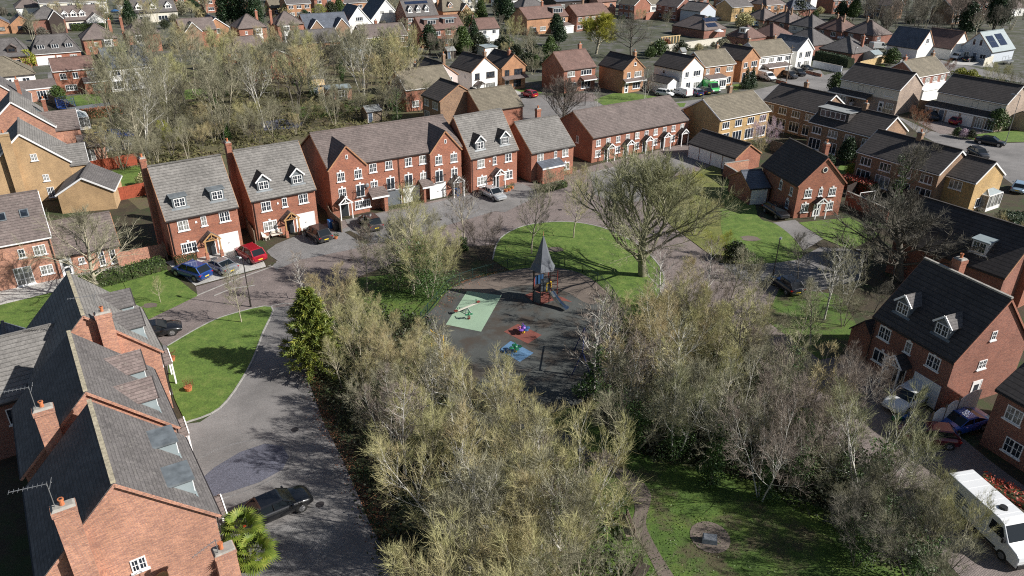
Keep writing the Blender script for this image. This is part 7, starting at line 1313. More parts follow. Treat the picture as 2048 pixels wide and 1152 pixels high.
# ---------------------------------------------------------------- street furniture, play equipment, garden things
def colm(n, c, r=.45): M[n] = plain(n, c, r, var=.08); return M[n]
for n, c in dict(play_blue=(.035, .10, .22), play_red=(.20, .04, .03), play_yellow=(.75, .50, .04), play_green=(.02, .18, .08), play_purple=(.18, .07, .38), play_pink=(.65, .20, .30), swing_blue=(.015, .025, .10), bin_blue=(.02, .10, .30), bin_green=(.03, .20, .07), bin_black=(.02, .02, .022), sign_yellow=(.70, .42, .04), rail_green=(.025, .055, .05), spire_grey=(.12, .13, .15), tramp_blue=(.02, .07, .30), white_cloth=(.8, .8, .8), teal_wood=(.25, .40, .42), shed_grey=(.42, .46, .42)).items(): colm(n, c)
M['chrome'] = plain('polished_steel', (.7, .72, .74), .16, 1.0, var=0); M['stonegrey'] = plain('slate_memorial_stone', (.11, .13, .15), .35, var=.2)
def spot(name, label, cat, u, v, rz=0, group=None): x, y = G(u, v); o = empty(name, (x, y, 0), R(rz)); tag(o, label, cat, group); return o
def lamp(u, v, h, label, arm=1.0, rz=0, name='lamp_post'):
    o = spot(name, label, 'lamp post', u, v, rz); m = MB(); m.cyl((0, 0, 0), (0, 0, 1.1), .09, .09, 8); m.cyl((0, 0, 1.1), (0, 0, h), .055, .045, 8)
    if arm: m.cyl((0, 0, h), (arm, 0, h + .12), .04, .03, 6)
    m.build('pole', [M['gutter'] if h < 7 else M['metal']], o); q = MB(); q.box(arm - .1, -.13, h + .03, arm + .5, .13, h + .18, tx=.08, ty=.04); q.build('lamp_head', [M['metal']], o); return o
lamp(502, 614, 5.2, 'dark lamp post at the top corner of the crescent lawn beside the three parked cars', .35, 150)
lamp(1545, 557, 4.5, 'dark lamp post at the road below the bright lawn on the right', .2, 60)
lamp(2009, 292, 8.6, 'tall grey street lamp at the kerb beside the black car, far right', .9, 150)
lamp(1170, 211, 3.6, 'short dark post on the verge of the middle street beside the broad bare tree', .15, 0)
o = spot('telegraph_pole', 'wooden telegraph pole with red-brown top outside the white-fronted semi', 'pole', 1572, 166); MB().cyl((0, 0, 0), (0, 0, 8.5), .13, .09, 8).build('pole', [M['fwood']], o); MB().bar((-.6, 0, 8.0), (.6, 0, 8.0), .1).build('cross_arm', [M['fwood']], o)
o = spot('telegraph_pole', 'tall telegraph pole rising to the top edge above the bungalow street', 'pole', 1670, 34); MB().cyl((0, 0, 0), (0, 0, 12), .16, .1, 8).build('pole', [M['fwood']], o); MB().bar((-.7, 0, 11.2), (.7, 0, 11.2), .1).build('cross_arm', [M['fwood']], o)
lamp(1727, 120, 5.6, 'grey lamp post beside the right-end bungalow with the flat dormer', .4, 200); lamp(1591, 62, 5.4, 'grey lamp post in front of the cream-fronted bungalow', .3, 200); lamp(1700, 150, 6.4, 'thin grey lamp post at the end of the trimmed dark hedge', .3, 30)
# slide tower
o = spot('slide_tower', 'play tower with tall grey pointed roof and steel slide', 'play tower', 1083, 602, 20)
hexp = lambda r, z, k=6, off=0: [(r * math.cos(2 * math.pi * i / k + off), r * math.sin(2 * math.pi * i / k + off), z) for i in range(k)]
m = MB()
for (ra, za, rb, zb) in ((1.35, 3.75, .95, 4.45), (.95, 4.45, .04, 7.2)):
    A = hexp(ra, za); B = hexp(rb, zb)
    for i in range(6): j = (i + 1) % 6; m.quad(A[i], A[j], B[j], B[i])
m.quad(*[(x_, y_, z_ + .01) for x_, y_, z_ in hexp(1.3, 3.75)[::-1]]); m.build('roof', [M['spire_grey']], o); MB().cyl((0, 0, 7.1), (0, 0, 7.65), .05, .02, 6).build('finial', [M['oak']], o)
for i in range(6): x, y, _ = hexp(.95, 0)[i]; MB().cyl((x, y, 0), (x, y, 3.9), .05, .05, 8).build('post', [M['gutter']], o)
m = MB(); m.cyl((0, 0, 1.45), (0, 0, 1.55), .95, .95, 6); m.build('platform', [M['dwood']], o)
H_ = hexp(.9, 0)
for i, (mt, z0, z1) in enumerate((('play_blue', 1.6, 2.6), ('play_red', 1.6, 2.4), None or ('play_blue', .1, 1.3), ('stonegrey', 1.6, 2.9), ('play_red', 1.6, 2.3))):
    if i == 2: continue
    a = Vector(H_[i + 1]); b = Vector(H_[(i + 2) % 6]); MB().hexa([(*(a * .97).xy, z0), (*(b * .97).xy, z0), (*(b * 1.02).xy, z0), (*(a * 1.02).xy, z0), (*(a * .97).xy, z1), (*(b * .97).xy, z1), (*(b * 1.02).xy, z1), (*(a * 1.02).xy, z1)]).build('panel', [M[mt]], o)
a = Vector(H_[3]); b = Vector(H_[4]); MB().hexa([(*(a * .97).xy, .1), (*(b * .97).xy, .1), (*(b * 1.02).xy, .1), (*(a * 1.02).xy, .1), (*(a * .97).xy, 1.3), (*(b * .97).xy, 1.3), (*(b * 1.02).xy, 1.3), (*(a * 1.02).xy, 1.3)]).build('panel', [M['stonegrey']], o)
SLI = [(.85, 0, 1.55), (1.2, 0, 1.5), (1.7, 0, 1.05), (2.3, 0, .62), (2.8, 0, .34), (3.3, 0, .28)]; m = MB()
for p, q in zip(SLI[:-1], SLI[1:]):
    m.quad((p[0], -.26, p[2]), (q[0], -.26, q[2]), (q[0], .26, q[2]), (p[0], .26, p[2]))
    for s in (-1, 1): m.bar((p[0], s * .28, p[2] + .08), (q[0], s * .28, q[2] + .08), .04, .2)
sl_ = m.build('slide', [M['chrome']], o, rz=R(-62), smooth=False); m = MB(); m.bar((.9, -.35, 1.5), (.9, -.35, 2.4), .07); m.bar((.9, .35, 1.5), (.9, .35, 2.4), .07); m.bar((.9, -.35, 2.4), (.9, .35, 2.4), .09); m.build('slide_hood', [M['play_yellow']], sl_)
MB().bar((3.1, 0, 0), (3.1, 0, .28), .08).build('slide_leg', [M['metal']], sl_)
m = MB()
for i in range(5): m.bar((1.0 + i * .05, .9, .3 + i * .5), (1.9, .5, .3 + i * .5), .05)
m.bar((1.9, .5, 0), (1.9, .5, 2.9), .07); m.bar((1.1, 1.0, 0), (1.1, 1.0, 2.9), .07); m.build('climbing_rungs', [M['play_red']], o)
# see-saw
a = G(910, 630); b = G(958, 605, .9); c = ((a[0] + b[0]) / 2, (a[1] + b[1]) / 2); o = empty('seesaw', (*c, .1), math.atan2(b[1] - a[1], b[0] - a[0])); tag(o, 'long see-saw with one raised pale end on the mint green play mat', 'see-saw'); L_ = math.hypot(b[0] - a[0], b[1] - a[1]) / 2
MB().bar((-L_, 0, .25), (L_, 0, .85), .16, .1).build('beam', [M['stone']], o); m = MB(); m.bar((-.3, -.35, 0), (0, 0, .55), .07); m.bar((.3, -.35, 0), (0, 0, .55), .07); m.bar((-.3, .35, 0), (0, 0, .55), .07); m.bar((.3, .35, 0), (0, 0, .55), .07); m.build('frame', [M['metal']], o)
for s, z in ((-1, .32), (1, .88)): q = MB(); q.box(s * L_ * .92 - .18, -.16, z, s * L_ * .92 + .18, .16, z + .07); q.build('seat', [M['play_red']], o); q = MB(); q.bar((s * L_ * .78, -.15, z + .02), (s * L_ * .78, -.15, z + .3), .04); q.bar((s * L_ * .78, .15, z + .02), (s * L_ * .78, .15, z + .3), .04); q.bar((s * L_ * .78, -.15, z + .3), (s * L_ * .78, .15, z + .3), .04); q.build('handle', [M['play_green']], o)
def springer(u, v, label, base, petals, n=5, s=1):
    o = spot('spring_rocker', label, 'spring rocker', u, v, 20); m = MB()
    for i in range(26): t = i * .9; t2 = (i + 1) * .9; m.bar((.13 * math.cos(t), .13 * math.sin(t), .1 + i * .015), (.13 * math.cos(t2), .13 * math.sin(t2), .1 + (i + 1) * .015), .035)
    m.build('spring', [M[base]], o)
    for i in range(n): a = 6.283 * i / n; q = MB(); q.ball((.42 * s * math.cos(a), .42 * s * math.sin(a), .62), .26 * s, sz=.35); q.build('seat', [M[petals[i % len(petals)]]], o)
    q = MB(); q.ball((0, 0, .66), .24 * s, sz=.7); q.bar((0, -.3, 1.0), (0, .3, 1.0), .05); q.bar((0, 0, .7), (0, 0, 1.0), .06); q.build('handle', [M[petals[-1]]], o); return o
springer(1047, 668, 'flower-shaped spring rocker in blue, pink and purple on the red play mat', 'play_yellow', ('play_blue', 'play_blue', 'play_pink', 'play_purple'), 5, .95)
springer(1031, 706, 'green spring rocker on the blue play mat', 'play_yellow', ('play_green',), 4, .9)
springer(938, 640, 'small dark and red spring seat at the near side of the mint green play mat', 'play_red', ('play_green',), 2, .6)
# swing frame
a = Vector((*G(1166, 704), 0)); b = Vector((*G(1162, 754), 0)); d = (b - a); r_ = math.atan2(d.y, d.x); L_ = d.length; o = empty('swing_set', (a.x, a.y, .1), r_); tag(o, 'dark blue swing frame at the right edge of the play surface behind the tall birch', 'swing set')
for x in (0, L_):
    m = MB(); m.cyl((x, -.8, 0), (x, 0, 2.4), .05, .05, 8); m.cyl((x, .8, 0), (x, 0, 2.4), .05, .05, 8); m.build('frame', [M['swing_blue']], o)
MB().cyl((0, 0, 2.4), (L_, 0, 2.4), .05, .05, 8).build('crossbar', [M['swing_blue']], o)
for x in (L_ * .33, L_ * .67): m = MB(); m.bar((x - .2, 0, 2.4), (x - .2, 0, .5), .02); m.bar((x + .2, 0, 2.4), (x + .2, 0, .5), .02); m.box(x - .24, -.1, .46, x + .24, .1, .5); m.build('swing_seat', [M['black']], o)
o = spot('play_panel', 'yellow play panel on a post among the thicket twigs left of the play surface', 'play panel', 876, 712, -40); m = MB(); m.box(-.75, -.03, 1.1, .75, .03, 2.3); m.build('board', [M['sign_yellow']], o)
for s in (-1, 1): MB().bar((s * .78, 0, 0), (s * .78, 0, 2.4), .08).build('post', [M['sign_yellow']], o)
m = MB()
for i in range(5):
    for j in range(4): m.box(-.6 + i * .28, -.04, 1.2 + j * .27, -.46 + i * .28, -.031, 1.34 + j * .27)
m.build('slots', [M['oak']], o)
# bow-top railing round the play area
def railing(pts, label, h=1.1, mat='rail_green'):
    P = [Vector((*G(*p), 0)) for p in smooth(pts, 5)]; o = empty('railing', (0, 0, 0)); tag(o, label, 'railing'); bars = MB(); acc = 0
    for a, b in zip(P[:-1], P[1:]):
        L_ = (b - a).length; bars.bar(a + Vector((0, 0, h - .08)), b + Vector((0, 0, h - .08)), .035); bars.bar(a + Vector((0, 0, .15)), b + Vector((0, 0, .15)), .035); n = max(1, int(L_ / .14))
        for i in range(n): q = a + (b - a) * (i / n); bars.bar(q + Vector((0, 0, .05)), q + Vector((0, 0, h)), .018)
    bars.build('rail_bars', [M[mat]], o)
    for q in P[::3]: MB().cyl(q, q + Vector((0, 0, h + .08)), .04, .04, 6).build('post', [M[mat]], o)
    return o
railing([(842, 645), (868, 612), (902, 574), (945, 556), (985, 545)], 'dark green railing along the left side of the play area')
railing([(985, 545), (1040, 532), (1100, 530), (1165, 545)], 'dark green railing behind the slide tower', 1.1); railing([(1165, 545), (1216, 584), (1248, 640)], 'dark green railing along the right side of the play area')
# benches, memorial stone
def bench(u, v, rz, label, L_=1.7, mat='fwood', xy=None):
    o = spot('park_bench', label, 'bench', u, v, rz); m = MB()
    for i in range(4): m.box(-L_ / 2, -.05 + i * .13, .42, L_ / 2, .06 + i * .13, .46)
    m.build('seat', [M[mat]], o); m = MB()
    for i in range(3): m.box(-L_ / 2, .46 + i * .02, .55 + i * .14, L_ / 2, .5 + i * .02, .65 + i * .14)
    m.build('backrest', [M[mat]], o)
    for s in (-1, 1):
        for y in (0, .42): MB().box(s * (L_ / 2 - .1) - .03, y, 0, s * (L_ / 2 - .1) + .03, y + .06, .42 if y == 0 else .95).build('leg', [M['gutter']], o)
    return o
bench(1245, 1062, -82, 'weathered wooden bench beside the narrow path at the thicket edge', 1.9); bench(1288, 1160, 60, 'dark bench cut off by the bottom edge beside the narrow path', 1.6, 'dwood'); bench(556, 476, 36, 'pale slatted bench under the window of the second town house', 1.4, 'stone')
def chair(u, v, rz, label):
    o = spot('garden_chair', label, 'chair', u, v, rz); MB().box(-.28, -.25, .36, .28, .28, .41).build('seat', [M['stone']], o); MB().hexa([(-.28, .26, .38), (.28, .26, .38), (.28, .3, .38), (-.28, .3, .38), (-.24, .5, 1.0), (.24, .5, 1.0), (.24, .54, 1.0), (-.24, .54, 1.0)]).build('backrest', [M['stone']], o)
    for s in (-1, 1):
        for y in (-.22, .2): MB().box(s * .25 - .03, y, 0, s * .25 + .03, y + .05, .36).build('leg', [M['stone']], o)
chair(533, 480, 60, 'pale garden chair nearest the drive planter, left of the slatted bench'); chair(541, 474, 40, 'pale garden chair right beside the slatted bench')
o = spot('memorial_stone', 'dark sloping memorial stone in the round soil bed of the park', 'memorial stone', 1418, 1084, -10); m = MB(); m.hexa([(-.48, -.28, 0), (.48, -.28, 0), (.48, .3, 0), (-.48, .3, 0), (-.45, -.22, .35), (.45, -.22, .35), (.42, .1, .62), (-.42, .1, .62)]); m.build('stone', [M['stonegrey']], o); MB().hexa([(-.4, -.2, .375), (.4, -.2, .375), (.37, .06, .605), (-.37, .06, .605), (-.4, -.205, .385), (.4, -.205, .385), (.37, .055, .615), (-.37, .055, .615)]).build('plaque', [M['metal']], o)
# bins
def bin_(u, v, c, label, rz=36):
    o = spot('wheelie_bin', label, 'bin', u, v, rz); MB().hexa([(-.24, -.27, .05), (.24, -.27, .05), (.24, .27, .05), (-.24, .27, .05), (-.29, -.33, 1.0), (.29, -.33, 1.0), (.29, .35, 1.0), (-.29, .35, 1.0)]).build('bin_body', [M[c]], o); MB().hexa([(-.3, -.36, 1.0), (.3, -.36, 1.0), (.3, .38, 1.0), (-.3, .38, 1.0), (-.27, -.3, 1.06), (.27, -.3, 1.06), (.27, .3, 1.12), (-.27, .3, 1.12)]).build('lid', [M[c]], o)
    for s in (-1, 1): MB().cyl((s * .22, .28, .1), (s * .28, .28, .1), .1, .1, 8).build('wheel', [M['tyre']], o)
bin_(662, 456, 'bin_blue', 'blue bin in the gap between the second town house and the long block'); bin_(672, 461, 'bin_black', 'black bin beside the blue bin at the corner of the long block'); bin_(915, 392, 'bin_blue', 'blue bin beside the porch at the right end of the long block')
bin_(999, 186, 'bin_green', 'green wheelie bin at the corner of the white gable-fronted house'); bin_(1007, 185, 'bin_blue', 'blue wheelie bin between the green and the black one'); bin_(1014, 184, 'bin_black', 'black wheelie bin nearest the orange brick gable-fronted house'); bin_(1433, 322, 'bin_black', 'dark bin in front of the garage block doors')
for i, (u, v, c, lb) in enumerate(((1792, 842, 'bin_green', 'green recycling box on the ground left of the blue boxes'), (1806, 838, 'bin_blue', 'first blue recycling box in front of the white curved fence'), (1817, 832, 'bin_blue', 'second blue recycling box, nearest the white curved fence'))):
    o = spot('recycling_box', lb, 'box', u, v, 20 + 10 * i); MB().hexa([(-.25, -.2, 0), (.25, -.2, 0), (.25, .2, 0), (-.25, .2, 0), (-.3, -.24, .35), (.3, -.24, .35), (.3, .24, .35), (-.3, .24, .35)]).build('box', [M[c]], o); MB().box(-.31, -.25, .351, .31, .25, .38).build('lid', [M[c]], o)
def potplant(u, v, label, tm='lime', s=1):
    o = spot('flower_pot', label, 'plant pot', u, v); MB().cyl((0, 0, 0), (0, 0, .4 * s), .2 * s, .3 * s, 12).build('pot', [M['pot']], o); q = MB(); rgg = random.Random(int(u))
    for i in range(60): a = rgg.uniform(0, 6.28); r1 = rgg.uniform(.1, .4) * s; z = rgg.uniform(.4, .9) * s; q.quad((r1 * math.cos(a), r1 * math.sin(a), z), (r1 * math.cos(a) + .1, r1 * math.sin(a), z + .05), (r1 * math.cos(a) + .05, r1 * math.sin(a) + .1, z + .08))
    q.build('leaves', [M[tm]], o)
potplant(378, 782, 'terracotta pot standing on the crescent lawn in the tree shadow', 'beech', 1.1); potplant(345, 722, 'straggly potted plant by the path to the second near house', 'beech', 1.0); potplant(672, 478, 'potted shrub on the edge of the planter beside the dark grey car', 'hedge', .8)
for i, (u, v, lb) in enumerate(((1012, 384, 'leftmost potted conifer'), (1018, 382, 'middle potted conifer'), (1024, 378, 'rightmost potted conifer'))): potplant(u, v, lb + ' beside the white porch with the silver saloon', ('hedge', 'lime', 'hedge')[i], 1.0)
# fences and walls
def fence(pts, label, h=1.8, mat='fwood', post=True, gap=1.83, curved=False, name='fence', pm=None, world=False, th=.05):
    P = [Vector((*(p if world else G(*p)), 0)) for p in pts]; o = empty(name, (0, 0, 0)); tag(o, label, 'fence' if 'wall' not in name else 'wall')
    for a, b in zip(P[:-1], P[1:]):
        L_ = (b - a).length; n = max(1, round(L_ / gap)); d = (b - a) / n; nn = Vector((-d.y, d.x, 0)).normalized() * th / 2; r = math.atan2(d.y, d.x)
        for i in range(n):
            p = a + d * i; q = MB()
            if curved:
                K = 8
                for k in range(K): x0 = d.length * k / K + .004; x1 = d.length * (k + 1) / K; z0 = h - .28 + .28 * math.sin(math.pi * k / K); z1 = h - .28 + .28 * math.sin(math.pi * (k + 1) / K); q.hexa([(x0, -th / 2, .02), (x1, -th / 2, .02), (x1, th / 2, .02), (x0, th / 2, .02), (x0, -th / 2, z0), (x1, -th / 2, z1), (x1, th / 2, z1), (x0, th / 2, z0)])
            else:
                q.box(.03, -th / 2, .02, d.length - .03, th / 2, h)
                for k in range(int(d.length / .15)): q.box(.04 + k * .15, -th / 2 - .012, .03, .14 + k * .15, -th / 2 + .001, h - .02); q.box(.04 + k * .15, th / 2 - .001, .03, .14 + k * .15, th / 2 + .012, h - .02)
            q.build('panel', [M[mat]], o, p, r)
            if post: MB().box(-.05, -.05, 0, .05, .05, h + .08).build('post', [M[pm or mat]], o, p, r)
    return o
def wall(pts, label, h=1.8, mat='red', th=.23, cap='cap'):
    P = [Vector((*G(*p), 0)) for p in pts]; m = MB(); c = MB()
    for a, b in zip(P[:-1], P[1:]):
        n = Vector((-(b - a).y, (b - a).x, 0)).normalized()
        for mb, w, z0, z1 in ((m, th / 2, -.1, h), (c, th / 2 + .03, h + .002, h + .07)): mb.hexa([a - n * w + Vector((0, 0, z0)), b - n * w + Vector((0, 0, z0)), b + n * w + Vector((0, 0, z0)), a + n * w + Vector((0, 0, z0)), a - n * w + Vector((0, 0, z1)), b - n * w + Vector((0, 0, z1)), b + n * w + Vector((0, 0, z1)), a + n * w + Vector((0, 0, z1))])
    o = empty('garden_wall', (0, 0, 0)); tag(o, label, 'wall'); m.build('wall', [M[mat]], o); c.build('coping', [M[cap]], o); return o
fence([(183, 346), (283, 328)], 'upper red-stained fence between the two small lawns on the left', mat='fredw'); fence([(228, 404), (302, 388)], 'lower red-stained fence beside the end town house', mat='fredw'); fence([(240, 534), (336, 514)], 'brown panel fence behind the long clipped hedge', h=1.7, mat='near')
fence([(336, 520), (330, 512)], 'grey side gate at the corner of the end town house', h=1.9); fence([(512, 490), (500, 470), (492, 455)], 'curved-top wooden fence between the first two town houses', curved=True); fence([(684, 465), (664, 448), (655, 430)], 'wooden fence between the second town house and the long block', h=1.7)
fence([(1852, 872), (1905, 842), (1950, 818)], 'three white-lit curved-top fence panels beside the two-dormered dark-roofed house', h=2.2, curved=True, mat='white', pm='fwood', gap=2.1); fence([(1935, 985), (2060, 1060)], 'low grey fence above the white van at the bottom right', h=1.1, mat='fwood')
wall([(1446, 350), (1494, 343)], 'salmon brick garden wall at the foot of the garage block', mat='near'); wall([(1446, 352), (1466, 364), (1482, 376)], 'shaded red brick wall along the left of the bright roadside lawn', mat='red2'); wall([(1690, 408), (1772, 446)], 'dark red brick wall below the red-topped hedge', mat='red2')
wall([(1625, 134), (1682, 146)], 'grey block wall below the trimmed dark hedge at the road bend', mat='blueg', h=1.6); wall([(1255 + 36, 40), (1345, 34)], 'long terracotta brick wall among the far bungalows', mat='red', h=2.6); wall([(1612, 146), (1642, 154)], 'low red brick wall stub beside the parked black cars', mat='red', h=.7); wall([(1552, 165), (1572, 170)], 'low brick wall in front of the white camper van', mat='red', h=.7)
fence([(1312, 106), (1370, 98), (1440, 88), (1470, 84)], 'long pale weathered fence across the gardens of the middle street', h=1.9, mat='stone', pm='stone'); fence([(1718, 138), (1745, 132), (1772, 124)], 'curving pale wooden fence beside the conservatory bungalow', mat='fnew', h=1.9); fence([(1966, 132), (1992, 122)], 'pale green-white fence in front of the solar-panelled chalet', mat='cream', h=1.9); fence([(1362, 22), (1396, 20)], 'grey fence behind the yellow bush at the top', h=1.9, mat='stone')
fence([(2012, 545), (2060, 520)], 'bright new timber fence at the right edge', mat='fnew', h=1.8); fence([(140, 236), (190, 228), (225, 224)], 'dark fence at the far end of the lounge lawn', h=1.9, mat='greyg'); fence([(1835, 218), (1872, 224)], 'brown fence beside the pale brick gable', h=1.9); fence([(655, 205), (690, 226)], 'yellow-stained fence piece in front of the brick summerhouse', h=1.6, mat='fnew', th=.08)
fence([(880, 235), (860, 215), (812, 222)], 'low dark fence left of the dark-fronted brick house', h=1.6); fence([(1540, 300), (1600, 318)], 'dark garden fence between the two brown semis', h=1.7); fence([(1690, 395), (1740, 372), (1850, 420)], 'dark fence behind the big dark oak', h=1.7, mat='dwood'); fence([(100, 205), (160, 232)], 'grey fence left of the lounge lawn', h=1.7)
# garden buildings
def shed(u, v, w, d, h, label, wm='shed_grey', rm='felt', rz=34, name='garden_shed', gl=True, rise=.7, cat='shed'):
    x, y = G(u, v); return house(name + str(u), label, O=(x, y), rot=rz, w=w, d=d, eh=h, rise=rise, wall=wm, roof=rm, ov=.15, gov=.1, name=name, cat=cat, wins=[('F', w * .6, .8, min(1.2, w * .4), .8, 2, 1)] if gl else [], doors=[('F', w * .22, dict(w=.8, h=1.75, mat='doorb'))] if w > 2 else [])
shed(1312, 108, 3.4, 2.6, 1.9, 'grey-green garden shed with three small windows below the long pale fence'); shed(1484, 92, 2.4, 3.2, 2.0, 'teal-blue garden shed behind the mottled-roof semi', 'teal_wood', 'leadl'); shed(1439, 36, 3.0, 3.0, 2.1, 'pale blue shed beside the square hedge', 'blueg', 'leadl'); shed(1362, 118, 1.8, 1.6, 1.9, 'tiny white shed behind the white rendered house', 'white', 'felt', gl=False)
shed(654, 202, 5.2, 4.0, 2.3, 'brick summerhouse with flat roof and white glazed doors in the clearing', 'near', 'leadl', rz=20, name='summerhouse', rise=.15, cat='summerhouse'); window(HOUSES['summerhouse654'][0], (3.4, 0, .1), 0, 1.8, 1.9, 3, 1)
shed(628, 190, 2.4, 2.4, 2.0, 'orange timber hut left of the brick summerhouse', 'fnew', 'fnew', rz=20, gl=False); shed(735, 206 + 40, 3, 2.4, 2.0, 'grey shed behind the long block near the wood edge', 'fwood', 'felt', gl=False); shed(895, 118, 2.6, 2.4, 2.0, 'dark shed behind the brown roofs', 'dwood', 'felt', gl=False)
def conservatory(u, v, w, d, label, rz, h=2.2):
    x, y = G(u, v); o = empty('conservatory', (x, y, 0), R(rz)); tag(o, label, 'conservatory'); m = MB(); n = int(w / .8)
    for i in range(n + 1): xx = w * i / n; m.bar((xx, 0, .5), (xx, 0, h), .07); m.bar((xx, 0, h), (w / 2 + (xx - w / 2) * .15, d / 2, h + .9), .06); m.bar((xx, d, h), (w / 2 + (xx - w / 2) * .15, d / 2, h + .9), .06)
    for yy in (0, d): m.bar((0, yy, h), (w, yy, h), .1); m.bar((0, yy, 0), (0, yy, h), .08); m.bar((w, yy, 0), (w, yy, h), .08)
    m.bar((0, 0, h), (0, d, h), .1); m.bar((w, 0, h), (w, d, h), .1); m.bar((w * .42, d / 2, h + .92), (w * .58, d / 2, h + .92), .12)
    for i in range(1, 4): m.bar((0, d * i / 4, .5), (0, d * i / 4, h), .06); m.bar((w, d * i / 4, .5), (w, d * i / 4, h), .06)
    m.build('frame', [M['upvc']], o); g = MB(); A = [(.03, .03, .5), (w - .03, .03, .5), (w - .03, d - .03, .5), (.03, d - .03, .5)]; B = [(p[0], p[1], h) for p in A]; r0 = (w * .42, d / 2, h + .88); r1 = (w * .58, d / 2, h + .88)
    for i in range(4): j = (i + 1) % 4; g.quad(A[i], A[j], B[j], B[i])
    g.build('glazing', [M['glassl']], o); g = MB(); g.quad(B[0], B[1], r1, r0).quad(B[1], B[2], r1).quad(B[2], B[3], r0, r1).quad(B[3], B[0], r0); g.build('glass_roof', [M['leadl']], o); MB().box(0, 0, 0, w, d, .5).build('dwarf_wall', [M['white']], o)
conservatory(1916, 408, 3.6, 3.4, 'white conservatory against the yellow gabled house end', -58); conservatory(1405, 76, 4.2, 3.6, 'glass conservatory beside the white parasol, behind the bungalow with solar panels', 34); conservatory(1712, 122, 4.5, 3.0, 'cream conservatory attached to the mottled bungalow', 34); conservatory(150, 262, 2.6, 4.0, 'pale blue lean-to greenhouse at the brick gable on the left', 34); conservatory(1140, 60, 4, 3, 'white conservatory at the left edge of the willow', 34); conservatory(962, 92, 3.2, 2.6, 'white-framed pergola room in front of the small white cottage', 34)
# goal, trampolines, parasols
o = spot('goal_frame', 'white goal frame behind the red brick wall on the right', 'goal', 1716, 408, 20); m = MB(); m.bar((0, 0, 0), (0, 0, 1.6), .07); m.bar((2.6, 0, 0), (2.6, 0, 1.6), .07); m.bar((0, 0, 1.6), (2.6, 0, 1.6), .07); m.build('frame', [M['upvc']], o); m = MB()
for i in range(9): m.bar((i * .325, .02, 1.6), (i * .325, .9, 0), .01)
m.build('net', [M['upvc']], o)
def tramp(u, v, r, label, net=True, c='tramp_blue'):
    o = spot('trampoline', label, 'trampoline', u, v); m = MB(); m.cyl((0, 0, .78), (0, 0, .82), r, r, 20); m.build('mat', [M['black']], o); m = MB(); n = 20
    for i in range(n):
        a, b = 6.2832 * i / n, 6.2832 * (i + 1) / n; m.hexa([(r * math.cos(a), r * math.sin(a), .8), (r * math.cos(b), r * math.sin(b), .8), ((r - .35) * math.cos(b), (r - .35) * math.sin(b), .8), ((r - .35) * math.cos(a), (r - .35) * math.sin(a), .8)][::-1] + [(r * math.cos(a), r * math.sin(a), .88), (r * math.cos(b), r * math.sin(b), .88), ((r - .35) * math.cos(b), (r - .35) * math.sin(b), .88), ((r - .35) * math.cos(a), (r - .35) * math.sin(a), .88)][::-1])
    m.build('pad', [M[c]], o)
    for i in range(6): a = 6.2832 * i / 6; MB().cyl((r * math.cos(a), r * math.sin(a), 0), (r * math.cos(a), r * math.sin(a), 2.6 if net else .8), .03, .03, 6).build('leg', [M['metal']], o)
    if net:
        m = MB()
        for i in range(36): a = 6.2832 * i / 36; m.bar((r * math.cos(a), r * math.sin(a), .85), (r * math.cos(a), r * math.sin(a), 2.5), .02)
        for z in (1.2, 1.6, 2.0, 2.5): [m.bar((r * math.cos(6.2832 * i / 24), r * math.sin(6.2832 * i / 24), z), (r * math.cos(6.2832 * (i + 1) / 24), r * math.sin(6.2832 * (i + 1) / 24), z), .02) for i in range(24)]
        m.build('safety_net', [M['tramp_blue']], o)
tramp(1093, 58, 1.9, 'blue round trampoline on the patio of the brown-roofed semi', False, 'tramp_blue'); tramp(135, 222, 1.6, 'dark netted trampoline by the lounge lawn on the left')
o = spot('garden_enclosure', 'blue-roofed netted enclosure beside the thick-trunked tree on the left', 'enclosure', 190, 308, 34); m = MB(); m.hexa([(-.3, -.3, 2.2), (6.3, -.3, 2.2), (6.3, 4.3, 2.2), (-.3, 4.3, 2.2), (2.8, 1.9, 3.2), (3.2, 1.9, 3.2), (3.2, 2.1, 3.2), (2.8, 2.1, 3.2)]); m.build('cover', [M['tramp_blue']], o); m = MB()
for i in range(13): m.bar((i * .5, 0, 0), (i * .5, 0, 2.2), .04); m.bar((i * .5, 4, 0), (i * .5, 4, 2.2), .04)
for i in range(9): m.bar((0, i * .5, 0), (0, i * .5, 2.2), .04); m.bar((6, i * .5, 0), (6, i * .5, 2.2), .04)
for z in (.7, 1.4): m.bar((0, 0, z), (6, 0, z), .03); m.bar((6, 0, z), (6, 4, z), .03)
m.build('net_frame', [M['play_blue']], o); MB().box(.2, .2, .01, 5.8, 3.8, .6).build('pool', [M['slab']], o)
def parasol(u, v, c, label):
    o = spot('parasol', label, 'parasol', u, v); MB().cyl((0, 0, 0), (0, 0, 2.6), .04, .04, 6).build('pole', [M['metal']], o); MB().cyl((0, 0, 2.1), (0, 0, 2.8), 1.6, .05, 8, cap=False).build('canopy', [M[c]], o)
parasol(1436, 76, 'white_cloth', 'large white parasol beside the glass conservatory'); parasol(232, 34, 'play_blue', 'blue parasol behind the bare tree at the top left')
# pergola of new timber posts
o = spot('pergola', 'row of new pale timber posts behind the long garden fence', 'pergola', 1322, 92, 34)
for i in range(7): MB().box(i * 1.2, 0, 0, i * 1.2 + .3, .3, 2.4).build('post', [M['fnew']], o)
MB().box(-.2, .05, 2.4, 7.8, .25, 2.6).build('beam', [M['fnew']], o)
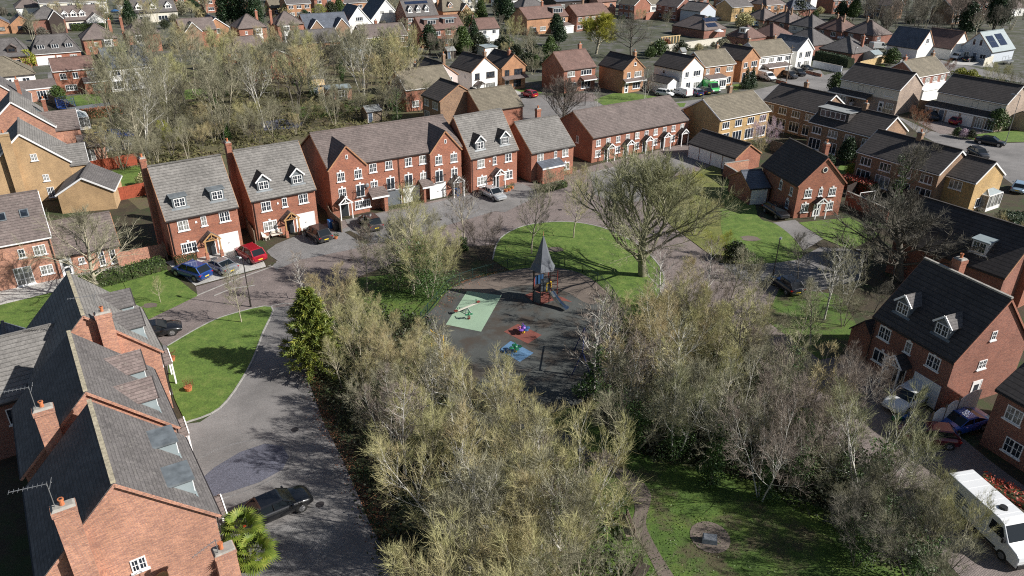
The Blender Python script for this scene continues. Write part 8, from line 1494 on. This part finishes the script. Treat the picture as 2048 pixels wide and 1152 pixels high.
# red washing on a line
o = spot('washing_line', 'red cloth hanging on a line between the two brown semis', 'washing line', 1545, 285, 30); m = MB(); m.cyl((0, 0, 0), (0, 0, 2.0), .03, .03, 6); m.cyl((2.4, 0, 0), (2.4, 0, 2.0), .03, .03, 6); m.bar((0, 0, 1.95), (2.4, 0, 1.95), .02); m.build('line', [M['metal']], o); MB().box(.4, -.03, .9, .95, .03, 1.93).build('cloth', [M['play_pink']], o)
# plants: the fan palm at the bottom left
def palm(x, y, label):
    rg = np.random.default_rng(3); o = empty('fan_palm', (x, y, 0)); tag(o, label, 'palm'); V, F = [], []
    for (hx, hy, hh) in ((0, 0, 3.3), (.9, -1.0, 2.5)):
        P = np.array([(hx * t, hy * t, hh * t) for t in np.linspace(0, 1, 6)]); tube(V, F, P, .16, .13, 8)
    link('trunk', npmesh('trunk', V, F, M['barkd'], True), o); LV, LF = [], []
    for (hx, hy, hh, n) in ((0, 0, 3.35, 26), (.9, -1.0, 2.55, 24)):
        for i in range(n):
            a = i * 2.4; el = 1.25 - 1.7 * (i / n); d = np.array([math.cos(a) * math.cos(el), math.sin(a) * math.cos(el), math.sin(el)]); c = np.array([hx, hy, hh]) + d * .75; side = np.cross(d, (0, 0, 1)); side /= np.linalg.norm(side); upv = np.cross(side, d)
            b = len(LV); LV += [np.array([hx, hy, hh]) - side * .015, np.array([hx, hy, hh]) + side * .015, c + side * .015, c - side * .015]; LF.append((b, b + 1, b + 2, b + 3))
            for k in range(18):
                f = (k - 8.5) / 8.5 * 1.9; e = d * math.cos(f) + side * math.sin(f); e = e + upv * .12 * abs(f); e[2] -= .12; L_ = .8 * (1 - .12 * abs(f)) * rg.uniform(.9, 1.1); s2 = np.cross(e, upv); s2 /= np.linalg.norm(s2); b = len(LV)
                LV += [c - s2 * .012, c + e * L_ * .55 - s2 * .045, c + e * L_ + np.array([0, 0, -.12]), c + e * L_ * .55 + s2 * .045]; LF.append((b, b + 1, b + 2, b + 3))
    link('fronds', npmesh('fronds', LV, LF, M['palmleaf']), o); return o
M['palmleaf'] = leafmat('palm_leaf', (.045, .085, .014), (.13, .18, .025), (.32, .32, .06)); M['palmleaf'].node_tree.nodes['Principled BSDF'].inputs['Roughness'].default_value = .4
x, y = G(484, 1062, 3.2); palm(x, y, 'bushy fan palm with yellow-green fronds beside the nearest gable')
